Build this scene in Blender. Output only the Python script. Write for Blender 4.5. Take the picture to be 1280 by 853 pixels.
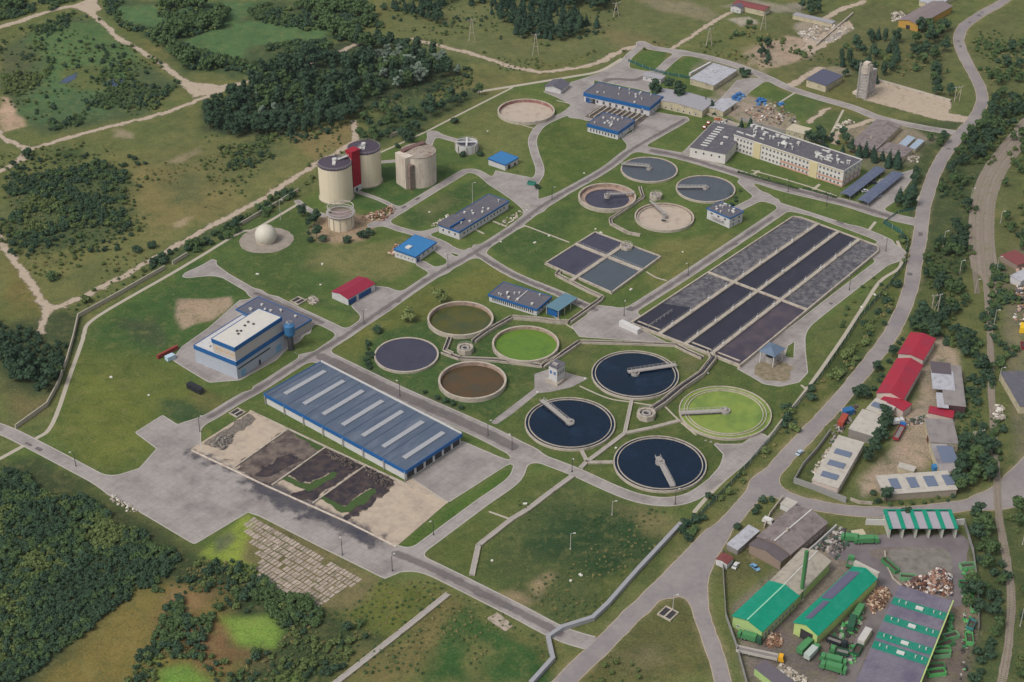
import bpy, bmesh, math, random
import numpy as np
from math import radians, sin, cos, pi, atan2, hypot
from mathutils import Vector, Matrix
for o in list(bpy.data.objects): bpy.data.objects.remove(o)
SC = bpy.context.scene
COL = SC.collection
rnd = random.Random(7)

# ---------------------------------------------------------------- camera, sky, sun, exposure
FPX, PITCH, CAMH = 1950.0, radians(32.2), 400.0
cam = bpy.data.objects.new('camera', bpy.data.cameras.new('camera'))
COL.objects.link(cam)
cam.location = (0, 0, CAMH)
cam.rotation_euler = (radians(90) - PITCH, 0, 0)
cam.data.sensor_width = 36.0
cam.data.lens = FPX / 1280 * 36.0
cam.data.clip_start = 1.0
cam.data.clip_end = 60000
SC.camera = cam

SUN_EL, SUN_AZ = radians(52), radians(232)     # azimuth clockwise from +Y (view direction)
w = bpy.data.worlds.new('World'); SC.world = w; w.use_nodes = True
nt = w.node_tree; nt.nodes.clear()
sky = nt.nodes.new('ShaderNodeTexSky'); sky.sky_type = 'NISHITA'; sky.sun_disc = False
sky.sun_elevation = SUN_EL; sky.sun_rotation = SUN_AZ
sky.air_density = 1.0; sky.dust_density = 4.0; sky.ozone_density = 1.0
bg = nt.nodes.new('ShaderNodeBackground'); bg.inputs['Strength'].default_value = 0.13
wo = nt.nodes.new('ShaderNodeOutputWorld')
hs = nt.nodes.new('ShaderNodeHueSaturation'); hs.inputs['Saturation'].default_value = .3      # thin overcast greys the sky
nt.links.new(sky.outputs[0], hs.inputs['Color']); nt.links.new(hs.outputs[0], bg.inputs[0]); nt.links.new(bg.outputs[0], wo.inputs[0])
sl = bpy.data.lights.new('sun', 'SUN'); sl.energy = 1.3; sl.angle = radians(16); sl.color = (1, .95, .88)
so = bpy.data.objects.new('sun', sl); COL.objects.link(so)
so.location = (0, 0, 900)
sd = Vector((sin(SUN_AZ) * cos(SUN_EL), cos(SUN_AZ) * cos(SUN_EL), sin(SUN_EL)))
so.rotation_euler = sd.to_track_quat('Z', 'Y').to_euler()
SC.view_settings.view_transform = 'Standard'; SC.view_settings.look = 'None'
SC.view_settings.exposure = 0.1; SC.view_settings.gamma = 1

# ---------------------------------------------------------------- survey helpers
def at(x, y, z=0.0):
    """where the sight line through a surveyed photo point meets height z (metres, ground plane world)"""
    cp, sp = cos(PITCH), sin(PITCH)
    u, v = x - 640.0, 426.5 - y
    t = (z - CAMH) / (-FPX * sp + v * cp)
    return (u * t, (FPX * cp + v * sp) * t)
def gp(pts, z=0.0): return [at(p[0], p[1], z) for p in pts]
def mpp(x, y):
    X, Y = at(x, y); return (Y * cos(PITCH) + CAMH * sin(PITCH)) / FPX
GRID = radians(51)           # the works' building grid
def lin(c):
    c = c / 255.0
    return c / 12.92 if c <= 0.04045 else ((c + 0.055) / 1.055) ** 2.4
def C(r, g, b): return (lin(r), lin(g), lin(b))

def vnoise(X, Y, scale, seed):
    r = np.random.default_rng(seed); T = r.random((256, 256))
    x = X / scale; y = Y / scale
    i = np.floor(x).astype(int); j = np.floor(y).astype(int)
    fx = x - i; fy = y - j; fx = fx * fx * (3 - 2 * fx); fy = fy * fy * (3 - 2 * fy)
    g = lambda a, b: T[a % 256, b % 256]
    return (g(i, j) * (1 - fx) + g(i + 1, j) * fx) * (1 - fy) + (g(i, j + 1) * (1 - fx) + g(i + 1, j + 1) * fx) * fy
def fbm(X, Y, scale, seed, o=3):
    s = 0; a = 1; t = 0
    for k in range(o):
        s = s + a * (vnoise(X, Y, scale / 2 ** k, seed + k) - .5); t += a; a *= .55
    return s / t * 2

def sd_poly(X, Y, poly):
    d = np.full(X.shape, 1e18); s = np.zeros(X.shape, bool); n = len(poly)
    for i in range(n):
        ax, ay = poly[i]; bx, by = poly[(i + 1) % n]
        ex, ey = bx - ax, by - ay
        t = np.clip(((X - ax) * ex + (Y - ay) * ey) / (ex * ex + ey * ey + 1e-9), 0, 1)
        d = np.minimum(d, (X - ax - t * ex) ** 2 + (Y - ay - t * ey) ** 2)
        c = ((ay <= Y) & (by > Y)) | ((by <= Y) & (ay > Y))
        with np.errstate(divide='ignore', invalid='ignore'):
            xi = ax + (Y - ay) * ex / (ey if ey != 0 else 1e-9)
        s ^= c & (X < xi)
    d = np.sqrt(d); return np.where(s, -d, d)
def sd_line(X, Y, pts, w):
    d = np.full(X.shape, 1e18)
    for i in range(len(pts) - 1):
        ax, ay = pts[i]; bx, by = pts[i + 1]; ex, ey = bx - ax, by - ay
        t = np.clip(((X - ax) * ex + (Y - ay) * ey) / (ex * ex + ey * ey + 1e-9), 0, 1)
        d = np.minimum(d, (X - ax - t * ex) ** 2 + (Y - ay - t * ey) ** 2)
    return np.sqrt(d) - w / 2
def smooth(pts, n=5):
    if len(pts) < 3: return pts
    P = [pts[0]] + list(pts) + [pts[-1]]; out = []
    for i in range(1, len(P) - 2):
        for k in range(n):
            t = k / n; r = []
            for c in (0, 1):
                a, b, d, e = P[i - 1][c], P[i][c], P[i + 1][c], P[i + 2][c]
                r.append(.5 * (2 * b + (d - a) * t + (2 * a - 5 * b + 4 * d - e) * t * t + (3 * b - a - 3 * d + e) * t ** 3))
            out.append(tuple(r))
    out.append(pts[-1]); return out

# ---------------------------------------------------------------- materials
MATS = {}
def mat(name, col, rough=.8, var=.12, scale=.5, bump=0.0, bscale=3.0, spec=.3, metal=0.0, col2=None, f2=.5, s2=.15, coord='Object', island=0.0, objrand=0.0, attr=None, stretch=None, soft=0.0, amax=1.0):
    if name in MATS: return MATS[name]
    m = bpy.data.materials.new(name); m.use_nodes = True; MATS[name] = m
    n = m.node_tree.nodes; l = m.node_tree.links; b = n['Principled BSDF']
    b.inputs['Roughness'].default_value = rough; b.inputs['Specular IOR Level'].default_value = spec
    b.inputs['Metallic'].default_value = metal
    m.diffuse_color = (*col, 1)
    tc = n.new('ShaderNodeTexCoord')
    if attr:
        a = n.new('ShaderNodeAttribute'); a.attribute_name = attr; src = a.outputs['Color']
    else:
        c = n.new('ShaderNodeRGB'); c.outputs[0].default_value = (*col, 1); src = c.outputs[0]
    vec = tc.outputs[coord]
    if stretch:
        mp = n.new('ShaderNodeMapping'); mp.inputs['Scale'].default_value = stretch
        l.new(vec, mp.inputs[0]); vec = mp.outputs[0]
    if col2:
        nz = n.new('ShaderNodeTexNoise'); nz.inputs['Scale'].default_value = s2; nz.inputs['Detail'].default_value = 6
        nz.inputs['Roughness'].default_value = .65
        l.new(vec, nz.inputs['Vector'])
        rp = n.new('ShaderNodeValToRGB'); rp.color_ramp.elements[0].position = f2 - .08; rp.color_ramp.elements[1].position = f2 + .12
        l.new(nz.outputs[0], rp.inputs[0])
        mx = n.new('ShaderNodeMix'); mx.data_type = 'RGBA'; l.new(rp.outputs[0], mx.inputs[0]); l.new(src, mx.inputs[6])
        mx.inputs[7].default_value = (*col2, 1); src = mx.outputs[2]
    if var:
        nz = n.new('ShaderNodeTexNoise'); nz.inputs['Scale'].default_value = scale; nz.inputs['Detail'].default_value = 8
        nz.inputs['Roughness'].default_value = .7
        l.new(vec, nz.inputs['Vector'])
        mr = n.new('ShaderNodeMapRange'); mr.inputs[1].default_value = .25; mr.inputs[2].default_value = .75
        mr.inputs[3].default_value = 1 - var; mr.inputs[4].default_value = 1 + var
        l.new(nz.outputs[0], mr.inputs[0])
        val = mr.outputs[0]
        if island:
            g = n.new('ShaderNodeNewGeometry'); mi = n.new('ShaderNodeMapRange')
            mi.inputs[3].default_value = 1 - island; mi.inputs[4].default_value = 1 + island
            l.new(g.outputs['Random Per Island'], mi.inputs[0])
            mm = n.new('ShaderNodeMath'); mm.operation = 'MULTIPLY'; l.new(val, mm.inputs[0]); l.new(mi.outputs[0], mm.inputs[1]); val = mm.outputs[0]
        if objrand:
            g = n.new('ShaderNodeObjectInfo'); mi = n.new('ShaderNodeMapRange')
            mi.inputs[3].default_value = 1 - objrand; mi.inputs[4].default_value = 1 + objrand
            l.new(g.outputs['Random'], mi.inputs[0])
            mm = n.new('ShaderNodeMath'); mm.operation = 'MULTIPLY'; l.new(val, mm.inputs[0]); l.new(mi.outputs[0], mm.inputs[1]); val = mm.outputs[0]
        vm = n.new('ShaderNodeVectorMath'); vm.operation = 'SCALE'
        l.new(src, vm.inputs[0]); l.new(val, vm.inputs['Scale']); src = vm.outputs[0]
    l.new(src, b.inputs['Base Color'])
    if soft:
        a = n.new('ShaderNodeAttribute'); a.attribute_name = 'edge'; nz = n.new('ShaderNodeTexNoise'); nz.inputs['Scale'].default_value = soft; nz.inputs['Detail'].default_value = 6; nz.inputs['Roughness'].default_value = .7
        l.new(tc.outputs[coord], nz.inputs['Vector']); ad = n.new('ShaderNodeMath'); ad.operation = 'MULTIPLY_ADD'; ad.inputs[1].default_value = 1.5
        l.new(nz.outputs[0], ad.inputs[0]); l.new(a.outputs['Fac'], ad.inputs[2]); mr = n.new('ShaderNodeMapRange'); mr.interpolation_type = 'SMOOTHSTEP'
        mr.inputs[1].default_value = 1.0; mr.inputs[2].default_value = 1.5; mr.inputs[4].default_value = amax; l.new(ad.outputs[0], mr.inputs[0]); l.new(mr.outputs[0], b.inputs['Alpha'])
    if bump:
        nz = n.new('ShaderNodeTexNoise'); nz.inputs['Scale'].default_value = bscale; nz.inputs['Detail'].default_value = 4
        l.new(vec, nz.inputs['Vector'])
        bp = n.new('ShaderNodeBump'); bp.inputs['Strength'].default_value = bump; bp.inputs['Distance'].default_value = .3
        l.new(nz.outputs[0], bp.inputs['Height']); l.new(bp.outputs[0], b.inputs['Normal'])
    return m

def lines(m, angle, spacing, width=.06, dark=.75, axis2=None, coord='Object'):
    """panel joints / seams: thin darker lines every «spacing» metres"""
    n = m.node_tree.nodes; l = m.node_tree.links; b = n['Principled BSDF']
    src = b.inputs['Base Color'].links[0].from_socket
    tc = n.new('ShaderNodeTexCoord'); mp = n.new('ShaderNodeMapping'); mp.inputs['Rotation'].default_value = (0, 0, -angle)
    l.new(tc.outputs[coord], mp.inputs[0]); sp = n.new('ShaderNodeSeparateXYZ'); l.new(mp.outputs[0], sp.inputs[0])
    val = None
    for ax, s in ((0, spacing), (1, axis2)):
        if not s: continue
        d = n.new('ShaderNodeMath'); d.operation = 'DIVIDE'; l.new(sp.outputs[ax], d.inputs[0]); d.inputs[1].default_value = s
        f = n.new('ShaderNodeMath'); f.operation = 'FRACT'; l.new(d.outputs[0], f.inputs[0])
        c = n.new('ShaderNodeMath'); c.operation = 'LESS_THAN'; l.new(f.outputs[0], c.inputs[0]); c.inputs[1].default_value = width / s
        if val is None: val = c.outputs[0]
        else:
            a = n.new('ShaderNodeMath'); a.operation = 'MAXIMUM'; l.new(val, a.inputs[0]); l.new(c.outputs[0], a.inputs[1]); val = a.outputs[0]
    mr = n.new('ShaderNodeMapRange'); mr.inputs[3].default_value = 1; mr.inputs[4].default_value = dark; l.new(val, mr.inputs[0])
    vm = n.new('ShaderNodeVectorMath'); vm.operation = 'SCALE'; l.new(src, vm.inputs[0]); l.new(mr.outputs[0], vm.inputs['Scale'])
    l.new(vm.outputs[0], b.inputs['Base Color']); return m

# ---------------------------------------------------------------- object helpers
def setp(o, label=None, cat=None, group=None, kind=None):
    if label: o['label'] = label
    if cat: o['category'] = cat
    if group: o['group'] = group
    if kind: o['kind'] = kind
    return o
def link(name, verts, faces, m, parent=None, loc=(0, 0, 0), rz=0.0, smoothf=False):
    me = bpy.data.meshes.new(name); me.from_pydata(verts, [], faces)
    if m:
        for mm in (m if isinstance(m, (list, tuple)) else [m]): me.materials.append(mm)
    if smoothf: me.polygons.foreach_set('use_smooth', [True] * len(me.polygons))
    me.update()
    o = bpy.data.objects.new(name, me); COL.objects.link(o)
    o.location = loc; o.rotation_euler = (0, 0, rz)
    if parent: o.parent = parent
    return o
def thing(name, label, cat, loc=(0, 0, 0), rz=0.0, group=None):
    o = bpy.data.objects.new(name, None); COL.objects.link(o); o.location = loc if len(loc) == 3 else (*loc, 0)
    o.rotation_euler = (0, 0, rz); o.empty_display_size = 1
    return setp(o, label, cat, group)
class MB:
    def __init__(s): s.v = []; s.f = []
    def quad(s, *p):
        i = len(s.v); s.v += [tuple(q) for q in p]; s.f.append(tuple(range(i, i + len(p)))); return s
    def box(s, x0, y0, z0, x1, y1, z1, top=True):
        i = len(s.v)
        s.v += [(x0, y0, z0), (x1, y0, z0), (x1, y1, z0), (x0, y1, z0), (x0, y0, z1), (x1, y0, z1), (x1, y1, z1), (x0, y1, z1)]
        s.f += [(i, i+3, i+2, i+1), (i+4, i+5, i+6, i+7), (i, i+1, i+5, i+4), (i+1, i+2, i+6, i+5), (i+2, i+3, i+7, i+6), (i+3, i, i+4, i+7)]
        return s
    def obox(s, a, b, w, z0, z1, ext=0.0):
        """box along the ground line a-b"""
        dx, dy = b[0] - a[0], b[1] - a[1]; L = hypot(dx, dy) or 1e-6; ux, uy = dx / L, dy / L; nx, ny = -uy * w / 2, ux * w / 2
        a = (a[0] - ux * ext, a[1] - uy * ext); b = (b[0] + ux * ext, b[1] + uy * ext)
        i = len(s.v)
        for z in (z0, z1):
            s.v += [(a[0]-nx, a[1]-ny, z), (b[0]-nx, b[1]-ny, z), (b[0]+nx, b[1]+ny, z), (a[0]+nx, a[1]+ny, z)]
        s.f += [(i, i+3, i+2, i+1), (i+4, i+5, i+6, i+7), (i, i+1, i+5, i+4), (i+1, i+2, i+6, i+5), (i+2, i+3, i+7, i+6), (i+3, i, i+4, i+7)]
        return s
    def prism(s, poly, z0, z1):
        n = len(poly); i = len(s.v)
        a = sum(poly[k][0] * poly[(k+1) % n][1] - poly[(k+1) % n][0] * poly[k][1] for k in range(n))
        if a < 0: poly = poly[::-1]
        s.v += [(p[0], p[1], z0) for p in poly] + [(p[0], p[1], z1) for p in poly]
        s.f += [tuple(range(i + n - 1, i - 1, -1)), tuple(range(i + n, i + 2 * n))]
        s.f += [(i + k, i + (k+1) % n, i + n + (k+1) % n, i + n + k) for k in range(n)]
        return s
    def cyl(s, x, y, r, z0, z1, n=24, r1=None, cap=True):
        r1 = r if r1 is None else r1; i = len(s.v)
        for R, z in ((r, z0), (r1, z1)):
            s.v += [(x + R * cos(2*pi*k/n), y + R * sin(2*pi*k/n), z) for k in range(n)]
        s.f += [(i + k, i + (k+1) % n, i + n + (k+1) % n, i + n + k) for k in range(n)]
        if cap: s.f += [tuple(range(i + n - 1, i - 1, -1)), tuple(range(i + n, i + 2 * n))]
        return s
    def ring(s, x, y, ri, ro, z0, z1, n=72):
        i = len(s.v)
        for R, z in ((ro, z0), (ro, z1), (ri, z1), (ri, z0)):
            s.v += [(x + R * cos(2*pi*k/n), y + R * sin(2*pi*k/n), z) for k in range(n)]
        for j in range(4):
            a, b = i + j * n, i + ((j + 1) % 4) * n
            s.f += [(a + k, a + (k+1) % n, b + (k+1) % n, b + k) for k in range(n)]
        return s
    def disc(s, x, y, r, z, n=72):
        return s.quad(*[(x + r * cos(2*pi*k/n), y + r * sin(2*pi*k/n), z) for k in range(n)])
    def tube(s, a, b, r, n=6):
        a = Vector(a); b = Vector(b); d = (b - a)
        if d.length < 1e-6: return s
        q = d.to_track_quat('Z', 'Y'); i = len(s.v)
        for p in (a, b):
            s.v += [tuple(p + q @ Vector((r * cos(2*pi*k/n), r * sin(2*pi*k/n), 0))) for k in range(n)]
        s.f += [(i + k, i + (k+1) % n, i + n + (k+1) % n, i + n + k) for k in range(n)]
        s.f += [tuple(range(i + n - 1, i - 1, -1)), tuple(range(i + n, i + 2 * n))]
        return s
    def rail(s, pts, h=1.1, r=.05, post=2.5, z=0.0, mid=True):
        for a, b in zip(pts[:-1], pts[1:]):
            L = hypot(b[0]-a[0], b[1]-a[1]); n = max(1, int(L / post))
            s.tube((a[0], a[1], z + h), (b[0], b[1], z + h), r, 4)
            if mid: s.tube((a[0], a[1], z + h * .5), (b[0], b[1], z + h * .5), r * .7, 4)
            for k in range(n + 1):
                x = a[0] + (b[0]-a[0]) * k / n; y = a[1] + (b[1]-a[1]) * k / n
                s.tube((x, y, z), (x, y, z + h), r, 4)
        return s
    def dome(s, x, y, z, r, rz, n=24, m=8):
        i = len(s.v)
        for j in range(m):
            a = pi / 2 * j / m
            s.v += [(x + r * cos(a) * cos(2*pi*k/n), y + r * cos(a) * sin(2*pi*k/n), z + rz * sin(a)) for k in range(n)]
        s.v.append((x, y, z + rz))
        for j in range(m - 1):
            s.f += [(i + j*n + k, i + j*n + (k+1) % n, i + (j+1)*n + (k+1) % n, i + (j+1)*n + k) for k in range(n)]
        s.f += [(i + (m-1)*n + k, i + (m-1)*n + (k+1) % n, len(s.v) - 1) for k in range(n)]
        return s
    def build(s, name, m, parent=None, loc=(0, 0, 0), rz=0.0, smoothf=False):
        return link(name, s.v, s.f, m, parent, loc if len(loc) == 3 else (*loc, 0), rz, smoothf)
def local(p, o, rz):
    dx, dy = p[0] - o[0], p[1] - o[1]; c, s_ = cos(rz), sin(rz)
    return (dx * c + dy * s_, -dx * s_ + dy * c)

# ---------------------------------------------------------------- roads as smooth unions of ribbons and pads, cut out by marching squares
def field(X, Y, shapes, k):
    d = None
    for sh in shapes:
        if sh[0] == 'line': e = sd_line(X, Y, smooth(gp(sh[1])), sh[2])
        elif sh[0] == 'poly': e = sd_poly(X, Y, gp(sh[1]))
        elif sh[0] == 'disc':
            c = at(*sh[1]); e = np.hypot(X - c[0], Y - c[1]) - sh[2]
        elif sh[0] == 'cut':
            e = sd_poly(X, Y, gp(sh[1])) - (sh[2] if len(sh) > 2 else 0); d = np.maximum(d, -e); continue
        elif sh[0] == 'cutdisc':
            c = at(*sh[1]); d = np.maximum(d, -(np.hypot(X - c[0], Y - c[1]) - sh[2])); continue
        if d is None: d = e
        else:
            h = np.clip(k - np.abs(d - e), 0, None) / k
            d = np.minimum(d, e) - h * h * k * .25
    return d
def march(d, xs, ys):
    """filled area d<0 plus its outline segments"""
    V = []; F = []; S = []; idx = {}
    def gv(i, j):
        q = (i, j)
        if q not in idx: idx[q] = len(V); V.append((xs[i], ys[j]))
        return idx[q]
    def ev(a, b):
        q = (a, b) if a < b else (b, a)
        if q not in idx:
            (i0, j0), (i1, j1) = q; d0 = d[j0, i0]; d1 = d[j1, i1]; t = d0 / (d0 - d1)
            idx[q] = len(V); V.append((xs[i0] + (xs[i1]-xs[i0]) * t, ys[j0] + (ys[j1]-ys[j0]) * t))
        return idx[q]
    ins = d < 0
    cnt = ins[:-1, :-1].astype(int) + ins[1:, :-1] + ins[:-1, 1:] + ins[1:, 1:]
    for j, i in zip(*np.nonzero(cnt)):
        c = [(i, j), (i+1, j), (i+1, j+1), (i, j+1)]
        if cnt[j, i] == 4: F.append(tuple(gv(*q) for q in c)); continue
        p = []; cr = []
        for a in range(4):
            A, B = c[a], c[(a+1) % 4]; ia, ib = ins[A[1], A[0]], ins[B[1], B[0]]
            if ia: p.append(gv(*A))
            if ia != ib: e = ev(A, B); p.append(e); cr.append(e)
        if len(p) >= 3: F.append(tuple(p))
        if len(cr) == 2: S.append((cr[0], cr[1]))
    return V, F, S
def sheet(name, shapes, z, m, k=8, step=1.0, kerb=None, wob=0.0, box=None, kind='structure', pad=2, avoid=None, soft=0.0):
    P = []
    for sh in shapes:
        if sh[0] in ('line', 'poly'): P += gp(sh[1])
        elif sh[0] == 'disc': c = at(*sh[1]); P += [(c[0]-sh[2], c[1]-sh[2]), (c[0]+sh[2], c[1]+sh[2])]
    xs0 = min(p[0] for p in P) - 8; xs1 = max(p[0] for p in P) + 8; ys0 = min(p[1] for p in P) - 8; ys1 = max(p[1] for p in P) + 8
    if box: xs0, xs1, ys0, ys1 = max(xs0, box[0]), min(xs1, box[1]), max(ys0, box[2]), min(ys1, box[3])
    xs = np.arange(xs0, xs1, step); ys = np.arange(ys0, ys1, step)
    X, Y = np.meshgrid(xs, ys)
    Xw, Yw = X, Y
    if wob: Xw = X + wob * fbm(X, Y, 6, 3, 3); Yw = Y + wob * fbm(X, Y, 6, 9, 3)
    d = field(Xw, Yw, shapes, k); d[np.abs(d) < 1e-4] = 1e-4
    V, F, S = march(d - soft, xs, ys)
    o = link(name, [(a, b, z) for a, b in V], F, m); setp(o, kind=kind)
    if soft:
        Va = np.array(V); fi = np.clip((Va[:, 0]-xs[0])/step, 0, len(xs)-1.001); fj = np.clip((Va[:, 1]-ys[0])/step, 0, len(ys)-1.001); a_ = fi.astype(int); b_ = fj.astype(int); fi = fi-a_; fj = fj-b_
        dd = (d[b_, a_]*(1-fi)+d[b_, a_+1]*fi)*(1-fj)+(d[b_+1, a_]*(1-fi)+d[b_+1, a_+1]*fi)*fj
        at_ = o.data.attributes.new('edge', 'FLOAT', 'POINT'); at_.data.foreach_set('value', np.clip(.5 - dd/(2*soft), 0, 1).astype(np.float32))
    if kerb:
        gy, gx = np.gradient(d, step)
        def nrm(p):
            i = min(len(xs)-2, max(0, int((p[0]-xs[0])/step))); j = min(len(ys)-2, max(0, int((p[1]-ys[0])/step)))
            a, b = gx[j:j+2, i:i+2].mean(), gy[j:j+2, i:i+2].mean(); L = hypot(a, b) or 1
            return a / L, b / L
        kv = []; kf = []; wk, hk = kerb[0], kerb[1]; kd = {}
        def kk(i):
            if i not in kd:
                p = V[i]; n_ = nrm(p); kd[i] = len(kv)
                kv.extend([(p[0], p[1], z - .03), (p[0], p[1], hk), (p[0] + n_[0]*wk, p[1] + n_[1]*wk, hk), (p[0] + n_[0]*wk, p[1] + n_[1]*wk, -.02)])
            return kd[i]
        for a, b in S:
            if avoid:
                p = V[a]; i = int((p[0]-avoid[0][0])/step); j = int((p[1]-avoid[1][0])/step)
                if 0 <= i < len(avoid[0]) and 0 <= j < len(avoid[1]) and avoid[2][j, i] < .5: continue
            a, b = kk(a), kk(b); kf += [(a, b, b+1, a+1), (a+1, b+1, b+2, a+2), (a+2, b+2, b+3, a+3)]
        setp(link('kerb', kv, kf, kerb[2]), kind='structure')
    return o, (xs, ys, d)

M_CONC = mat('plant_concrete', C(154, 147, 143), .85, .14, .5, col2=C(130, 123, 120), f2=.52, s2=.07)
lines(M_CONC, GRID, 6.0, .2, .80, 3.5)
M_ASPH = mat('road_asphalt', C(132, 125, 125), .85, .12, .5, col2=C(146, 139, 136), f2=.5, s2=.05)
M_DIRT = mat('dirt', C(170, 154, 136), .95, .16, .6, col2=C(128, 120, 88), f2=.62, s2=.25)
M_DIRTS = mat('dirt_soft', C(172, 156, 138), .95, .16, .6, col2=C(132, 124, 92), f2=.62, s2=.25, soft=.35)
M_WEAR = mat('road_wear', C(116, 108, 108), .9, .14, .4, soft=.25, amax=.5)
M_PATH = mat('path_concrete', C(172, 163, 148), .9, .10, .8)
M_KERB = mat('kerb_concrete', C(172, 166, 158), .85, .10, .5)
M_BALL = mat('ballast', C(138, 126, 116), .95, .20, 1.2, col2=C(116, 114, 84), f2=.56, s2=.2)

ASPH = [
 ('line', [(1290,-30),(1254,2),(1231,15),(1206,32),(1198.5,50),(1206,73),(1217,93),(1226,112),(1227,130),(1216,150),(1196,173),(1178,198),(1167,220),(1160,240),(1154,263),(1150,296),(1144,326),(1138,361),(1125,396),(1105,431),(1083,459),(1053,496),(1018,534),(987,567),(960,597),(926,637),(893,672),(855,708),(803,757),(752,808),(705,853),(640,915)], 7.0),
 ('line', [(893,672),(878,700),(871,735),(876,765),(887,797),(898,830),(908,870)], 5.8),
 ('line', [(955,604),(985,622),(1015,631),(1060,638),(1110,641),(1160,638),(1215,631),(1250,627),(1290,621)], 6.6),
 ('line', [(1235,625),(1262,607),(1295,572)], 8),
 ('poly', [(850,714),(888,678),(880,700),(874,730),(873,748),(862,744),(850,742),(838,744)]),
 ('poly', [(1268,600),(1290,585),(1290,625),(1250,628)]),
]
CONC = [
 # west gate road, apron and the strip under the drying beds
 ('line', [(-10,533),(17,543.5),(75,573.5),(125,600),(150,612)], 6),
 ('poly', [(170,541),(203,520),(222,532),(250,528),(250,562),(300,590),(330,605),(372,624),(437,654),(495,685),(540,712),(525,711),(500,715),(481,723),(400,683),(325,645),(310,640),(243,680),(137,617),(125,600),(150,594),(175,586),(197,561)]),
 ('line', [(495,692),(546,714),(640,761),(700,792),(745,806)], 7),
 ('line', [(516,692),(528,684),(551,667),(586,641),(605,627),(640,602),(650,585),(652,572)], 5),
 ('line', [(380,437),(402,446),(495,491),(596,536),(640,558),(658,568)], 10),
 ('line', [(655,566),(715,588.5),(765,611),(800,623.5),(835,627.5),(865,621),(895,601),(935,566),(952,548)], 5.2),
 ('poly', [(868,547),(890,552),(905,568),(903,585),(898,596),(930,572),(952,550),(948,546),(930,556),(900,556)]),
 # diagonal avenue
 ('line', [(238,532),(262,522),(293,503),(330,482),(372,455),(420,427),(460,400),(510,366),(545,343),(593,316),(640,286),(685,253),(755,213),(790,187),(855,150)], 5.4),
 ('line', [(320,367),(403,403),(428,416)], 5),
 ('line', [(238,343),(265,336),(282,345),(320,367)], 4),
 ('poly', [(230,346),(265,325),(270,326),(268,336),(275,344),(262,345)]),
 ('line', [(597,316),(640,343),(705,370),(760,396)], 5),
 ('poly', [(715,408),(750,383),(765,384),(785,388),(800,395),(785,404),(835,430),(800,426),(725,421)]),
 ('line', [(782,392),(850,349),(920,302.5),(965,272),(985,258)], 5.4),
 ('line', [(800,186),(815,189),(860,198),(947,225),(982,236),(1057,254),(1110,270),(1150,279)], 8),
 ('line', [(930,228),(955,247),(1005,263),(1080,290),(1108,302)], 6.5),
 ('line', [(985,258),(1005,262)], 8),
 ('line', [(955,245),(900,272)], 5),
 ('disc', (1108,316), 10),
 ('line', [(1112,322),(1030,385),(985,421),(958,440)], 6.2),
 ('poly', [(922,461),(940,471),(955,480),(975,483),(998,478),(1009,466),(1006,440),(1005,406),(985,418),(950,440)]),
 # silo loop
 ('line', [(465,282),(477,278),(498,265),(570,221),(585,214),(600,217),(620,232),(650,250),(672,262)], 4.6),
 ('line', [(477,278),(497,286),(525,294),(550,303),(570,314),(590,318)], 4),
 ('line', [(527,293),(552,285),(560,280)], 3.6),
 ('line', [(541,308),(556,318),(568,327)], 4),
 ('line', [(527,330),(540,337),(552,338)], 5),
 ('line', [(575,302),(588,308),(600,312)], 3.6),
 ('poly', [(620,214),(660,222),(672,236),(672,250),(700,245),(660,268),(632,238),(615,228)]),
 ('line', [(541,167),(536,180),(530,192),(520,200)], 4),
 ('line', [(541,167),(556,172),(570,176)], 4),
 ('line', [(475,203),(500,201)], 2.6),
 ('line', [(447,240),(475,250),(499,262)], 2.2),
 ('line', [(372,252),(385,262),(405,270)], 3),
 ('poly', [(440,383),(468,358),(485,360),(505,368),(480,388),(458,401)]),
 ('line', [(650,243),(668,228),(675,213),(668,190),(666,173),(678,156),(705,143),(722,132)], 4.4),
 # north yard
 ('poly', [(680,115),(700,108),(750,92),(780,77),(782,85),(810,90),(825,92),(815,100),(812,116),(800,112),(742,100),(740,125),(735,150),(712,147),(717,132),(697,122)]),
 ('poly', [(792,165),(815,140),(857,147),(845,157),(815,174),(790,187),(777,172)]),
 ('poly', [(735,150),(742,120),(812,140),(800,165),(760,150)]),
 ('line', [(802,54),(815,60),(840,64),(880,71),(920,82),(960,98),(985,110),(1022,122),(1067,135),(1100,148),(1155,160),(1192,166)], 6.4),
 ('line', [(802,57),(785,72),(780,84)], 5),
 ('line', [(852,66),(838,76),(825,88),(800,104)], 6),
 # admin car yard, carports
 ('poly', [(855,190),(880,165),(895,150),(925,155),(880,186),(900,200)]),
 ('poly', [(1078,262),(1100,225),(1150,210),(1120,250),(1095,268)]),
 # white-blue building forecourt
 ('poly', [(216,450),(228,434),(262,410),(300,376),(345,372),(392,400),(386,420),(362,432),(345,450),(300,475),(262,478),(240,465)]),
 ('poly', [(515,598),(577,552),(638,578),(560,628)]),
 ('poly', [(903,122),(922,101),(940,98),(958,100),(938,114),(928,124),(915,131)]), ('line', [(1000,42),(1030,52),(1052,40)], 3.2),
]
CUTS = [
 ('cut', [(362,438),(378,418),(398,412),(418,416),(420,424),(395,441),(372,446)], -1),
 ('cut', [(283,487),(297,478),(312,474),(322,480),(318,489),(300,494)], -1),
 ('cut', [(994,427),(993,449),(980,446),(984,432)], 0),
 ('cut', [(548,297),(560,290),(573,298),(560,303)], -.5),
 ('cut', [(562,303),(578,298),(594,305),(592,311),(575,312),(563,309)], -.5),
 ('cut', [(968,243),(985,244),(1080,272),(1100,283),(1095,288),(1060,281),(975,254)], 0),
]
KERBM = (.45, .12, M_KERB)
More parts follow.
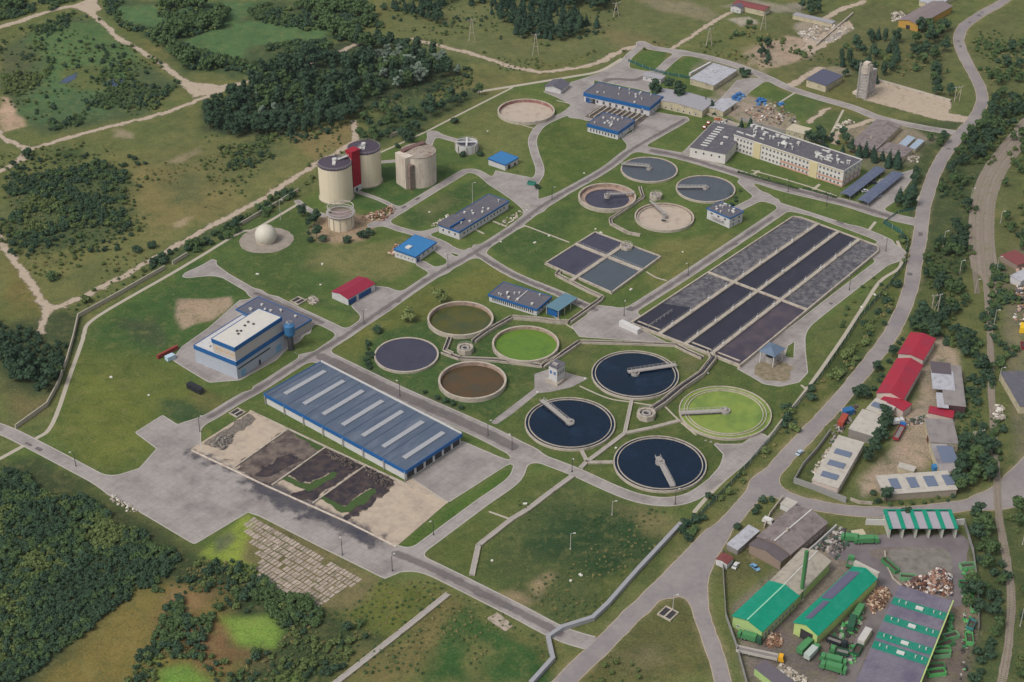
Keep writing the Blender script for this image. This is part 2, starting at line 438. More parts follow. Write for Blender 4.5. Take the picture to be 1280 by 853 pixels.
road_sheet, AF = sheet('road', ASPH, .08, M_ASPH, k=8, step=1.0, kerb=(.4, .04, M_DIRT), wob=.5)
plant_sheet, PF = sheet('plant_road', CONC + CUTS, .05, M_CONC, k=5, step=1.0, kerb=KERBM, avoid=AF)
DIRT = [
 ('line', [(-10,38),(30,25),(70,12),(98,6),(125,-4)], 5.5),
 ('line', [(100,8),(120,22),(150,49),(183,67),(233,104)], 4.5),
 ('poly', [(228,104),(245,104),(285,107),(270,115),(240,122)]),
 ('poly', [(98,8),(118,0),(126,12),(115,18)]),
 ('line', [(-10,160),(5,172),(32,185),(47,184),(100,168),(195,144),(250,125),(285,110),(320,98),(383,80),(463,48)], 4),
 ('line', [(27,200),(-5,216)], 4), ('line', [(33,186),(27,200)], 3),
 ('line', [(443,152),(440,178),(383,213),(320,253),(250,290),(185,328),(100,373),(65,388),(50,415)], 4.2),
 ('line', [(-5,292),(0,300),(32,346),(58,386)], 4.5),
 ('line', [(800,57),(775,64),(750,78),(715,86),(677,90),(639,83),(600,71),(570,62),(540,55),(518,49)], 4.6),
 ('line', [(840,62),(875,38),(912,16)], 3.6),
 ('line', [(1005,52),(1040,18),(1080,2)], 5),
 ('poly', [(1010,55),(1028,40),(1060,26),(1066,32),(1050,48),(1015,68),(1000,62)]),
 ('line', [(985,108),(1005,98),(1025,86)], 6),
 ('line', [(1010,153),(1037,135)], 3.4), ('line', [(1045,180),(1048,165),(1075,155),(1090,150)], 4),
 ('poly', [(1093,102),(1190,127),(1187,142),(1218,148),(1210,153),(1180,152),(1080,125)]),
]
sheet('dirt_road', DIRT, .03, M_DIRTS, k=6, step=1.2, wob=2.2, soft=1.6)
for wi, (pts, ww) in enumerate([([(262,522),(293,503),(330,482),(372,455),(420,427),(460,400),(510,366),(545,343),(593,316),(640,286),(685,253),(755,213),(790,187),(855,150)],2.6),([(320,367),(403,403)],2.4),([(597,318),(640,343),(705,370),(745,388)],2.6),([(402,446),(495,491),(596,536),(640,558)],5.5),([(790,388),(850,349),(920,302.5),(965,272)],2.4),([(815,189),(860,198),(947,225),(1057,254),(1110,270)],3.6),([(740,118),(760,100),(795,100),(812,92)],4),([(495,692),(546,714),(640,761),(700,792)],3.4)]):
    sheet('road_wear', [('line', pts, ww)], .062 + .006*wi, M_WEAR, k=2, step=.9, soft=1.0)
for wi, off in enumerate((0, 0)): pass
PATHS = [
 ('line', [(640,110),(575,143),(528,167),(475,191)], 1.6),
 ('line', [(373,255),(320,286),(300,291),(250,321),(213,343),(120,397),(105,418),(103,426),(88,468),(65,531),(42,550),(-10,579)], 2.0),
 ('line', [(777,74),(750,89),(715,96),(660,105),(598,115)], 3.0),
 ('line', [(653,281),(711,303)], 1.1), ('line', [(1036,173),(1054,138)], 1.4),
 ('line', [(640,153),(668,161)], 1.0), ('line', [(722,132),(696,126)], 1.0),
 ('line', [(1122,302),(1127,318),(1124,335),(1100,352),(1078,385),(1052,425),(1010,485),(975,530),(960,548),(895,610),(868,640)], 1.8),
 ('line', [(808,340),(820,347),(833,351)], 1.0),
 ('line', [(725,483),(760,498),(790,503),(822,508)], .9),
 ('line', [(831,508),(850,527),(870,544)], .9),
 ('line', [(690,394),(716,411)], .9), ('line', [(1082,293),(1094,278)], 1.6),
 ('line', [(1147,250),(1158,238),(1168,230)], 2),
 ('line', [(612,640),(640,650)], 1.0), ('line', [(1010,243),(1024,231)], 1.8), ('line', [(948,214),(936,222)], 1.6), ('line', [(940,213),(1000,230),(1045,245)], 1.2), ('line', [(975,128),(1000,112)], 1.4), ('line', [(640,290),(655,283)], 1.0), ('line', [(590,285),(604,292)], 1.4), ('line', [(617,277),(632,283)], 1.4), ('line', [(728,310),(745,318)], .8), ('line', [(1002,482),(1008,487)], 1.2),
]
sheet('path', PATHS, .035, M_PATH, k=1.0, step=.6, pad=1)
sheet('water', [('poly', [(128,108),(136,101),(150,97),(158,102),(146,108)]), ('poly', [(74,104),(84,96),(97,91),(94,99),(84,104)])], .02, mat('pond_water', C(62,78,104), .3, .1, .3, soft=.3), k=1, step=1, soft=1.5)
rq = random.Random(8); pm_ = []
for sh in [q for q in CONC if q[0] == 'line' and q[2] >= 4.6][:16] + ASPH[:3]:
    G = smooth(gp(sh[1])); w_ = sh[2]
    for a, b in zip(G[:-1], G[1:]):
        L = hypot(b[0]-a[0], b[1]-a[1])
        if L > 6 and rq.random() < .34:
            t_ = rq.uniform(.1, .7); x, y = a[0]+(b[0]-a[0])*t_, a[1]+(b[1]-a[1])*t_; ux, uy = (b[0]-a[0])/L, (b[1]-a[1])/L; o_ = rq.uniform(-.25, .25)*w_; l_ = rq.uniform(1.5, 5); ww = rq.uniform(.6, 1.3)
            pm_.append([(x-uy*(o_+ww*s1)+ux*l_*s2, y+ux*(o_+ww*s1)+uy*l_*s2) for s1, s2 in ((-1, 0), (-1, 1), (1, 1), (1, 0))])
pv = []; pf = []
for k, q in enumerate(pm_):
    i = len(pv); pv += [(x, y, .165 + .0006*k) for x, y in q]; pf.append((i, i+1, i+2, i+3))
setp(link('road_patches', pv, pf, mat('patch_asphalt', C(104, 98, 98), .9, .15, 1)), kind='structure')
RAILB = [('line', [(1300,140),(1275,172),(1252,200),(1236,228),(1228,262),(1227,300),(1230,335)], 13.5),
         ('line', [(1228,320),(1232,350),(1235,380),(1238,430),(1239,480),(1242,540),(1246,600),(1249,650),(1258,700),(1264,740),(1262,790),(1252,853),(1240,900)], 3.2)]
sheet('railway_ballast', RAILB, .15, M_BALL, k=8, step=1.0, wob=.5)

# ---------------------------------------------------------------- the ground: one sheet to the horizon, coloured by its plant cover
def smst(t): t = np.clip(t, 0, 1); return t * t * (3 - 2 * t)
def axis(a, b, step, far):
    c = list(np.arange(a, b + step, step)); s = step; lo = [c[0]]; hi = [c[-1]]
    while lo[-1] > -far: s *= 1.35; lo.append(lo[-1] - s); hi.append(hi[-1] + s)
    return np.array(lo[:0:-1] + c + hi[1:])
GX = axis(-400, 400, 1.5, 20000); GY = axis(385, 1130, 1.5, 20000)
X, Y = np.meshgrid(GX, GY)
WX = X + 9 * fbm(X, Y, 22, 11) ; WY = Y + 9 * fbm(X, Y, 22, 31)
base = np.array(C(96, 103, 60)); colr = np.tile(base, X.shape + (1,)).astype(float)
n1 = fbm(X, Y, 90, 51, 4); n2 = fbm(X, Y, 30, 71, 4); n3 = fbm(X, Y, 9, 91, 3)
def tint(mask, c):
    global colr
    c = np.array(c); colr = colr * (1 - mask[..., None]) + c * mask[..., None]
tint(smst(n1 * 1.6 + .2) * .6, C(112, 106, 66)); tint(smst(n2 * 2.2 - .1) * .6, C(78, 88, 54)); tint(smst(n3 * 2 - .3) * .35, C(118, 112, 76))
def zone(pts, c, soft=4.0, a=1.0, warp=1.0, brk=0.0, seed=5):
    G = gp(pts); x0 = min(p[0] for p in G) - 30; x1 = max(p[0] for p in G) + 30; y0 = min(p[1] for p in G) - 30; y1 = max(p[1] for p in G) + 30
    i0, i1 = np.searchsorted(GX, x0), np.searchsorted(GX, x1); j0, j1 = np.searchsorted(GY, y0), np.searchsorted(GY, y1)
    s = (slice(j0, j1), slice(i0, i1))
    xx = X[s] + (WX[s] - X[s]) * warp; yy = Y[s] + (WY[s] - Y[s]) * warp
    d = sd_poly(xx, yy, G); m = smst(.5 - d / (2 * soft)) * a
    if brk: m = m * smst(.5 + (fbm(X[s], Y[s], 12, seed * 7, 3) + .12) * 2.5 * brk)
    colr[s] = colr[s] * (1 - m[..., None]) + np.array(c) * m[..., None]
LAWN = C(84, 100, 52); LAWN2 = C(96, 100, 56); LDARK = C(56, 80, 46)
# the works' mown ground
zone([(0,575),(42,552),(66,531),(104,425),(120,396),(215,342),(300,290),(373,254),(475,190),(640,108),(750,88),(790,70),(850,60),(960,100),(1040,180),(1150,250),(1128,330),(1050,430),(960,550),(868,642),(700,790),(560,715),(480,722),(243,682),(125,605)], LAWN, 2, 1, .1)
for p, c, s_, a in [
 ([(108,420),(215,345),(250,322),(300,330),(320,370),(270,400),(240,430),(215,450),(150,440),(110,430)], C(58,86,46), 8, .85),
 ([(60,540),(105,430),(150,440),(215,460),(240,480),(300,510),(203,520),(172,540),(195,560),(150,592),(100,585)], C(88,96,48), 8, .8),
 ([(100,470),(180,480),(190,560),(120,580),(80,560)], C(106,112,54), 12, .8),
 ([(200,500),(230,500),(265,515),(240,530),(215,525)], C(52,74,48), 3, .8),
 ([(240,478),(290,500),(262,518),(235,498)], C(96,96,58), 3, .8),
 ([(150,400),(185,395),(205,425),(190,435),(160,425)], C(66,66,56), 5, .55),
 ([(270,310),(300,280),(370,262),(400,290),(420,330),(440,350),(400,380),(330,360),(280,345)], C(70,90,48), 6, .8),
 ([(380,330),(420,305),(520,300),(500,345),(440,350)], C(116,112,74), 6, .75),
 ([(390,345),(420,380),(470,395),(450,402),(395,385)], C(58,82,46), 5, .7),
 ([(450,262),(440,210),(520,205),(575,215),(490,265)], C(60,86,46), 4, .85),
 ([(480,200),(560,180),(600,200),(560,212)], C(66,88,48), 4, .6),
 ([(500,270),(590,225),(617,232),(560,268),(515,288)], C(58,82,46), 3, .8),
 ([(515,262),(565,240),(570,252),(530,275)], C(106,104,70), 4, .55),
 ([(560,150),(640,115),(700,130),(665,165),(660,220),(600,195)], C(106,108,66), 8, .8),
 ([(675,160),(740,150),(785,185),(700,240),(675,225)], C(78,94,46), 5, .8),
 ([(605,310),(700,262),(730,260),(680,330),(650,340)], C(62,84,46), 5, .85),
 ([(700,250),(790,260),(840,300),(780,300)], C(74,90,48), 5, .7),
 ([(830,300),(930,290),(830,360),(800,350)], C(112,110,66), 5, .8),
 ([(780,375),(850,330),(905,292),(912,284),(830,345),(765,385),(740,388)], C(66,88,44), 3, .8),
 ([(415,440),(470,400),(600,325),(640,345),(600,380),(500,400),(450,450)], C(104,106,56), 5, .85),
 ([(450,450),(470,420),(560,380),(700,420),(690,450),(620,520),(560,500),(480,470)], C(60,84,46), 4, .85),
 ([(462,450),(490,478),(560,500),(580,512),(550,505),(480,478)], C(48,62,48), 3, .7),
 ([(505,695),(640,600),(700,590),(640,650),(600,720)], C(84,92,50), 5, .7),
 ([(500,682),(638,582),(640,590),(520,686)], C(70,96,40), 2, .85),
 ([(600,720),(640,640),(700,600),(860,660),(790,740),(700,785)], C(74,84,52), 8, .9),
 ([(655,690),(690,640),(780,650),(820,680),(770,730),(720,700)], C(46,68,42), 6, .95),
 ([(770,640),(850,640),(860,655),(800,665)], C(122,114,80), 6, .75),
 ([(610,745),(640,735),(670,750),(660,730),(690,715),(700,720),(660,755)], C(150,130,104), 3, .8),
 ([(700,420),(740,430),(730,470),(700,460)], C(110,104,70), 4, .5),
 ([(660,440),(690,430),(740,440),(720,500),(660,560),(625,530)], C(78,90,50), 5, .6),
 ([(800,440),(900,450),(1000,485),(960,540),(890,600),(850,640),(740,600),(650,560)], C(76,88,48), 6, .7),
 ([(850,440),(880,445),(860,470),(845,460)], C(112,106,76), 4, .6),
 ([(1010,415),(1100,345),(1120,340),(1050,430),(1012,480)], C(88,94,56), 4, .7),
 ([(1130,290),(1160,285),(1140,370),(1090,430),(1000,530),(870,650),(760,760),(705,785),(760,740),(880,640),(970,550),(1060,430),(1120,350)], C(80,90,46), 4, .85),
 ([(1060,420),(1100,360),(1110,400),(1050,470),(1030,480)], C(62,76,46), 5, .6),
 ([(560,830),(480,853),(420,853),(560,742),(690,800),(690,853)], C(110,100,64), 5, .85),
 ([(520,853),(560,790),(600,760),(680,800),(690,853)], C(50,82,42), 5, .95),
 ([(590,800),(620,805),(610,853),(580,853)], C(112,106,66), 4, .6),
 ([(430,770),(480,725),(560,735),(470,800)], C(92,98,46), 5, .85),
 ([(720,853),(800,765),(850,745),(880,775),(905,853)], C(88,88,54), 5, .85),
 ([(780,810),(820,800),(830,830),(790,835)], C(122,110,88), 6, .5),
 # wild fields to the north and west
 ([(0,300),(0,220),(260,170),(440,150),(440,190),(320,250),(180,330),(60,385)], C(108,108,66), 8, .8),
 ([(150,210),(260,185),(300,260),(190,300)], C(122,108,72), 14, .6),
 ([(180,170),(300,165),(350,200),(300,240),(200,210)], C(96,100,62), 10, .6),
 ([(365,165),(440,155),(440,180),(400,200),(370,190)], C(134,114,80), 5, .65),
 ([(0,310),(60,390),(40,405),(0,400)], C(106,104,60), 5, .8),
 ([(0,490),(60,500),(50,520),(0,535)], C(110,98,68), 5, .8),
 ([(60,395),(95,395),(88,440),(60,500),(0,490),(0,410)], C(62,72,50), 5, .8),
 ([(500,55),(640,85),(780,60),(900,20),(920,0),(500,0)], C(98,102,66), 8, .7),
 ([(745,30),(830,50),(870,80),(770,60)], C(128,110,80), 10, .45),
 ([(470,115),(560,105),(640,90),(640,100),(520,160),(480,165)], C(104,102,66), 5, .6),
 ([(480,150),(500,120),(560,125),(520,160)], C(60,82,52), 5, .7),
 ([(800,65),(838,60),(830,80),(790,85)], C(70,94,46), 2.0, .9),
 ([(835,80),(860,72),(890,78),(855,97),(828,92)], C(70,94,46), 2.0, .9),
 ([(960,20),(1100,10),(1200,30),(1180,120),(1040,110),(980,100)], C(92,94,62), 8, .7),
 ([(1200,80),(1240,20),(1280,0),(1280,140),(1240,150)], C(90,94,60), 8, .7),
 ([(1130,150),(1230,150),(1240,200),(1200,350),(1140,420),(1150,300)], C(62,74,48), 5, .85),
 ([(1150,370),(1220,330),(1235,420),(1240,600),(1200,600),(1200,440),(1150,400)], C(88,94,56), 6, .8),
 ([(1250,170),(1280,160),(1280,620),(1250,610),(1240,430),(1245,300)], C(84,90,56), 6, .8),
 ([(1200,640),(1290,630),(1290,870),(1200,870)], C(70,82,52), 6, .8),
 # ponds basins and marsh NW
 ([(0,60),(95,15),(225,105),(190,140),(60,170),(30,160),(0,120)], C(72,86,58), 5, .9),
 ([(130,0),(450,0),(440,40),(350,75),(290,100),(235,90)], C(66,82,54), 5, .9),
 ([(45,30),(130,28),(180,70),(160,100),(60,130),(25,150),(35,90)], C(80,106,64), 8, .9),
 ([(60,95),(30,130),(40,155),(130,145),(150,120)], C(72,100,66), 8, .7),
 ([(140,10),(230,0),(330,0),(300,20),(240,40),(160,30)], C(78,106,68), 4, .95),
 ([(215,60),(280,25),(360,25),(410,32),(400,50),(330,60),(290,75),(235,75)], C(80,108,68), 4, .95),
 ([(85,85),(120,80),(135,105),(100,115),(80,108)], C(92,92,52), 4, .6),
 ([(0,70),(30,60),(60,80),(40,120),(0,110)], C(90,92,66), 8, .5),
 ([(0,122),(8,122),(32,150),(30,158),(5,165),(0,162)], C(176,150,128), 2, .95),
 # bottom left
 ([(0,580),(60,575),(130,612),(245,682),(310,720),(430,770),(470,800),(410,860),(0,860)], C(58,68,44), 6, .95),
 ([(20,860),(110,790),(170,740),(240,735),(285,750),(300,860)], C(116,104,58), 6, .95),
 ([(225,740),(270,742),(262,770),(215,780)], C(134,106,76), 5, .9),
 ([(210,775),(300,790),(330,830),(250,830)], C(112,86,62), 6, .85),
 ([(275,775),(335,770),(350,790),(340,812),(300,808)], C(112,140,62), 3, .95),
 ([(200,838),(235,830),(262,845),(262,860),(205,860)], C(104,136,60), 3, .95),
 ([(188,820),(200,818),(203,830),(190,826)], C(104,136,60), 2, .9),
 ([(345,845),(375,838),(380,860),(340,860)], C(100,122,62), 3, .8),
 ([(250,690),(310,642),(335,660),(330,700),(318,718),(290,712)], C(130,146,62), 2.5, .98),
 ([(268,672),(290,662),(298,672),(285,685),(270,690)], C(84,88,76), 2, .8),
 ([(325,645),(480,722),(440,765),(400,760),(300,700)], C(108,100,70), 2, .9),
 # bare and disturbed ground
 ([(220,375),(290,373),(292,382),(262,402),(226,412),(216,395)], C(158,138,118), 1.5, .95),
 ([(385,290),(400,270),(420,262),(470,275),(455,300),(420,305),(400,302)], C(160,138,116), 3, .95),
 ([(940,75),(985,45),(1020,55),(1010,75),(960,85)], C(158,140,122), 5, .7),
 ([(930,60),(960,50),(955,85),(935,80)], C(150,134,116), 5, .4),
 ([(790,0),(870,5),(900,20),(880,25),(820,15)], C(150,134,118), 6, .5),
 ([(890,110),(940,120),(985,140),(960,150),(1000,165),(960,160),(900,140)], C(158,138,126), 5, .8),
 ([(960,115),(1010,118),(1030,125),(1012,150),(975,140)], C(72,92,50), 3, .8),
 ([(1015,140),(1050,140),(1100,155),(1050,170),(1010,158)], C(68,86,50), 3, .7),
 ([(1180,420),(1200,440),(1198,520),(1150,600),(1080,620),(1075,600),(1110,560),(1140,500),(1145,470),(1165,430),(1170,420)], C(160,142,124), 3, .95),
 ([(1160,450),(1190,445),(1180,510),(1150,520)], C(134,124,112), 4, .7),
 ([(1130,480),(1150,470),(1142,510),(1132,520)], C(80,86,54), 2, .8),
 ([(1110,612),(1150,590),(1210,600),(1200,625),(1100,625)], C(92,98,62), 3, .7),
 ([(955,655),(975,640),(1000,640),(1045,665),(1110,668),(1175,668),(1205,680),(1215,780),(1205,860),(940,860),(915,760),(1000,690)], C(128,116,108), 3, .95),
 ([(950,780),(1000,760),(1090,800),(1060,850),(950,850)], C(104,94,92), 5, .8),
 ([(1100,670),(1130,690),(1100,780),(1075,800),(1080,740)], C(112,102,102), 4, .6),
 ([(895,700),(955,655),(1000,660),(960,710),(915,745),(898,730)], C(96,96,62), 3, .95),
 ([(930,680),(965,655),(985,655),(960,680),(945,700)], C(156,138,116), 3, .7),
 ([(1180,700),(1215,700),(1220,790),(1190,800)], C(130,114,98), 3, .6),
 ([(1190,800),(1212,790),(1205,860),(1180,860)], C(92,80,78), 4, .8),
 ([(1050,450),(1085,430),(1110,470),(1070,500),(1040,540),(1010,580),(990,600),(995,610),(1020,600)], C(64,78,46), 3, .8),
 ([(1240,330),(1285,300),(1285,600),(1262,560),(1262,440)], C(122,110,98), 3, .5),
 ([(1055,160),(1110,150),(1165,170),(1140,210),(1090,215),(1060,190)], C(150,134,122), 4, .7),
 ([(1060,185),(1140,190),(1170,240),(1130,260),(1100,225)], C(70,84,52), 4, .6),
 ([(870,70),(960,90),(940,110),(870,110)], C(142,130,116), 4, .6),
]: zone(p, c, s_, a, .35 if s_ <= 3 else 1.0)
for p, c, s_, a in [([(200,230),(225,215),(260,225),(250,250),(215,250)], C(66,82,54), 8, .6), ([(300,180),(345,170),(350,190),(320,205)], C(58,76,50), 6, .7), ([(60,190),(100,188),(105,200),(70,205)], C(60,78,48), 4, .7), ([(15,222),(40,218),(45,235),(25,238)], C(150,132,110), 3, .6), ([(140,168),(160,166),(165,174),(148,176)], C(160,142,120), 2.5, .7), ([(212,198),(225,192),(262,182),(258,192),(230,200)], C(156,138,114), 2.5, .6), ([(222,280),(238,270),(240,285),(226,288)], C(156,138,114), 2.5, .7), ([(95,340),(130,330),(150,345),(110,360)], C(84,92,56), 8, .6), ([(10,330),(50,380),(50,395),(5,380)], C(112,98,60), 5, .6)]: zone(p, c, s_, a)
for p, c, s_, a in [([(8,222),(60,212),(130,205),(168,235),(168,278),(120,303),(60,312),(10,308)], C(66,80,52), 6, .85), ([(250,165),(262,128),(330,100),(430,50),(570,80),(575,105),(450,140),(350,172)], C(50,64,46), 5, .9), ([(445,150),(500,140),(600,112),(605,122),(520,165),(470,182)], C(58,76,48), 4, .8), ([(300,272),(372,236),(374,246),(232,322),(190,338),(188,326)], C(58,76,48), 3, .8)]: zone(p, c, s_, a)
for p, c, s_, a in [([(940,62),(985,42),(1022,52),(1015,66),(985,82),(950,88)], C(166,146,128), 2.5, .85), ([(1000,30),(1040,22),(1068,34),(1050,48),(1010,60)], C(158,146,134), 2.5, .8), ([(925,68),(945,62),(942,84),(928,82)], C(158,142,124), 3, .6), ([(1020,88),(1050,84),(1060,94),(1030,104)], C(160,146,130), 3, .6), ([(905,10),(950,14),(1000,18),(1005,6),(930,0)], C(150,140,130), 4, .7), ([(1070,10),(1100,4),(1120,12),(1090,28)], C(88,92,58), 3, .8), ([(1120,22),(1145,10),(1165,-5),(1175,0),(1150,18),(1132,30)], C(156,146,136), 2, .8), ([(912,24),(940,22),(948,30),(925,34)], C(166,156,144), 2, .8), ([(1225,125),(1250,110),(1262,118),(1240,150),(1225,190),(1215,180)], C(92,100,58), 3, .7), ([(880,125),(930,122),(1000,150),(985,162),(920,150)], C(150,136,124), 2.5, .7), ([(700,150),(735,148),(760,165),(740,185),(710,180)], C(92,102,54), 6, .5)]: zone(p, c, s_, a)
# worn verges along the road edges
def sample(Fd):
    xs, ys, d = Fd
    i = np.clip(((X - xs[0]) / (xs[1]-xs[0])).astype(int), 0, len(xs)-1); j = np.clip(((Y - ys[0]) / (ys[1]-ys[0])).astype(int), 0, len(ys)-1)
    r = d[j, i]; return np.where((X < xs[0]) | (X > xs[-1]) | (Y < ys[0]) | (Y > ys[-1]), 99, r)
dv = sample(AF); tint(smst(1 - dv / 2.6) * .55 * smst(.5 + n3), C(140, 128, 104))
dv = sample(PF); tint(smst(1 - dv / 2.2) * .3 * smst(.5 + n3), C(116, 108, 78))
n4 = fbm(X, Y, 5, 131, 2)
colr *= (1 + .16 * n2 + .12 * n3 + .10 * n4)[..., None]
colr[..., 0] *= 1 + .07 * n3
ny_, nx_ = X.shape
V = np.stack([X, Y, np.zeros_like(X)], -1).reshape(-1, 3)
ii = np.arange(ny_ * nx_).reshape(ny_, nx_)
Fq = np.stack([ii[:-1, :-1], ii[:-1, 1:], ii[1:, 1:], ii[1:, :-1]], -1).reshape(-1, 4)
me = bpy.data.meshes.new('ground')
me.vertices.add(len(V)); me.vertices.foreach_set('co', V.ravel())
me.loops.add(Fq.size); me.loops.foreach_set('vertex_index', Fq.ravel().astype(np.int32))
me.polygons.add(len(Fq)); me.polygons.foreach_set('loop_start', np.arange(0, Fq.size, 4, dtype=np.int32))
ca = me.color_attributes.new('cover', 'FLOAT_COLOR', 'POINT')
ca.data.foreach_set('color', np.concatenate([np.clip(colr, 0, 1), np.ones(X.shape + (1,))], -1).ravel().astype(np.float32))
M_GROUND = mat('ground_cover', C(98, 100, 62), .95, .50, 1.1, attr='cover', bump=.6, bscale=1.2, col2=None, spec=.1)
def patch(m, c, scale, lo, hi, amt, det=6):
    n = m.node_tree.nodes; l = m.node_tree.links; b = n['Principled BSDF']; src = b.inputs['Base Color'].links[0].from_socket
    tc = n.new('ShaderNodeTexCoord'); nz = n.new('ShaderNodeTexNoise'); nz.inputs['Scale'].default_value = scale; nz.inputs['Detail'].default_value = det; nz.inputs['Roughness'].default_value = .75; nz.inputs['Distortion'].default_value = .6
    l.new(tc.outputs['Object'], nz.inputs['Vector']); mr = n.new('ShaderNodeMapRange'); mr.inputs[1].default_value = lo; mr.inputs[2].default_value = hi; mr.inputs[4].default_value = amt; l.new(nz.outputs[0], mr.inputs[0])
    mx = n.new('ShaderNodeMix'); mx.data_type = 'RGBA'; l.new(mr.outputs[0], mx.inputs[0]); l.new(src, mx.inputs[6]); mx.inputs[7].default_value = (*c, 1); l.new(mx.outputs[2], b.inputs['Base Color'])
patch(M_GROUND, C(130, 122, 80), .11, .52, .74, .4); patch(M_GROUND, C(54, 76, 44), .17, .50, .70, .55); patch(M_GROUND, C(126, 122, 76), .2, .52, .70, .45); patch(M_GROUND, C(150, 138, 106), .6, .60, .74, .6); patch(M_GROUND, C(46, 64, 38), .45, .56, .72, .6)
me.materials.append(M_GROUND); me.update(calc_edges=True)
go = bpy.data.objects.new('ground', me); COL.objects.link(go); setp(go, kind='structure')
# ---------------------------------------------------------------- shared materials for the works
M_WALLC = mat('tank_concrete', C(176, 166, 152), .85, .14, .7, col2=C(140, 128, 116), f2=.58, s2=.3)
M_INNER = mat('tank_inner_concrete', C(166, 144, 130), .9, .16, .6, col2=C(130, 108, 96), f2=.55, s2=.35)
M_STEEL = mat('weathered_steel', C(158, 152, 148), .6, .12, 1.0)
M_RAIL = mat('rail_paint', C(178, 172, 165), .6, .05, 1.0)
def water(name, c, rough=.12, c2=None, s2=.08, f2=.55, bump=.05, bs=1.5):
    return mat(name, c, rough, .10, .12, col2=c2, s2=s2, f2=f2, bump=bump, bscale=bs, spec=.28)
W_NAVY = water('dark_blue_water', C(10, 30, 50), c2=C(26, 50, 72), s2=.07, f2=.63)
W_GREEN = water('algae_green_water', C(124, 142, 66), .5, c2=C(98, 122, 58), s2=.09, f2=.54)
W_LIME = water('bright_green_water', C(94, 124, 44), .5, c2=C(80, 110, 44), s2=.15)
W_OLIVE = water('olive_water', C(86, 84, 34), .3, c2=C(62, 72, 44), s2=.10, f2=.5)
W_BROWN = water('brown_water', C(90, 68, 42), .3, c2=C(72, 66, 50), s2=.10, f2=.5)
W_SLATE = water('slate_water', C(66, 64, 80), .2, c2=C(58, 58, 72), s2=.10)
W_GREY = water('grey_blue_water', C(78, 84, 92), .25, c2=C(70, 76, 84), s2=.1)
W_AER = water('aerated_water', C(72, 71, 78), .5, c2=C(116, 113, 114), s2=.45, f2=.50, bump=.9, bs=1.2)
W_DARK = water('dark_still_water', C(46, 46, 58), .2, c2=C(54, 54, 64), s2=.12, f2=.6)
M_BLUE = mat('blue_fascia', C(34, 92, 150), .5, .07, 1.0)
M_WHITE = mat('white_render', C(192, 190, 190), .8, .07, .8, col2=C(168, 162, 158), f2=.64, s2=.5)
M_BITUM = mat('bitumen_roof', C(94, 92, 100), .9, .14, .7, col2=C(116, 112, 114), f2=.62, s2=.3)
M_GLASS = mat('dark_glass', C(40, 46, 58), .15, .10, .5, spec=.6)
M_FRAME = mat('window_frame', C(200, 198, 196), .6, .04, 1.0)
M_DOORB = mat('blue_door', C(36, 76, 128), .6, .06, 1.0)
M_DOORD = mat('dark_door', C(58, 56, 58), .7, .08, 1.0)
M_VENT = mat('vent_white', C(196, 194, 190), .6, .06, 1.0)
M_DGREY = mat('dark_grey_metal', C(70, 68, 72), .6, .08, 1.0)

def bridge(t, c, R, h, pa, pb, wd=2.0, drum=1.6, over=1.5):
    """travelling bridge from rim point pa to the centre side pb (both surveyed at rim height)"""
    a = at(*pa, h + .6); b = at(*pb, h + .6); a = (a[0]-c[0], a[1]-c[1]); b = (b[0]-c[0], b[1]-c[1])
    dx, dy = b[0]-a[0], b[1]-a[1]; L = hypot(dx, dy); ux, uy = dx/L, dy/L; nx, ny = -uy, ux
    m = MB(); z = h + .35; m.obox(a, b, wd, z, z + .35)
    br = m.build('bridge', M_STEEL, t)
    m = MB()
    for s_ in (-1, 1):
        o = (nx * s_ * wd * .5, ny * s_ * wd * .5)
        m.rail([(a[0]+o[0], a[1]+o[1]), (b[0]+o[0], b[1]+o[1])], 1.1, .06, 2.0, z + .35)
    m.build('railing', M_RAIL, br)
    m = MB()
    for k in range(1, int(L / 3)):
        x, y = a[0] + ux*3*k, a[1] + uy*3*k
        m.tube((x - nx*wd*.5, y - ny*wd*.5, z), (x - nx*wd*.5, y - ny*wd*.5, h - .6), .09, 4)
    m.tube((a[0] - nx*1.4, a[1] - ny*1.4, h + .1), (b[0] - nx*1.4, b[1] - ny*1.4, h + .1), .14, 5)
    m.build('scraper_arm', M_DGREY, br)
    m = MB().ring(0, 0, drum * .75, drum, h - 1, h + .9, 20).cyl(0, 0, drum * .35, h - .6, h + 1.5, 12)
    m.build('centre_column', M_STEEL, t)
    return br
def tank(name, label, c, hw, h, wz, wmat, inner=M_WALLC, thick=.5, launder=None, br=None, group=None, deck=False, outer=M_WALLC, cat='tank'):
    o = at(c[0], c[1], h); R = hw * mpp(*c)
    t = thing(name, label, cat, (*o, 0), 0, group)
    MB().ring(0, 0, R - thick, R, -.3, h, 96).build('rim_wall', outer, t)
    if inner is not M_WALLC:
        MB().ring(0, 0, R - thick - .12, R - thick - .01, .02, h - .12, 96).build('inner_wall', inner, t)
    MB().disc(0, 0, R - thick - .02, wz).build('water' if cat != 'empty tank' else 'tank_floor', wmat, t)
    if launder:
        m = MB()
        for r_ in launder: m.ring(0, 0, R - r_ - .35, R - r_, wz - .2, wz + .25 + (h - wz) * .5, 96)
        m.build('launder', M_WALLC, t)
    if deck: MB().rail([(( R-.25)*cos(a*pi/24), (R-.25)*sin(a*pi/24)) for a in range(49)], 1.1, .05, 2.5, h).build('railing', M_RAIL, t)
    if br: bridge(t, o, R, h, *br)
    return t, o, R
CG = 'large round clarifiers with bridges'
tank('clarifier_tank', 'round clarifier of dark blue water with its bridge reaching in from the upper left rim', (712.5, 528.5), 56.5, 1.2, .85, W_NAVY, launder=(1.6,), br=((677, 500), (715, 531), 2.2, 2.0), group=CG)
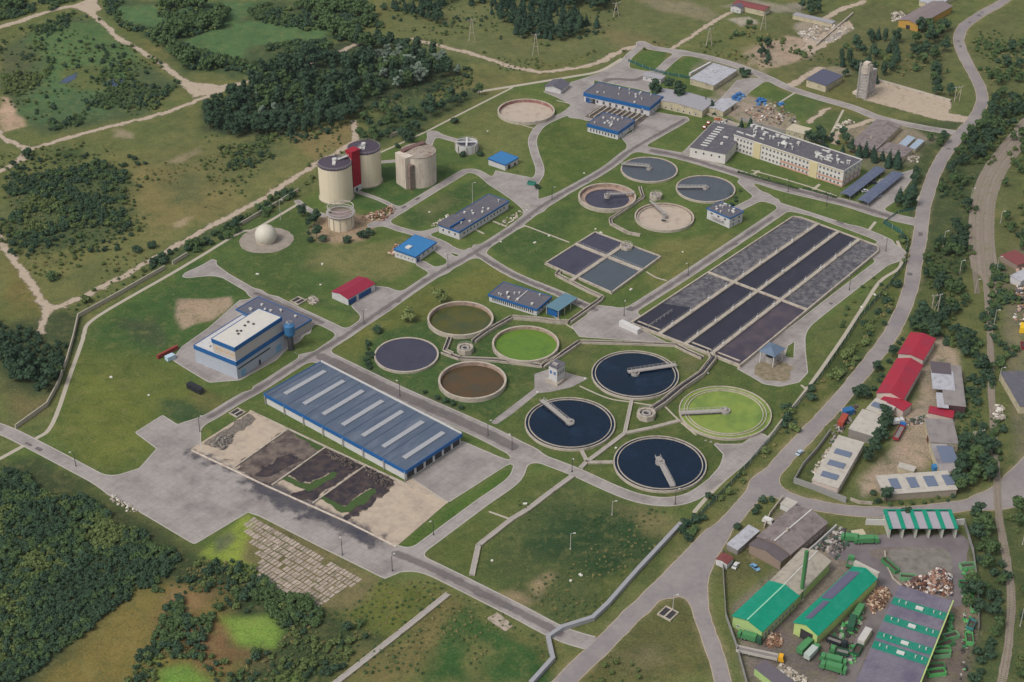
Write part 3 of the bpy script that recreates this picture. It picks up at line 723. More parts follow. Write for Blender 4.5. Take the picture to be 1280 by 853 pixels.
tank('clarifier_tank', 'dark blue clarifier farthest back of the four, bridge pointing right', (794, 467.5), 54.5, 1.2, .85, W_NAVY, launder=(1.6,), br=((845, 456), (785, 465), 2.4, 2.0), group=CG)
tank('clarifier_tank', 'round clarifier covered in yellow-green algae with double concrete rim', (906.5, 514.5), 57.5, 1.3, .9, W_GREEN, launder=(2.2, 3.6), br=((851, 516), (909, 513), 2.6, 2.2), group=CG)
tank('clarifier_tank', 'nearest dark blue clarifier, bridge pointing down to the lower rim', (825, 578.5), 58, 1.2, .85, W_NAVY, launder=(1.6,), br=((841, 608), (822, 571), 2.2, 2.0), group=CG)
TG = 'medium round tanks beside the splitter chamber'
tank('settling_tank', 'round tank brimful of dark slate water beside the hedge bank', (508, 443), 40.3, 1.2, .95, W_SLATE, thick=.8, group=TG)
tank('settling_tank', 'deep round tank with olive water and a pinkish inner wall', (575.5, 397.5), 41.2, 2.2, .2, W_OLIVE, M_INNER, .9, group=TG)
tank('settling_tank', 'deep round tank of bright grass-green water', (657, 429), 41.8, 2.0, .3, W_LIME, M_INNER, .9, group=TG)
tank('settling_tank', 'deep round tank of brown water with a pinkish inner wall', (590.5, 474.5), 42.5, 2.2, .2, W_BROWN, M_INNER, .9, group=TG)
UG = 'upper group of four round tanks'
tank('thickener_tank', 'grey water tank at the back of the upper group of four', (811.5, 211.5), 35.5, 1.2, .9, W_GREY, M_INNER, .7, br=((777, 205), (812, 208), 1.4, 1.6), group=UG)
t, o, R = tank('thickener_tank', 'half drained tank of the upper group with dark water and wide pale inner ledge', (759, 245), 36, 2.4, .15, W_SLATE, M_INNER, .9, br=((793, 241), (759, 243), 1.4, 1.8), group=UG)
MB().ring(0, 0, R*.76, R - 1.2, .1, .5, 72).build('ledge', M_INNER, t)
tank('thickener_tank', 'grey water tank on the right of the upper group with its bridge pointing left', (882, 235.5), 37, 1.2, .85, W_GREY, M_INNER, .7, br=((846, 234), (883, 234), 1.6, 1.8), group=UG)
M_DRY = mat('dry_tank_floor', C(176, 162, 148), .95, .12, .4, col2=C(150, 132, 118), f2=.6, s2=.2)
t, o, R = tank('thickener_tank', 'drained tank with a dry beige floor and a round dark pit', (830.5, 270.5), 37, 1.6, .12, M_DRY, M_INNER, .7, br=((813, 251), (832, 268), 1.2, 1.4), group=UG, cat='empty tank')
MB().ring(0, 0, R - 2.0, R - 1.5, .12, 1.0, 72).build('launder', M_WALLC, t)
q = at(830, 276.5, .2); m = MB().ring(0, 0, 1.6, 2.2, .12, .6, 20); pt = m.build('pit_ring', M_WALLC, t, (q[0]-o[0], q[1]-o[1]))
MB().disc(0, 0, 1.6, .2, 20).build('pit', M_DOORD, pt)
t, o, R = tank('storm_tank', 'empty round tank with a pale dry floor and rust-red inner wall', (657.7, 138), 35.6, 2.2, .12, M_DRY, mat('rusty_inner', C(140, 98, 92), .9, .18, .5, col2=C(166, 140, 130), f2=.55, s2=.4), .9, cat='empty tank')

# small chambers and open channels between the tanks
M_CHAN = mat('channel_water', C(60, 56, 62), .3, .1, .4)
def channel(label, pts, w=1.6, h=1.0, name='open_channel', rail=False, group=None, wmat=None):
    G = gp(pts, h); o = G[0]; G = [(a-o[0], b-o[1]) for a, b in G]
    t = thing(name, label, 'channel', (*o, 0), 0, group)
    m = MB(); mw = MB()
    for a, b in zip(G[:-1], G[1:]):
        L = hypot(b[0]-a[0], b[1]-a[1]); nx, ny = -(b[1]-a[1])/L*w/2, (b[0]-a[0])/L*w/2
        for s_ in (-1, 1): m.obox((a[0]+nx*s_, a[1]+ny*s_), (b[0]+nx*s_, b[1]+ny*s_), .4, -.2, h + .004*s_, .12)
        mw.obox(a, b, w - .3, 0, h * (.5 if h >= 1 else .84))
    m.build('channel_wall', M_WALLC, t); mw.build('channel_water', wmat or (M_CHAN if h >= 1 else M_STEEL), t)
    if rail:
        m = MB()
        m.rail(G, 1.0, .05, 3, h)
        m.build('railing', M_RAIL, t)
    return t
def chamber(label, c, r, h=3.0, name='splitter_chamber', n=8):
    o = at(*c, h); t = thing(name, label, 'chamber', (*o, 0))
    MB().ring(0, 0, r * .72, r, -.2, h, n).build('chamber_wall', M_WALLC, t)
    MB().ring(0, 0, r * .3, r * .5, .5, h - .2, 24).build('inner_ring', M_STEEL, t)
    MB().disc(0, 0, r * .73, h - .9, n).build('water', M_CHAN, t)
    MB().rail([(r*.93*cos(2*pi*k/n), r*.93*sin(2*pi*k/n)) for k in range(n + 1)], 1.1, .06, 1.6, h).build('railing', M_RAIL, t)
    return t
chamber('octagonal concrete splitter chamber among the four medium tanks', (581.5, 434), 4.0, 2.6)
chamber('octagonal concrete splitter chamber among the four large clarifiers', (808, 515.5), 4.3, 2.6)
chamber('small round concrete chamber between the upper four tanks', (820, 243), 3.6, 2.4)
chamber('round chamber on the upper corner of the four square basins', (783, 307), 3.6, 2.2)
channel('raised channel climbing from the clarifier splitter to the aeration basin', [(812,512),(829,501),(852,482),(877,465),(892,446),(888,438)], 2.6, 2.2, rail=True)
channel('long raised channel past the blue-roofed building to the square basins', [(592,425),(608,413),(640,395),(668,397),(700,401),(709,401)], 2.0, 1.6)
channel('raised channel with a corner box below the square basins', [(712,401),(750,374),(753,370),(735,362),(696,342),(700,337)], 1.8, 1.4)
channel('channel between the brown tank and the green tank leading right', [(553,439),(575,447),(620,449),(678,456),(697,441)], 2.2, 1.2)
channel('channel with a right-angle bend left of the splitter chamber', [(563,419),(556,437),(565,441)], 1.8, 1.2)
channel('raised channel running from the green tank up to the concrete yard', [(678,457),(700,443),(725,426),(800,428),(845,430),(858,437),(878,446)], 2.0, 1.2)
channel('thin channel from the back clarifier down to the pipe junction', [(790,498),(781,540)], 1.3, .8)
channel('thin channel from the green clarifier to the pipe junction', [(850,525),(815,534),(781,541)], 1.3, .8)
channel('thin channel from the pipe junction down to the loop road', [(781,541),(752,563),(733,577),(726,584)], 1.5, .8)
channel('short channel at the foot of the left dark blue clarifier', [(726,560),(734,577)], 1.2, .8)
channel('short channel at the left of the nearest clarifier', [(735,577.5),(766,577)], 1.2, .8)
channel('zigzag channel from the upper tanks to the square basins', [(800,233),(804,246),(763,273),(764,279),(785,290),(800,293)], 1.4, 1.2)
channel('straight pale duct crossing the grass to the bottom left of the junction', [(716,594),(690,613),(660,636),(640,648),(598,681),(590,718)], 1.8, .8, 'pipe_duct')
channel('long straight duct running to the bottom edge of the wild field', [(560,742),(500,790),(416,856)], 2.0, .8, 'pipe_duct')

# ---------------------------------------------------------------- rectangular basins
def quadmap(P):
    """bilinear coordinates over four surveyed corners"""
    def f(s_, t_):
        (ax, ay), (bx, by), (cx, cy), (dx, dy) = P
        return (ax*(1-s_)*(1-t_) + bx*s_*(1-t_) + cx*s_*t_ + dx*(1-s_)*t_, ay*(1-s_)*(1-t_) + by*s_*(1-t_) + cy*s_*t_ + dy*(1-s_)*t_)
    return f
H = 1.6
P = gp([(789,403),(994,268.5),(1103,309),(925,456)], H); o = P[0]
t = thing('aeration_basin', 'long aeration basin of four lanes of dark and rippled water', 'basin', (*o, 0))
fq = quadmap([(a-o[0], b-o[1]) for a, b in P])
m = MB(); cs = [(0, 0), (1, 0), (1, 1), (0, 1)]
ch = .035
rim = [(0, 0), (1-ch*.4, 0), (1, ch*2), (1, 1-ch*1.4), (1-ch*.9, 1), (0, 1)]
for a, b in zip(rim, rim[1:] + rim[:1]): m.obox(fq(*a), fq(*b), .7, -.2, H, .2)
m.build('basin_wall', M_WALLC, t)
div = [.27, .51, .745]
for k, d in enumerate(div):
    wk = MB().obox(fq(.002, d), fq(.998, d), 2.0, -.1, H + .02 + k*.003).build('walkway', M_WALLC, t)
    r_ = MB()
    for s_ in (-1, 1):
        a, b = fq(.002, d), fq(.998, d); L = hypot(b[0]-a[0], b[1]-a[1]); nx, ny = -(b[1]-a[1])/L*.9*s_, (b[0]-a[0])/L*.9*s_
        r_.rail([(a[0]+nx, a[1]+ny), (b[0]+nx, b[1]+ny)], 1.1, .04, 4, H + .03)
    r_.build('railing', M_RAIL, wk)
    for j in range(9):
        x, y = fq(.07 + j * .107, d); MB().tube((x, y, H), (x, y, H + 2.6), .12, 5).box(x-.5, y-.5, H+.03, x+.5, y+.5, H+.9).build('valve', M_VENT, wk)
MB().obox(fq(.44, .002), fq(.44, .998), 1.6, -.1, H + .012).build('walkway', M_WALLC, t)
e = .012
ed = [0] + div + [1]
cell = {(0, 0): W_AER, (0, 1): W_AER, (1, 0): W_DARK, (1, 1): W_DARK, (2, 0): W_DARK, (2, 1): W_DARK, (3, 0): water('violet_brown_water', C(66, 60, 72), .3, c2=C(88, 76, 82), s2=.09, f2=.5), (3, 1): W_AER}
for (i, j), wm in cell.items():
    s0, s1 = (0, .44) if j == 0 else (.44, 1); t0, t1 = ed[i], ed[i+1]
    A = [(s0+.004, t0+.01), (s1-.004, t0+.01), (s1-.004, t1-.01), (s0+.004, t1-.01)]
    if (i, j) == (3, 1): A = [(s0+.004, t0+.01), (s1-.004, t0+.01), (s1-.004, 1-ch*1.6), (s1-ch, t1-.01), (s0+.004, t1-.01)]
    if (i, j) == (0, 1): A = [(s0+.004, t0+.01), (s1-ch*.5, t0+.01), (s1-.004, t0+ch*2), (s1-.004, t1-.01), (s0+.004, t1-.01)]
    if (i, j) == (0, 0):
        MB().quad(*[(*fq(*q), H - .55) for q in [(.004, t0+.01), (.17, t0+.01), (.21, t1-.01), (.004, t1-.01)]]).build('water', W_DARK, t); A[0] = (.1701, t0+.01); A[3] = (.2101, t1-.01)
    w_ = MB().quad(*[(*fq(*q), H - .55) for q in A]).build('water', wm, t)
for i in (0, 2, 3): MB().obox(fq(.02, ed[i] + .03), fq(.02, ed[i+1] - .03), .8, H - .3, H + .03).build('weir', M_WALLC, t)
a, b = fq(.02, .04), fq(.1, .24)
MB().rail([fq(.01, .15), fq(.14, .15)], 1.6, .09, 3, H - .2).build('lifting_frame', M_RAIL, t)
H = 1.3
P = gp([(682,328.5),(744,289.5),(826,320),(764.5,365)], H); o = P[0]
t = thing('square_basin', 'four square settling basins joined by a cross of walkways', 'basin', (*o, 0))
fq = quadmap([(a-o[0], b-o[1]) for a, b in P])
m = MB()
for a, b in zip(cs, cs[1:] + cs[:1]): m.obox(fq(*a), fq(*b), .8, -.2, H, .3)
m.build('basin_wall', M_WALLC, t)
for k, (a, b) in enumerate([((.6, 0), (.6, 1)), ((-.12, .48), (1.02, .48))]):
    wk = MB().obox(fq(*a), fq(*b), 2.2, -.1, H + .02 + .004*k).build('walkway', M_WALLC, t)
    A, B = fq(*a), fq(*b); L = hypot(B[0]-A[0], B[1]-A[1]); r_ = MB()
    for s_ in (-1, 1):
        nx, ny = -(B[1]-A[1])/L*s_, (B[0]-A[0])/L*s_; r_.rail([(A[0]+nx, A[1]+ny), (B[0]+nx, B[1]+ny)], 1.1, .04, 4, H + .03)
    r_.build('railing', M_RAIL, wk)
for s0, s1, t0, t1, wm in [(0, .6, 0, .48, W_SLATE), (.6, 1, 0, .48, W_SLATE), (0, .6, .48, 1, water('teal_grey_water', C(76, 84, 92), .2)), (.6, 1, .48, 1, MATS['teal_grey_water'])]:
    MB().quad(*[(*fq(*q), H - .5) for q in [(s0+.012, t0+.012), (s1-.012, t0+.012), (s1-.012, t1-.012), (s0+.012, t1-.012)]]).build('water', wm, t)

# ---------------------------------------------------------------- buildings
_wc = {}
def window(parent, x, y, z, rz, w_, h_, pane=None, frame=None, name='window', nm2='pane'):
    k = (round(w_, 2), round(h_, 2), name, (pane or M_GLASS).name, (frame or M_FRAME).name)
    if k not in _wc:
        f = MB(); b = .12 if w_ > .8 else .08
        f.box(-w_/2, -.10, -h_/2, w_/2, .1, -h_/2 + b).box(-w_/2, -.10, h_/2 - b, w_/2, .1, h_/2)
        f.box(-w_/2, -.10, -h_/2 + b, -w_/2 + b, .1, h_/2 - b).box(w_/2 - b, -.10, -h_/2 + b, w_/2, .1, h_/2 - b)
        if w_ > 1.2 and name == 'window': f.box(-.04, -.09, -h_/2 + b, .04, .1, h_/2 - b)
        p = MB().box(-w_/2 + b, -.04, -h_/2 + b, w_/2 - b, .1, h_/2 - b)
        a = f.build(name, frame or M_FRAME); c = p.build(nm2, pane or M_GLASS); _wc[k] = (a.data, c.data)
        bpy.data.objects.remove(a); bpy.data.objects.remove(c)
    da, dc = _wc[k]
    a = bpy.data.objects.new(name, da); COL.objects.link(a); a.parent = parent; a.location = (x, y, z); a.rotation_euler = (0, 0, rz)
    c = bpy.data.objects.new(nm2, dc); COL.objects.link(c); c.parent = a
    return a
def face(t, W, D, f, u, z, w_, h_, **k):
    """put an opening on the front (F, y=0), left (L, x=0), right (R, x=W) or back (B) face at distance u"""
    if f == 'F': return window(t, u, 0, z, 0, w_, h_, **k)
    if f == 'L': return window(t, 0, u, z, -pi/2, w_, h_, **k)
    if f == 'R': return window(t, W, u, z, pi/2, w_, h_, **k)
    if f == 'B': return window(t, u, D, z, pi, w_, h_, **k)
def roofpt(kind, W, D, h, rise, x, y):
    if kind == 'gx': return h + rise * (1 - abs(y - D/2) / (D/2))
    if kind == 'gy': return h + rise * (1 - abs(x - W/2) / (W/2))
    if kind == 'mono': return h + rise * y / D
    return h + rise
def building(name, label, S, R, L, h, wall=None, roof=None, kind='flat', rise=0.0, z=None, band=None, bh=1.2, over=.5, wins=(), doors=(), vents=0, skyl=(), cat='building', group=None, W=None, D=None, chim=0, base=None, seed=1, ang=None, zb=0.0, vlist=()):
    z = h if z is None else z; wall = wall or M_WHITE; roof = roof or M_BITUM
    S_, R_, L_ = at(*S, z), at(*R, z), at(*L, z)
    a = atan2(R_[1]-S_[1], R_[0]-S_[0]) if ang is None else ang
    W = W or hypot(R_[0]-S_[0], R_[1]-S_[1]); D = D or hypot(L_[0]-S_[0], L_[1]-S_[1])
    t = thing(name, label, cat, (*S_, 0), a, group)
    m = MB()
    if kind == 'flat': m.box(0, 0, -.3, W, D, h - .05)
    else:
        pts = {'gx': [(0, 0), (W, 0), (W, D), (0, D)]}.get(kind, None)
        if kind == 'gx':
            m.v = [(0,0,-.3),(W,0,-.3),(W,D,-.3),(0,D,-.3),(0,0,h),(W,0,h),(W,D/2,h+rise),(W,D,h),(0,D,h),(0,D/2,h+rise)]
            m.f = [(0,1,5,4),(1,2,7,6,5),(2,3,8,7),(3,0,4,9,8)]
        elif kind == 'gy':
            m.v = [(0,0,-.3),(W,0,-.3),(W,D,-.3),(0,D,-.3),(0,0,h),(W/2,0,h+rise),(W,0,h),(W,D,h),(W/2,D,h+rise),(0,D,h)]
            m.f = [(0,1,6,5,4),(1,2,7,6),(2,3,9,8,7),(3,0,4,9)]
        elif kind == 'mono':
            m.v = [(0,0,-.3),(W,0,-.3),(W,D,-.3),(0,D,-.3),(0,0,h),(W,0,h),(W,D,h+rise),(0,D,h+rise)]
            m.f = [(0,1,5,4),(1,2,6,5),(2,3,7,6),(3,0,4,7)]
    m.build('wall', wall, t)
    m = MB(); e = over; T = .25
    if kind == 'flat': m.box(-e, -e, h - .05, W + e, D + e, h + .12)
    elif kind == 'gx':
        r_ = rise * (1 + 2 * e / D) if D else rise
        for sgn in (0, 1):
            y0 = -e if sgn == 0 else D + e; z0 = h - rise * 2 * e / D
            m.quad((-e, y0, z0 + T), (W + e, y0, z0 + T), (W + e, D/2, h + rise + T), (-e, D/2, h + rise + T))
            m.quad((-e, y0, z0), (W + e, y0, z0), (W + e, y0, z0 + T), (-e, y0, z0 + T))
            for x in (-e, W + e): m.quad((x, y0, z0), (x, D/2, h + rise), (x, D/2, h + rise + T), (x, y0, z0 + T))
            m.quad((-e, y0, z0), (W + e, y0, z0), (W + e, D/2, h + rise), (-e, D/2, h + rise))
    elif kind == 'gy':
        for sgn in (0, 1):
            x0 = -e if sgn == 0 else W + e; z0 = h - rise * 2 * e / W
            m.quad((x0, -e, z0 + T), (x0, D + e, z0 + T), (W/2, D + e, h + rise + T), (W/2, -e, h + rise + T))
            m.quad((x0, -e, z0), (x0, D + e, z0), (x0, D + e, z0 + T), (x0, -e, z0 + T))
            for y in (-e, D + e): m.quad((x0, y, z0), (W/2, y, h + rise), (W/2, y, h + rise + T), (x0, y, z0 + T))
            m.quad((x0, -e, z0), (x0, D + e, z0), (W/2, D + e, h + rise), (W/2, -e, h + rise))
    elif kind == 'mono':
        z0 = h - rise * e / D; z1 = h + rise * (1 + e / D); i = 0
        m.v = [(-e,-e,z0),(W+e,-e,z0),(W+e,D+e,z1),(-e,D+e,z1),(-e,-e,z0+T),(W+e,-e,z0+T),(W+e,D+e,z1+T),(-e,D+e,z1+T)]
        m.f = [(0,3,2,1),(4,5,6,7),(0,1,5,4),(1,2,6,5),(2,3,7,6),(3,0,4,7)]
    rf = m.build('roof', roof, t)
    if band:
        m = MB(); e2 = over + .06; z1 = h + .35 if kind == 'flat' else h + .3; z0 = z1 - bh
        dz = rise if kind == 'mono' else 0
        m.box(-e2, -e2, z0, W + e2, -e2 + .3, z1)
        def sl(x):
            i = len(m.v)
            m.v.extend([(x, -e2 + .3, z0), (x + .3, -e2 + .3, z0), (x + .3, D + e2, z0 + dz), (x, D + e2, z0 + dz), (x, -e2 + .3, z1), (x + .3, -e2 + .3, z1), (x + .3, D + e2, z1 + dz), (x, D + e2, z1 + dz)])
            m.f.extend([(i,i+3,i+2,i+1),(i+4,i+5,i+6,i+7),(i,i+1,i+5,i+4),(i+1,i+2,i+6,i+5),(i+2,i+3,i+7,i+6),(i+3,i,i+4,i+7)])
        sl(-e2); sl(W + e2 - .3)
        m.box(-e2 + .3, D + e2 - .3, z0 + dz, W + e2 - .3, D + e2, z1 + dz)
        m.build('fascia', band, t)
    for f, n, z0, w_, h_ in wins:
        Lf = W if f in 'FB' else D; a0, a1 = 0.06, .94
        for k in range(n): face(t, W, D, f, Lf * (a0 + (a1 - a0) * (k + .5) / n), z0 + h_/2, w_, h_)
    for d in doors:
        f, fr, w_, h_, dm = d[:5]; Lf = W if f in 'FB' else D
        face(t, W, D, f, Lf * fr, h_/2, w_, h_, pane=dm, frame=dm, name='door', nm2='door_leaf')
    rr = random.Random(seed)
    for k in range(vents):
        x, y = rr.uniform(.08, .92) * W, rr.uniform(.15, .85) * D; zz = roofpt(kind, W, D, h, rise, x, y)
        q = rr.random(); mm = MB()
        if q < .5: mm.box(x-.5, y-.5, zz, x+.5, y+.5, zz + .8).box(x-.6, y-.6, zz+.8, x+.6, y+.6, zz+.95)
        else: mm.cyl(x, y, .3, zz, zz + 1.1, 8).cyl(x, y, .5, zz + 1.1, zz + 1.3, 8)
        mm.build('roof_vent', M_VENT, rf)
    for (x, y, sx, sy, hh, mm_) in vlist:
        zz = roofpt(kind, W, D, h, rise, x*W, y*D)
        MB().box(x*W-sx/2, y*D-sy/2, zz-.1, x*W+sx/2, y*D+sy/2, zz+hh).build('roof_unit', mm_, rf)
    for s_ in skyl:
        fx, fy, sx, sy, sm = s_
        x, y = fx * W, fy * D; zz = roofpt(kind, W, D, h, rise, x, y) + .25
        z2 = [roofpt(kind, W, D, h, rise, x + i*sx/2, y + j*sy/2) + .25 for i, j in ((-1,-1),(1,-1),(1,1),(-1,1))]
        c = [(x-sx/2, y-sy/2), (x+sx/2, y-sy/2), (x+sx/2, y+sy/2), (x-sx/2, y+sy/2)]
        mm = MB(); mm.v = [(*c[i], z2[i] - .1) for i in range(4)] + [(*c[i], z2[i] + .3) for i in range(4)]
        mm.f = [(4,5,6,7),(0,1,5,4),(1,2,6,5),(2,3,7,6),(3,0,4,7)]
        mm.build('skylight', sm, rf)
    for k in range(chim):
        mm = MB().box(W*(.3+.3*k), D*.45, h, W*(.3+.3*k)+.9, D*.45+.9, h + rise + 1.6); mm.build('chimney', M_WALLC, rf)
    return t, W, D, a, rf
# ---------------------------------------------------------------- big hall over the drying beds
M_ROOFB = mat('blue_grey_roof', C(82, 94, 112), .7, .12, .4, col2=C(100, 108, 122), f2=.55, s2=.2, stretch=(.25, 1, 1))
M_SKYL = mat('skylight_panel', C(158, 160, 164), .5, .10, 1.5)
M_PALE = mat('pale_panel', C(196, 194, 192), .8, .06, .5)
M_SEAM = mat('seam_dark', C(58, 68, 90), .7, .05, 1)
h = 5.4
t, W, D, a, rf = building('storage_hall', 'huge hall with slate blue roof and seven long pale skylights beside the drying beds', (507, 588), (575.5, 543), (321, 499), h, M_PALE, M_ROOFB, 'flat', band=M_BLUE, bh=1.8, over=.6,
    skyl=[(.52, f, 24.5, 2.4, M_SKYL) for f in [(.07 + i*.1415) for i in range(7)]])
for i in range(7):
    y = D * (.0 + (i + 1) * .1365 + .02)
    MB().box(.2, y - .12, h + .1, W - .2, y + .12, h + .2).build('roof_seam', M_SEAM, rf)
MB().box(W + .2, -.3, h + .1, W + .62, D + .3, h + .9).build('parapet', M_VENT, rf)
for i in range(8):
    y = D * i / 7; MB().box(-.75, y - .2, -.2, -.4, y + .2, h - .4).build('column', M_STEEL, t)
for i in range(6):
    x = W * (i + .5) / 6
    window(t, x, 0, 1.9, 0, W/6 - 1.0, 3.2, pane=M_DOORD, frame=M_PALE, name='bay_opening', nm2='bay_recess')
# white and blue sludge house
t, W, D, a, rf = building('sludge_building', 'tall white building with two blue bands and a stepped light roof', (295, 453.5), (354.6, 414), (246, 430), 9.3, mat('grey_blue_cladding', C(166, 172, 182), .7, .06, .5), M_WHITE, band=M_BLUE, bh=2.2, over=.15,
    doors=[('F', .12, 3.0, 3.6, mat('glazed_door', C(120, 160, 190), .3, .08, 1)), ('F', .46, 1.2, 2.6, M_DOORD), ('F', .86, 3.6, 4.0, MATS['glazed_door'])])
window(t, W*.36, 0, 5.2, 0, W*.66, .7, pane=M_DOORD, frame=M_DOORD, name='ribbon_window')
h2 = 7.3; W2 = W * .985; D2 = 14.5
up = MB().box(.6, .6, 9.3, W2, D2, 9.4 + h2).build('upper_storey', mat('beige_cladding', C(184, 178, 172), .7, .06, .5), t)
MB().box(.3, .3, 9.4 + h2, W2 + .3, D2 + .3, 9.5 + h2 + .15).build('upper_roof', mat('light_roof', C(196, 192, 184), .8, .08, .4), up)
m = MB(); z0, z1 = 9.3 + h2 - 1.6, 9.3 + h2 + .5
m.box(.2, .2, z0, W2+.4, .5, z1).box(.2, .5, z0, .5, D2+.1, z1).box(W2+.1, .5, z0, W2+.4, D2+.1, z1).box(.5, D2+.1, z0, W2+.1, D2+.4, z1)
m.build('upper_fascia', M_BLUE, up)
for k in range(4):
    w_ = window(up, .6, 2.4 + k*3.2, 12.4, -pi/2, 2.2, 2.2, pane=mat('warm_pane', C(198, 166, 134), .4, .1, 1))
for k, (fx, fy) in enumerate([(.35,.6),(.38,.5),(.52,.62),(.62,.68),(.62,.45),(.3,.45)]):
    MB().box(W2*fx, D2*fy, 9.5+h2, W2*fx+.9, D2*fy+.9, 10.2+h2).build('roof_vent', M_DGREY, up)
for k in range(9):
    MB().box(W*(.08+.1*k), D*.72, 9.4, W*(.08+.1*k)+1.0, D*.72+1.0, 10.3).build('roof_unit', M_VENT, rf)
building('low_annex', 'low annex with dark blue-grey roof along the back of the two-banded white building', (361.5, 416.5), (389, 400), (294, 388), 4.6, mat('annex_wall', C(170, 164, 158), .8, .08, .5), mat('annex_roof', C(92, 94, 108), .85, .1, .5), band=M_BLUE, bh=.8, over=.2, vents=14, seed=3)
o = at(364, 437); t = thing('feed_silo', 'blue cylindrical silo on a dark stalk by the white and blue building', 'silo', (*o, 0))
m = MB().cyl(0, 0, 1.5, 0, 9, 10); m.build('support', M_DGREY, t)
MB().cyl(0, 0, 2.6, 9, 13.5, 20).cyl(0, 0, 1.4, 7.2, 9, 20, r1=2.6).cyl(0, 0, 2.6, 13.5, 14.6, 20, r1=.6).build('silo_body', mat('silo_blue', C(60, 112, 156), .5, .1, .8), t, smoothf=False)
MB().rail([(1.5*cos(a_*pi/4), 1.5*sin(a_*pi/4)) for a_ in range(9)], .9, .05, 2, 14.5).build('railing', M_RAIL, t)

# sludge digesters with red stair tower
M_CREAM = mat('cream_cladding', C(212, 200, 176), .8, .05, .6)
lines(M_CREAM, 0, 3.0, .12, .9, 3.0)
M_DROOF = mat('dark_dome_roof', C(74, 66, 78), .8, .10, .6)
def digester(label, base, hw, h):
    o = at(*base); R = hw * mpp(*base)
    t = thing('digester', label, 'digester', (*o, 0), 0, 'cream digesters joined by the red tower')
    MB().cyl(0, 0, R, -.3, h, 64, cap=False).build('shell', M_CREAM, t, smoothf=True)
    MB().ring(0, 0, R, R + .7, -.2, .5, 48).build('plinth', M_WALLC, t)
    r_ = MB().cyl(0, 0, R + .15, h, h + .5, 64).cyl(0, 0, R - .3, h + .5, h + 1.6, 64, r1=2.5).build('roof', M_DROOF, t)
    MB().rail([((R-.1)*cos(k*pi/16), (R-.1)*sin(k*pi/16)) for k in range(33)], 1.1, .05, 2.5, h + .5).build('railing', M_RAIL, r_)
    MB().cyl(0, 0, 1.3, h + 1.4, h + 3.2, 12).box(-.9, -4.5, h + 1.0, .9, -.5, h + 2.0).build('gas_dome', M_VENT, r_)
    return o, R
o1, R1 = digester('nearer cream digester on the left of the red tower, above the small gas holder', (421, 246), 20.8, 20.5)
o2, R2 = digester('farther cream digester on the right of the red tower', (457, 226), 20.3, 20.5)
oc = at(443.5, 237); ang = radians(51)
t = thing('stair_tower', 'dark red stair tower standing between the two cream digesters', 'tower', (*oc, 0), ang)
MB().box(-3.2, -2.4, 3.2, 3.2, 2.4, 24.5).build('tower_shaft', mat('tower_red', C(150, 28, 46), .7, .08, .5), t)
MB().box(-3.4, -2.6, 24.5, 3.4, 2.6, 25.0).build('roof', MATS['tower_red'], t)
MB().box(-3.0, -2.8, -.2, 3.0, 2.2, 3.2).build('base_storey', M_WHITE, t)
window(t, -1, -2.8, 1.3, 0, 1.6, 2.2, pane=M_DOORD, frame=M_DOORD, name='door', nm2='door_leaf')
for oo, lab in ((o1, 'pale footbridge from the red tower onto the nearer digester'), (o2, 'pale footbridge from the red tower onto the farther digester')):
    d = (oo[0]-oc[0], oo[1]-oc[1]); L = hypot(*d); e_ = (d[0]*(L-1.5)/L, d[1]*(L-1.5)/L); s_ = (d[0]*3.6/L, d[1]*3.6/L)
    tb = thing('footbridge', lab, 'footbridge', (*oc, 22.2)); MB().obox(s_, e_, 1.8, 0, .3).build('deck', M_VENT, tb)
    n_ = (-d[1]/L*.85, d[0]/L*.85); m = MB()
    for q in (-1, 1): m.rail([(s_[0]+n_[0]*q, s_[1]+n_[1]*q), (e_[0]+n_[0]*q, e_[1]+n_[1]*q)], 1.1, .08, 2, .3)
    m.build('railing', M_VENT, tb)
# older bare concrete digester with its stair shaft
M_OLDC = mat('stained_concrete', C(198, 186, 172), .9, .12, .5, col2=C(162, 146, 134), f2=.58, s2=.35, stretch=(1, 1, .25))
o = at(524, 226); R = 22 * mpp(524, 226); t = thing('old_digester', 'stained grey concrete digester with a crumbling stair shaft on its left', 'digester', (*o, 0))
MB().cyl(0, 0, R, -.3, 18.5, 56, cap=False).build('shell', M_OLDC, t, smoothf=True)
rf = MB().cyl(0, 0, R + .1, 18.5, 19.0, 56).cyl(0, 0, R - .5, 19, 20.2, 56, r1=3).build('roof', mat('pale_worn_roof', C(160, 150, 138), .9, .18, .4, col2=C(118, 98, 86), f2=.52, s2=.4), t)
MB().obox((-9, -3), (3, 8.5), 3.2, 19.2, 20.6).build('roof_duct', mat('rust_duct', C(110, 84, 78), .8, .15, .5), rf)
a_ = radians(-39); MB().obox((-10.5, -1.5), (-4.5, -9.5), 6.0, -.3, 19.4).build('stair_shaft', M_OLDC, t)
m = MB().obox((-5.6, -8.2), (-3.0, -11.6), 3.0, -.2, 15.0); m.build('stair_flight', mat('broken_concrete', C(142, 124, 114), .9, .3, 1.5, col2=C(84, 74, 70), f2=.5, s2=1.2), t)
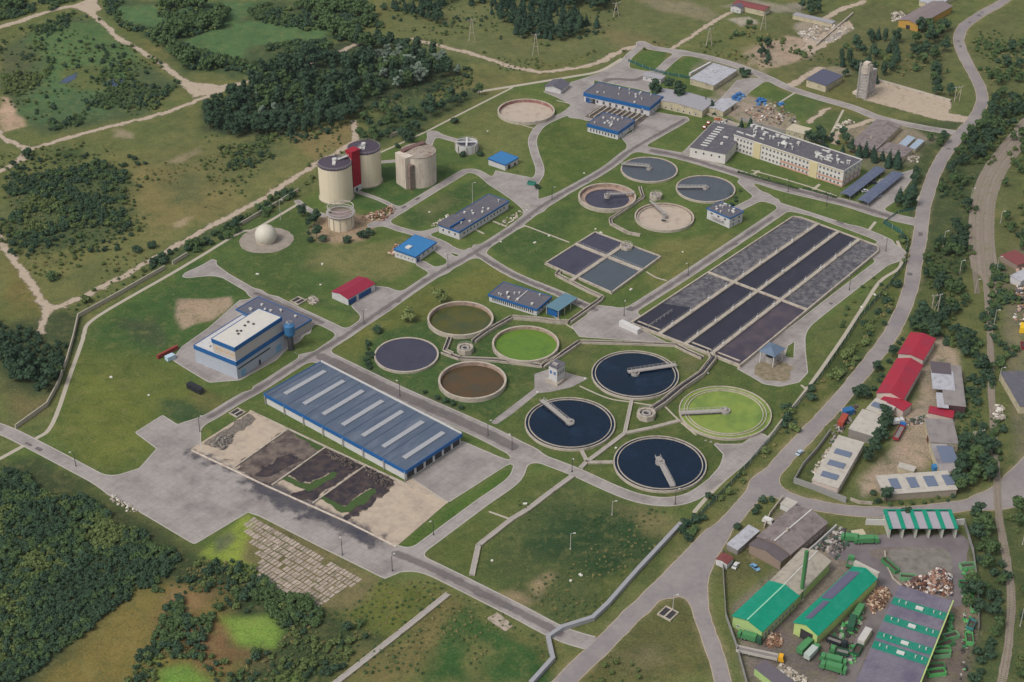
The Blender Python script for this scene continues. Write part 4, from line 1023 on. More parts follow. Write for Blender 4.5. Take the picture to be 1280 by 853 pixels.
# gas holder with guide frame
o = at(427, 283); R = 15.8 * mpp(427, 283); t = thing('gas_holder', 'small cream gas holder with white guide frame in front of the nearer digester', 'gas holder', (*o, 0))
MB().cyl(0, 0, R, -.3, 7.2, 48, cap=False).build('shell', M_CREAM, t, smoothf=True)
MB().cyl(0, 0, R - .5, 7.0, 7.4, 48).build('top_plate', mat('rusty_plate', C(136, 118, 116), .8, .12, .6), t)
m = MB()
for k in range(12):
    x, y = (R + .2) * cos(k*pi/6), (R + .2) * sin(k*pi/6); m.tube((x, y, 0), (x, y, 12.2), .16, 5)
for z_ in (7.6, 9.8, 12.0):
    m.ring(0, 0, R + .05, R + .4, z_, z_ + .22, 36)
m.build('guide_frame', M_RAIL, t)
MB().ring(0, 0, R - .5, R + 1.2, 8.4, 8.55, 36).build('gallery', M_STEEL, t)
# dome on its round pad
o = at(333, 301.5); sheet('dome_pad', [('disc', (333, 300.5), 14.5)], .09, mat('pad_gravel', C(150, 140, 130), .95, .14, .6, col2=C(128, 120, 106), f2=.55, s2=.3), k=1, step=.6, wob=.8)
R = 13.6 * mpp(333, 300); t = thing('membrane_dome', 'off-white spherical gas dome on a round gravel pad', 'dome', (*o, 0))
m = MB(); nn, mm_ = 32, 14; cz = R * .62
for j in range(mm_):
    ph = -0.66 + (pi/2 + .66) * j / mm_
    m.v += [(R*cos(ph)*cos(2*pi*k/nn), R*cos(ph)*sin(2*pi*k/nn), cz + R*sin(ph)) for k in range(nn)]
m.v.append((0, 0, cz + R))
for j in range(mm_-1): m.f += [(j*nn+k, j*nn+(k+1) % nn, (j+1)*nn+(k+1) % nn, (j+1)*nn+k) for k in range(nn)]
m.f += [((mm_-1)*nn+k, (mm_-1)*nn+(k+1) % nn, len(m.v)-1) for k in range(nn)]
m.build('membrane', mat('dome_membrane', C(196, 190, 176), .6, .06, .6), t, smoothf=True)
MB().ring(0, 0, R*.78, R*.92, 0, .4, 36).build('foot_ring', M_WALLC, t)
# small round tank with a cross of beams
o = at(583.5, 188); R = 13.8 * mpp(583, 188); t = thing('small_round_tank', 'small pale round tank with crossed beams over its open top', 'tank', (*o, 0))
MB().ring(0, 0, R - .5, R, -.2, 5.2, 48).build('shell', M_PALE, t); MB().disc(0, 0, R - .5, 3.2).build('water', W_SLATE, t)
m = MB(); m.obox((-R, 0), (R, 0), 1.0, 5.21, 5.6).obox((0, -R), (0, -.51), 1.0, 5.21, 5.6).obox((0, .51), (0, R), 1.0, 5.21, 5.6); m.build('cross_beam', M_PALE, t)
MB().rail([(R*cos(k*pi/12), R*sin(k*pi/12)) for k in range(25)], 1.0, .06, 2, 5.2).build('railing', M_RAIL, t)
for k in range(8):
    a_ = k*pi/4; MB().obox((R*cos(a_), R*sin(a_)), ((R+.6)*cos(a_), (R+.6)*sin(a_)), .6, -.2, 5.0).build('buttress', M_WALLC, t)

# ---------------------------------------------------------------- blue-trimmed buildings of the works
M_REDR = mat('crimson_roof', C(142, 36, 62), .6, .08, .5); lines(M_REDR, 0, 1.6, .12, .9)
M_BLUER = mat('blue_metal_roof', C(52, 116, 168), .5, .07, .5); lines(M_BLUER, 0, 2.5, .12, .88)
building('garage', 'white garage with crimson roof and two blue doors on the lawn', (435, 374), (468.4, 355), (413, 366), 3.8, M_WHITE, M_REDR, 'gx', 1.1, over=.3, doors=[('F', .16, 5.5, 3.0, M_DOORB), ('F', .62, 9.0, 3.0, M_DOORB)])
building('boiler_house', 'small square building with bright blue roof and one pale roof hatch', (519.3, 321.5), (544.8, 303.4), (498, 310.5), 4.0, M_WHITE, M_BLUER, 'mono', .5, over=.4, wins=[('F', 4, 1.2, 1.0, 1.8), ('L', 5, 1.4, 1.0, 1.0)], doors=[('F', .12, 2.4, 2.8, M_DOORB)], band=M_BLUE, bh=.7, vlist=[(.3, .62, 3.2, 2.6, .9, M_VENT)])
t, W, D, a, rf = building('laboratory_building', 'long low blue-edged grey-roofed building with a row of small windows by oval lawns', (574, 290), (635.5, 252), (553, 278.8), 4.8, M_WHITE, M_BITUM, 'flat', band=M_BLUE, bh=1.0, over=.35, wins=[('F', 13, 1.6, 1.2, 1.6), ('L', 3, 1.6, 1.2, 1.6)], vents=12, seed=8)
MB().box(-.5, D*.45, 4.9, W*.28, D + .4, 6.0).build('raised_roof', M_BITUM, rf)
MB().box(-.5, D*.45 - .4, 4.6, W*.28 + .3, D*.45, 6.1).build('raised_fascia', M_BLUE, rf)
building('pump_house', 'tiny white pump house with bright blue roof', (631.5, 206.5), (647.5, 197.5), (613.5, 198), 3.6, M_WHITE, M_BLUER, 'mono', .4, over=.4, band=M_BLUE, bh=.6, doors=[('F', .3, 2.2, 2.4, M_DOORD), ('F', .75, 1.6, 1.6, M_DOORD)])
building('blower_house', 'white blue-edged building with a row of tall slit windows by the olive tank', (671, 387), (688.8, 371.5), (615.5, 365.5), 3.8, M_WHITE, M_BITUM, 'flat', band=M_BLUE, bh=1.2, over=.4, wins=[('L', 20, .9, .9, 1.9), ('F', 4, .9, .9, 1.9)], vents=10, seed=12, vlist=[(.5, .47, 11.5, .4, .5, M_VENT)])
h = 4.2; S_, R_, L_ = at(698, 389, h), at(721, 373, h), at(686.5, 381.5, h); a = atan2(R_[1]-S_[1], R_[0]-S_[0]); W, D = hypot(R_[0]-S_[0], R_[1]-S_[1]), hypot(L_[0]-S_[0], L_[1]-S_[1])
t = thing('open_shelter', 'open shelter with teal-grey roof on pale posts right of the slit-windowed building', 'shelter', (*S_, 0), a)
MB().box(-.4, -.4, h, W + .4, D + .4, h + .25).build('roof', mat('teal_roof', C(92, 124, 138), .6, .08, .5), t)
for i in range(4):
    for j in (0, 1): MB().box(W*i/3-.15, D*j-.15, -.1, W*i/3+.15, D*j+.15, h).build('post', M_RAIL, t)
MB().box(.1, 1, -.1, 3, D - .5, 3.2).build('machine_box', M_BLUE, t)
t, W, D, a, rf = building('control_building', 'white two-storey building with thin blue roof edge and balcony above the aeration basin', (912.5, 273), (928.5, 265), (882, 262), 6.2, M_WHITE, M_BITUM, band=M_BLUE, bh=.7, over=.4, wins=[('F', 2, 3.4, 1.4, 1.4), ('L', 3, 3.6, 1.6, 1.3), ('F', 2, .8, 1.4, 1.6)], vents=12, seed=5, W=11)
MB().box(-1.6, 4, 2.9, 0, D - 4, 3.1).rail([(-1.5, 4), (-1.5, D-4)], 1.0, .06, 1.5, 3.1).build('balcony', M_STEEL, t)
building('screen_house', 'long grey-roofed building with deep blue fascia behind the open sludge trenches', (812, 134.5), (823, 125.5), (740.3, 110.5), 6.0, M_WHITE, M_BITUM, band=M_BLUE, bh=2.4, over=.4, W=19,
    wins=[('L', 9, 1.0, 1.6, 2.2), ('F', 4, 1.0, 1.2, 1.8)], doors=[('L', .93, 4.0, 3.2, M_DOORB), ('L', .86, 3.2, 3.2, M_DOORD)], vents=14, seed=15)
building('pump_station', 'square grey-roofed building with deep blue fascia in front of the open sludge trenches', (772.6, 165), (792.5, 151), (740.3, 152), 5.2, M_WHITE, M_BITUM, band=M_BLUE, bh=2.2, over=.4,
    wins=[('L', 9, .8, 1.0, 2.0), ('F', 2, .8, 1.4, 2.0)], vents=14, seed=16)
# sludge trenches between them: low parallel walls
o = at(765, 166); S_ = at(790, 150); aa = GRID
A, B = at(733, 143), at(812, 152)
qs = quadmap(gp([(733, 146), (762, 127), (812, 144), (790, 160)]))
for k in range(9):
    a_, b_ = qs(.02, .05 + k*.11), qs(.98, .05 + k*.11)
    t = MB(); t.obox((0, 0), (b_[0]-a_[0], b_[1]-a_[1]), .7, 0, 1.2)
    setp(t.build('trench_wall', M_WALLC, None, (*a_, 0)), 'low concrete wall dividing the open trenches between the two blue-fascia buildings', 'wall', 'low trench walls')
setp(sheet('trench_floor', [('poly', [(731, 146), (762, 126), (814, 144), (790, 162)])], .12, mat('trench_dark', C(104, 96, 88), .9, .25, .6, col2=C(70, 62, 60), f2=.5, s2=.3), k=1, step=1)[0], kind='structure')
# scrap shed by the yard fence
building('metal_shed', 'dark grey peaked shed on pale slab at the left of the north yard', (701, 112), (711, 104), (688, 105), 3.2, M_WHITE, mat('dark_tin_roof', C(92, 90, 100), .6, .12, .8), 'gx', 1.6, over=.6, seed=2)
t, W, D, a, rf = building('gatehouse', 'small flat gatehouse straddling the lane between two mown lawns', (826, 99), (831, 95), (808, 92), 3.4, M_WHITE, mat('gate_roof', C(156, 154, 158), .7, .08, .5), over=.6, wins=[('L', 3, 1.2, 1.2, 1.0)])
# sheds north-east
M_TIN = mat('light_tin_roof', C(172, 172, 178), .6, .12, .6, col2=C(146, 144, 150), f2=.56, s2=.4)
M_YWALL = mat('yellowed_wall', C(182, 172, 146), .85, .1, .5, col2=C(142, 134, 120), f2=.6, s2=.3)
building('warehouse', 'long shed with pale tin roof at the far edge of the scrap yard', (892, 107), (921, 88), (868, 97), 3.6, M_YWALL, M_TIN, 'mono', .6, over=.4, wins=[('F', 4, 1, 1.4, 1.2)], vents=3, seed=1)
building('warehouse', 'grey vaulted shed beside the two dark trees', (878, 139), (894, 126), (834, 113), 4.6, M_YWALL, mat('grey_tin_roof', C(152, 150, 154), .7, .10, .6), 'gx', 1.2, over=.3, wins=[('L', 8, .8, 1.2, 1.2)], doors=[('F', .7, 2.4, 3, M_DOORD)])
building('warehouse', 'small curved white-roofed shed between the vaulted shed and the blue barrels', (904, 140), (921, 128), (889, 133), 3.6, M_YWALL, M_TIN, 'gx', 1.0, over=.3, doors=[('F', .7, 2.4, 2.4, M_DOORD)])
building('small_house', 'small pale flat-roofed hut behind the long office building', (1005, 168), (1014, 161), (984.5, 161), 3.6, M_YWALL, mat('beige_flat_roof', C(184, 174, 152), .8, .1, .5), over=.3, wins=[('F', 2, 1, 1, 1), ('L', 3, 1, 1, 1)])
building('barn', 'barn with slate blue roof beside the ruined concrete tower', (1032.5, 107.5), (1053, 95), (1015.5, 98), 4.4, M_YWALL, mat('slate_roof', C(84, 86, 104), .7, .1, .5), 'mono', .8, over=.5, wins=[('F', 4, 1, 1.2, 1.2)])
building('long_barn', 'long barn with grey-brown roof and ochre yellow side wall in the far top right', (1148, 31.5), (1190, 8), (1122, 26), 5.0, mat('ochre_wall', C(178, 140, 70), .8, .1, .5), mat('brown_grey_roof', C(128, 116, 116), .8, .12, .5), 'gx', 1.8, over=.5, doors=[('L', .5, 3, 3, M_DOORD)])
building('far_shed', 'shed with dull red roof at the top edge behind the white hut', (1060, -10), (1085, -28), (920, -5), 4.0, M_YWALL, mat('dull_red_roof', C(124, 68, 68), .8, .1, .5), 'gx', 1.0, W=16, D=60, ang=radians(60)) if 0 else None
building('far_shed', 'long shed with dull red roof at the top edge', (955, 14), (963, 9), (924, 2), 4.0, M_YWALL, mat('dull_red_roof', C(124, 68, 68), .8, .1, .5), 'gy', 1.0, over=.3)
building('far_hut', 'small white hut with grey roof at the end of the dirt lane', (926, 11), (932, 7.5), (916, 7), 3.8, M_WHITE, mat('dark_tin_roof', C(92, 90, 100)), 'gx', 1.0, over=.3, wins=[('L', 2, 1, 1, 1)])
building('far_shed', 'low grey shed beyond the fenced weed plot at the top', (1170, 8), (1205, -10), (1150, 2), 3.0, M_YWALL, M_TIN, 'mono', .5, over=.3)
building('far_shed', 'narrow grey shed across the plot from the ochre barn', (1040, 30), (1044, 27), (1000, 18), 2.6, M_YWALL, MATS['grey_tin_roof'], 'mono', .4, over=.2, D=30)
# office building
M_PEACH = mat('peach_render', C(186, 146, 128), .85, .08, .6); M_CRM = mat('cream_render', C(198, 184, 146), .85, .06, .6)
M_OFF = mat('office_render', C(200, 196, 190), .85, .06, .6)
M_OROOF = mat('office_bitumen', C(90, 88, 94), .9, .16, .5, col2=C(116, 112, 114), f2=.6, s2=.3)
h = 9.6; at_len = hypot(at(1054.7, 215, h)[0]-at(925.6, 173, h)[0], at(1054.7, 215, h)[1]-at(925.6, 173, h)[1]) + 5
t, W, D, a, rf = building('office_building', 'long three-storey office with cream and peach facade and a dark roof crowded with ducts', (1054.7, 215), (1073.5, 203), (925.6, 173), h, M_OFF, M_OROOF, over=.25, band=None, W=20, D=at_len)
def fwin(v0, v1, n, z, w_=1.3, hh=1.6):
    for k in range(n): face(t, W, D, 'L', D*(v0 + (v1-v0)*(k+.5)/n), z, w_, hh)
for z in (1.7, 4.8, 7.9): fwin(.02, .22, 6, z); fwin(.30, .74, 13, z); fwin(.82, .98, 5, z)
for z in (4.8, 7.9): fwin(.235, .285, 1, z, 1.1, 1.3); fwin(.755, .80, 1, z, 1.1, 1.3)
for z in (1.7, 4.8, 7.9):
    for k in range(4): face(t, W, D, 'F', W*(.14 + .24*k), z, 1.4, 1.6)
def fac(v0, v1, z0, z1, mt, nm='facade_panel', p=.14): MB().box(-p, D*v0, z0, .02, D*v1, z1).build(nm, mt, t)
fac(.225, .295, 0, h + .2, M_CRM, 'stair_bay', .5); fac(.745, .81, 0, h + .2, M_CRM, 'stair_bay', .5)
fac(.0, .225, 0, .9, M_PEACH); fac(.0, .225, 2.7, 3.8, M_PEACH); fac(.30, .56, 0, .9, M_PEACH); fac(.30, .56, 2.7, 4.0, M_PEACH); fac(.0, .745, 9.0, 9.55, M_CRM)
MB().box(0, -.16, 0, W, .02, .9).build('facade_panel', M_PEACH, t); MB().box(0, -.12, 6.0, W, .02, 6.9).build('facade_panel', M_CRM, t); MB().box(0, -.12, 2.8, W, .02, 3.8).build('facade_panel', M_PEACH, t)
m = MB().box(-.3, -.3, h+.1, 0, D+.3, h+.7).box(W, -.3, h+.1, W+.3, D+.3, h+.7).box(0, -.3, h+.1, W, 0, h+.7); m.build('parapet', M_OFF, rf)
rr = random.Random(4)
for k in range(46):
    y = D * (rr.choice([rr.uniform(.03, .32), rr.uniform(.5, .98)])); x = W * rr.uniform(.2, .85); q = rr.random()
    m = MB()
    if q < .4:
        L = rr.uniform(2, 6); m.box(x, y, h+.5, x+.7, y+L, h+1.1).box(x+.1, y, h, x+.6, y+.4, h+.5)
    elif q < .7: m.box(x, y, h, x+1.6, y+1.6, h+1.4)
    else: m.cyl(x, y, .4, h, h+2.0, 8).cyl(x, y, .7, h+2.0, h+2.3, 8)
    m.build('roof_duct', M_VENT, rf)
MB().cyl(W*.5, D*.62, 2.2, h, h+2.2, 6, r1=.2).build('roof_lantern', M_VENT, rf)
building('office_wing', 'two-storey pale wing with dark roof at the left end of the long office', (907, 193), (925.6, 172), (877.5, 184.8), 6.4, M_OFF, M_OROOF, over=.25, D=22, W=39, wins=[('L', 4, 3.2, 1.2, 1.5), ('F', 3, 3.6, 1.8, 1.0)],
    vlist=[(.14+.09*k, .7-.0*k, 1.0, 4.2, .5, M_VENT) for k in range(9)] + [(.3, .3, 1.5, 1.5, 1.2, M_VENT), (.55, .35, 1.2, 3, .8, M_VENT)])
# carports
def carport(label, S, R, L):
    h = 2.8; S_, R_, L_ = at(*S, h), at(*R, h), at(*L, h); a = atan2(R_[1]-S_[1], R_[0]-S_[0]); W, D = hypot(R_[0]-S_[0], R_[1]-S_[1]), hypot(L_[0]-S_[0], L_[1]-S_[1])
    t = thing('carport', label, 'carport', (*S_, 0), a, 'parking shelters beside the office')
    m = MB(); N = 6
    for i in range(N):
        y0, y1 = D*i/N, D*(i+1)/N; z0, z1 = h + .6*sin(pi*i/N), h + .6*sin(pi*(i+1)/N)
        m.quad((0,y0,z0),(W,y0,z0),(W,y1,z1),(0,y1,z1))
        m.quad((0,y0,z0-.12),(0,y1,z1-.12),(W,y1,z1-.12),(W,y0,z0-.12))
    m.quad((0,0,h-.12),(W,0,h-.12),(W,0,h),(0,0,h)).quad((0,D,h-.12),(0,D,h),(W,D,h),(W,D,h-.12))
    m.build('roof', mat('carport_blue', C(88, 96, 118), .6, .12, .6, col2=C(104, 110, 128), f2=.55, s2=.4), t)
    for i in range(9):
        for y in (.3, D-.3): MB().box(W*i/8-.08, y-.08, 0, W*i/8+.08, y+.08, h-.1).build('post', M_STEEL, t)
carport('blue curved carport nearest the office gable', (1063, 246), (1107, 212), (1050.5, 241.5))
carport('blue curved carport farther from the office, by the green lawn', (1085.5, 254.5), (1130, 218), (1072, 249.5))
# ruined workshop north-east
M_ASB = mat('old_fibre_roof', C(132, 122, 120), .95, .14, .7, col2=C(108, 98, 98), f2=.52, s2=.3); lines(M_ASB, 0, 1.1, .15, .88)
building('old_workshop', 'dilapidated workshop with patched grey roof behind the row of dark conifers', (1093, 189), (1126, 157), (1063.5, 180), 3.6, M_YWALL, M_ASB, 'gx', .9, over=.4, chim=1, wins=[('L', 4, 1, 1.2, 1.2)])
building('old_workshop', 'low side wing of the dilapidated workshop, facing the road', (1127, 198), (1141, 187), (1101, 186.5), 3.2, M_YWALL, M_ASB, 'gx', .7, over=.3, wins=[('L', 5, 1, 1.2, 1.2)])
for (S, R, L, lab) in [((1131, 185), (1144, 172.5), (1123, 182), 'left of the two shiny tin lean-to roofs at the workshop yard'), ((1144, 187), (1155.5, 176.5), (1137, 184.5), 'right of the two shiny tin lean-to roofs at the workshop yard')]:
    building('lean_to', lab, S, R, L, 2.4, M_YWALL, mat('shiny_tin', C(170, 184, 200), .35, .1, .6, metal=.3), 'mono', .3, over=.1)
# ruined concrete batching tower
o = at(1079, 122); t = thing('batching_tower', 'derelict pale concrete tower with silos and a ladder frame above the sandy lot', 'tower', (*o, 0), GRID)
for i in range(3):
    MB().box(-1.5 + i*4.4, -2, 0, 2.6 + i*4.4, 3.5, 15.5 + i*1.5 if i < 2 else 16.5).build('silo_shaft', mat('silo_panel', C(172, 166, 164), .8, .12, .5, col2=C(136, 126, 120), f2=.55, s2=.4), t)
m = MB()
for x, y in ((-3, -3), (-3, 3.5), (-1.8, -3), (-1.8, 3.5)):
    m.tube((x, y, 0), (x, y, 24), .22, 5)
for k in range(12): m.tube((-3, -3, 2*k), (-1.8, 3.5, 2*k+1), .12, 4).tube((-3, 3.5, 2*k), (-1.8, -3, 2*k+1.4), .12, 4)
m.build('ladder_frame', M_RAIL, t)
MB().box(-1.8, -1.5, 16.5, 5.5, 3, 21).box(-1.2, -1, 21, 3.2, 2.4, 23.5).build('head_house', M_OLDC, t)
MB().box(3, -3.5, 0, 11, -2.1, 1.2).build('ramp', M_WALLC, t)
building('pit_shed', 'small open concrete trench building below the derelict tower', (1075, 118), (1090, 110), (1069, 114), 1.4, M_OLDC, M_OLDC, over=.1)
setp(link('sand_lot_kerb', *(lambda m: (m.v, m.f))(MB().obox((0, 0), tuple(np.subtract(at(1188, 128), at(1093, 101))), 2.0, 0, 1.6)), M_WALLC, None, (*at(1093, 101), 0)), 'long low concrete wall along the back of the sandy lot', 'wall')
# pavilion over the pumping pit and the white shaft house
M_PAV = mat('pavilion_roof', C(96, 112, 132), .6, .1, .6)
o = at(966, 459.5); t = thing('pavilion', 'hipped blue-grey pavilion roof on four white posts beside the aeration basin', 'pavilion', (*o, 0), GRID)
Wp, Dp, h = 8.5, 7.0, 6.4
for x in (0, Wp):
    for y in (0, Dp): MB().box(x-.2, y-.2, 0, x+.2, y+.2, h).build('post', M_VENT, t)
m = MB(); e = .9
m.v = [(-e,-e,h),(Wp+e,-e,h),(Wp+e,Dp+e,h),(-e,Dp+e,h),(Wp*.35,Dp/2,h+2.2),(Wp*.65,Dp/2,h+2.2)]; m.f = [(0,1,5,4),(1,2,5),(2,3,4,5),(3,0,4),(3,2,1,0)]
m.build('roof', M_PAV, t)
MB().ring(Wp/2, Dp/2, 2.4, 2.9, 0, 3.2, 20).build('pump_casing', M_STEEL, t)
MB().box(.2, -.1, 0, Wp-.2, .1, .9).build('low_wall', M_WALLC, t)
sheet('worn_ground', [('disc', (966, 465), 9)], .09, mat('pit_gravel', C(140, 126, 108), .95, .25, .6, col2=C(110, 104, 76), f2=.5, s2=.4), k=1, step=.7, wob=3)
sheet('plant_apron', [('poly', [(668, 468), (690, 460), (722, 470), (736, 473), (715, 484), (690, 490), (672, 492), (640, 518), (622, 530), (618, 524), (640, 510), (668, 486)])], .065, M_CONC, k=2, step=.8)
sheet('plant_apron', [('line', [(671,488),(640,512),(619,528)], 3.2)], .075, M_CONC, k=2, step=.8)
o = at(696, 481); t = thing('shaft_house', 'narrow white tower house with railed terrace beside the green tank channel', 'tower', (*o, 0), GRID)
MB().box(0, 0, -.2, 6.0, 4.8, 8.6).build('wall', M_WHITE, t); MB().box(-.3, -.3, 8.6, 6.3, 5.1, 8.9).build('roof', M_BITUM, t)
MB().box(-1.2, -1.2, -.1, 7.0, 5.6, 1.2).build('terrace', M_WALLC, t)
MB().rail([(-1.1, -1.1), (6.9, -1.1), (6.9, 5.5)], 1.0, .06, 1.2, 1.2).rail([(-1.1, -1.1), (-1.1, 5.5)], 1.0, .06, 1.2, 1.2).build('railing', M_RAIL, t)
for k in range(4): window(t, .9 + k*1.4, 0, 5.4, 0, .9, 2.6)
for k in range(2): window(t, 0, 1.3 + k*2.2, 5.6, -pi/2, 1.4, 2.0, pane=M_BLUE)
MB().box(1.2, 1, 8.9, 2.6, 3.8, 9.8).build('roof_vent', M_STEEL, t)
# white cabinet at the basin corner
building('inlet_box', 'white concrete inlet box at the lowest left corner of the aeration basin', (797, 413), (799.5, 411.5), (773, 402.5), 2.6, M_PALE, M_PALE, over=.05, W=2.6)
# ---------------------------------------------------------------- industrial yard in the east (red roofs, white roofs)
M_CRIM = mat('crimson_tile', C(158, 40, 58), .6, .08, .4, col2=C(146, 46, 66), f2=.55, s2=.15)
M_PINKW = mat('pinkish_wall', C(196, 180, 170), .85, .1, .5)
M_RUB = mat('roofing_felt', C(178, 172, 162), .85, .08, .4, col2=C(162, 154, 144), f2=.58, s2=.3)
M_LITE = mat('roof_glass', C(104, 114, 134), .3, .1, 1.2)
M_GREYR = mat('grey_sheet_roof', C(138, 132, 130), .8, .12, .5, col2=C(120, 112, 112), f2=.55, s2=.25); lines(M_GREYR, 0, 3, .16, .88, 6)
building('workshop_hall', 'farther crimson-roofed hall in the east yard', (1153.7, 450), (1168.8, 424), (1122.7, 450.5), 5.0, M_PINKW, M_CRIM, 'gx', 1.2, over=.4, wins=[('F', 4, 1.2, 1.6, 1.8)])
building('workshop_hall', 'long crimson-roofed hall with its ridge line showing, in the middle of the east yard', (1128.5, 499.7), (1152.8, 457), (1095.2, 497.5), 5.0, M_PINKW, M_CRIM, 'gx', 2.0, over=.4, wins=[('F', 6, 1.2, 1.4, 1.6)])
building('annex', 'small crimson-roofed annex on the lower corner of the long red hall', (1129, 514), (1139, 506), (1117, 509), 4.0, M_PINKW, M_CRIM, 'gx', .8, over=.3, D=12)
building('flat_hall', 'pale flat-roofed block with one skylight touching the red hall', (1108.5, 520.5), (1120.3, 507.5), (1080.6, 515.5), 4.6, M_PINKW, M_RUB, over=.3, skyl=[(.5, .5, 3.6, 8.5, M_LITE)], wins=[('F', 2, 1, 1.2, 1.4)], doors=[('L', .5, 3, 3, M_DOORD)])
building('flat_hall', 'plain pale flat-roofed block with grey end wall, second from the red hall', (1091.4, 545.6), (1108.3, 521), (1060, 538), 4.4, mat('dull_grey_wall', C(136, 130, 126), .85, .1, .5), M_RUB, over=.2, wins=[('F', 4, 1, 1.2, 1.4)])
building('flat_hall', 'pale flat-roofed block with three skylights nearest the road corner', (1047.5, 610), (1079.7, 553.5), (1014.2, 603), 4.4, M_PINKW, M_RUB, over=.3, skyl=[(.17, .5, 3.6, 7, M_LITE), (.42, .5, 3.6, 7, M_LITE), (.67, .5, 3.6, 7, M_LITE)], wins=[('F', 7, 1, 1.6, 1.8)])
building('long_flat_shed', 'long pale shed with four blue-grey skylights along the cross road', (1105.8, 618.5), (1196, 612), (1091.5, 597.5), 3.4, mat('beige_brick_wall', C(158, 146, 132), .85, .12, .5), M_RUB, 'mono', .6, over=.3, skyl=[(.2, .5, 3.8, 6.4, M_LITE), (.45, .5, 3.8, 6.4, M_LITE), (.7, .5, 4.6, 6.4, M_LITE), (.95, .5, 4, 6.4, M_LITE)])
building('grey_shed', 'grey sheet-roofed shed with a brown open end beside the tree line', (1180.5, 506), (1207, 508.5), (1177, 456), 4.4, mat('brown_wall', C(84, 58, 60), .8, .15, .5), M_GREYR, over=.2, vlist=[(.02, .9, 9, 10, .3, mat('dark_sheet', C(92, 84, 88), .8, .1, .5)), (.05, .6, 10, 16, .25, M_TIN), (-.08, .1, 5, 12, .1, M_TIN)])
building('red_lean_to', 'low crimson lean-to below the brown-ended grey shed', (1190.5, 523), (1192.5, 514.5), (1163, 512.5), 2.6, M_PINKW, M_CRIM, 'mono', .3, over=.2)
building('grey_shed', 'grey sheet-roofed shed directly below the crimson lean-to', (1163, 553), (1198, 555), (1160, 523.5), 4.0, M_YWALL, M_GREYR, over=.2)
building('grey_shed', 'pale grey patched shed behind the long skylit shed', (1176, 589.5), (1197, 589.5), (1173.5, 556), 4.0, M_YWALL, mat('patched_sheet', C(152, 146, 144), .8, .14, .4, col2=C(108, 104, 112), f2=.56, s2=.1), over=.2, vlist=[(.8, .62, 7, 12, .2, M_LITE)])
building('garden_hut', 'tiny open frame hut in the east yard above the long skylit shed', (1142, 590), (1144, 586), (1121, 588), 2.2, M_YWALL, M_RUB, over=.1, W=4)
# bottom right recycling yard
M_GRNR = mat('emerald_roof', C(10, 136, 108), .6, .12, .4, col2=C(34, 138, 114), f2=.55, s2=.2); lines(M_GRNR, 0, 1.2, .1, .92)
M_LIME = mat('pale_green_wall', C(160, 184, 120), .8, .07, .5)
M_LIMEY = mat('lime_yellow_wall', C(176, 194, 122), .8, .07, .5)
M_SOLAR = mat('solar_panels', C(92, 88, 112), .4, .10, .8); lines(M_SOLAR, 0, 1.4, .18, 1.28, 2.4)
M_CREAMR = mat('old_cream_roof', C(164, 156, 142), .9, .10, .5, col2=C(140, 130, 120), f2=.55, s2=.4)
M_RIDGE = mat('pale_ridge', C(140, 200, 170), .7, .05, 1)
t, W, D, a, rf = building('brick_workshop', 'long old gabled workshop with brown-grey sheet roof and pale ridge', (988.5, 692.5), (1033.8, 653.6), (957, 675), 5.0, mat('old_brick_wall', C(140, 122, 112), .9, .12, .8), M_ASB, 'gx', 2.2, over=.4, wins=[('F', 6, 1.2, 1.6, 1.4)], chim=1, D=15.5)
MB().box(-.3, D/2-.25, 7.35, W+.3, D/2+.25, 7.6).build('ridge_cap', M_VENT, rf)
building('brick_annex', 'dark-roofed low end of the old gabled workshop', (976, 702.5), (988.5, 692.5), (949.5, 692), 4.2, MATS['old_brick_wall'], mat('dark_fibre_roof', C(98, 90, 92), .9, .12, .6), 'gx', 1.6, over=.3, D=15)
t, W, D, a, rf = building('sorting_hall', 'hall with faded cream roof and green-edged gable behind the emerald roof', (998, 743), (1037.5, 702), (968.5, 723), 5.4, M_LIME, M_CREAMR, 'gx', 1.8, over=.5)
MB().box(-.3, D/2-.2, 7.4, W+.3, D/2+.2, 7.6).build('ridge_cap', M_VENT, rf)
t, W, D, a, rf = building('sorting_hall', 'hall with plain emerald green roof and pale ridge line, left in the recycling yard', (952.5, 789), (997.5, 745.5), (918.3, 768.5), 5.4, M_LIME, M_GRNR, 'gx', 1.8, over=.5, wins=[('F', 9, 1.0, 1.4, 2.2), ('L', 3, 1.4, 1.4, .9)])
MB().box(-.4, D/2-.25, 7.4, W+.4, D/2+.25, 7.62).build('ridge_cap', M_RIDGE, rf)
t, W, D, a, rf = building('sorting_hall', 'long emerald hall partly covered in grey solar panels with one big dark door', (1022, 793.5), (1096.5, 722), (992.3, 779), 5.6, M_LIMEY, M_GRNR, 'gx', 2.0, over=.5, doors=[('L', .45, 5.2, 4.4, M_DOORD)])
D2 = D / 2
def roofpanel(x0, x1, y0, y1, lift, mt, nm):
    z = lambda y: 5.6 + 2.0 * (1 - abs(y - D2) / D2) + .25 + lift
    m = MB(); m.v = [(x0,y0,z(y0)-.15),(x1,y0,z(y0)-.15),(x1,y1,z(y1)-.15),(x0,y1,z(y1)-.15),(x0,y0,z(y0)),(x1,y0,z(y0)),(x1,y1,z(y1)),(x0,y1,z(y1))]
    m.f = [(0,3,2,1),(4,5,6,7),(0,1,5,4),(1,2,6,5),(2,3,7,6),(3,0,4,7)]; m.build(nm, mt, rf)
roofpanel(W*.42, W*.9, D2+.3, D-.1, .2, M_SOLAR, 'solar_panel'); roofpanel(W*.42, W*1.0, D2 - 1.2, D2 + .25, .22, M_GRNR, 'raised_strip') if 0 else None
roofpanel(W*.08, W*.38, D2-.2 + .3, D-2.2, .2, M_SOLAR, 'solar_panel')
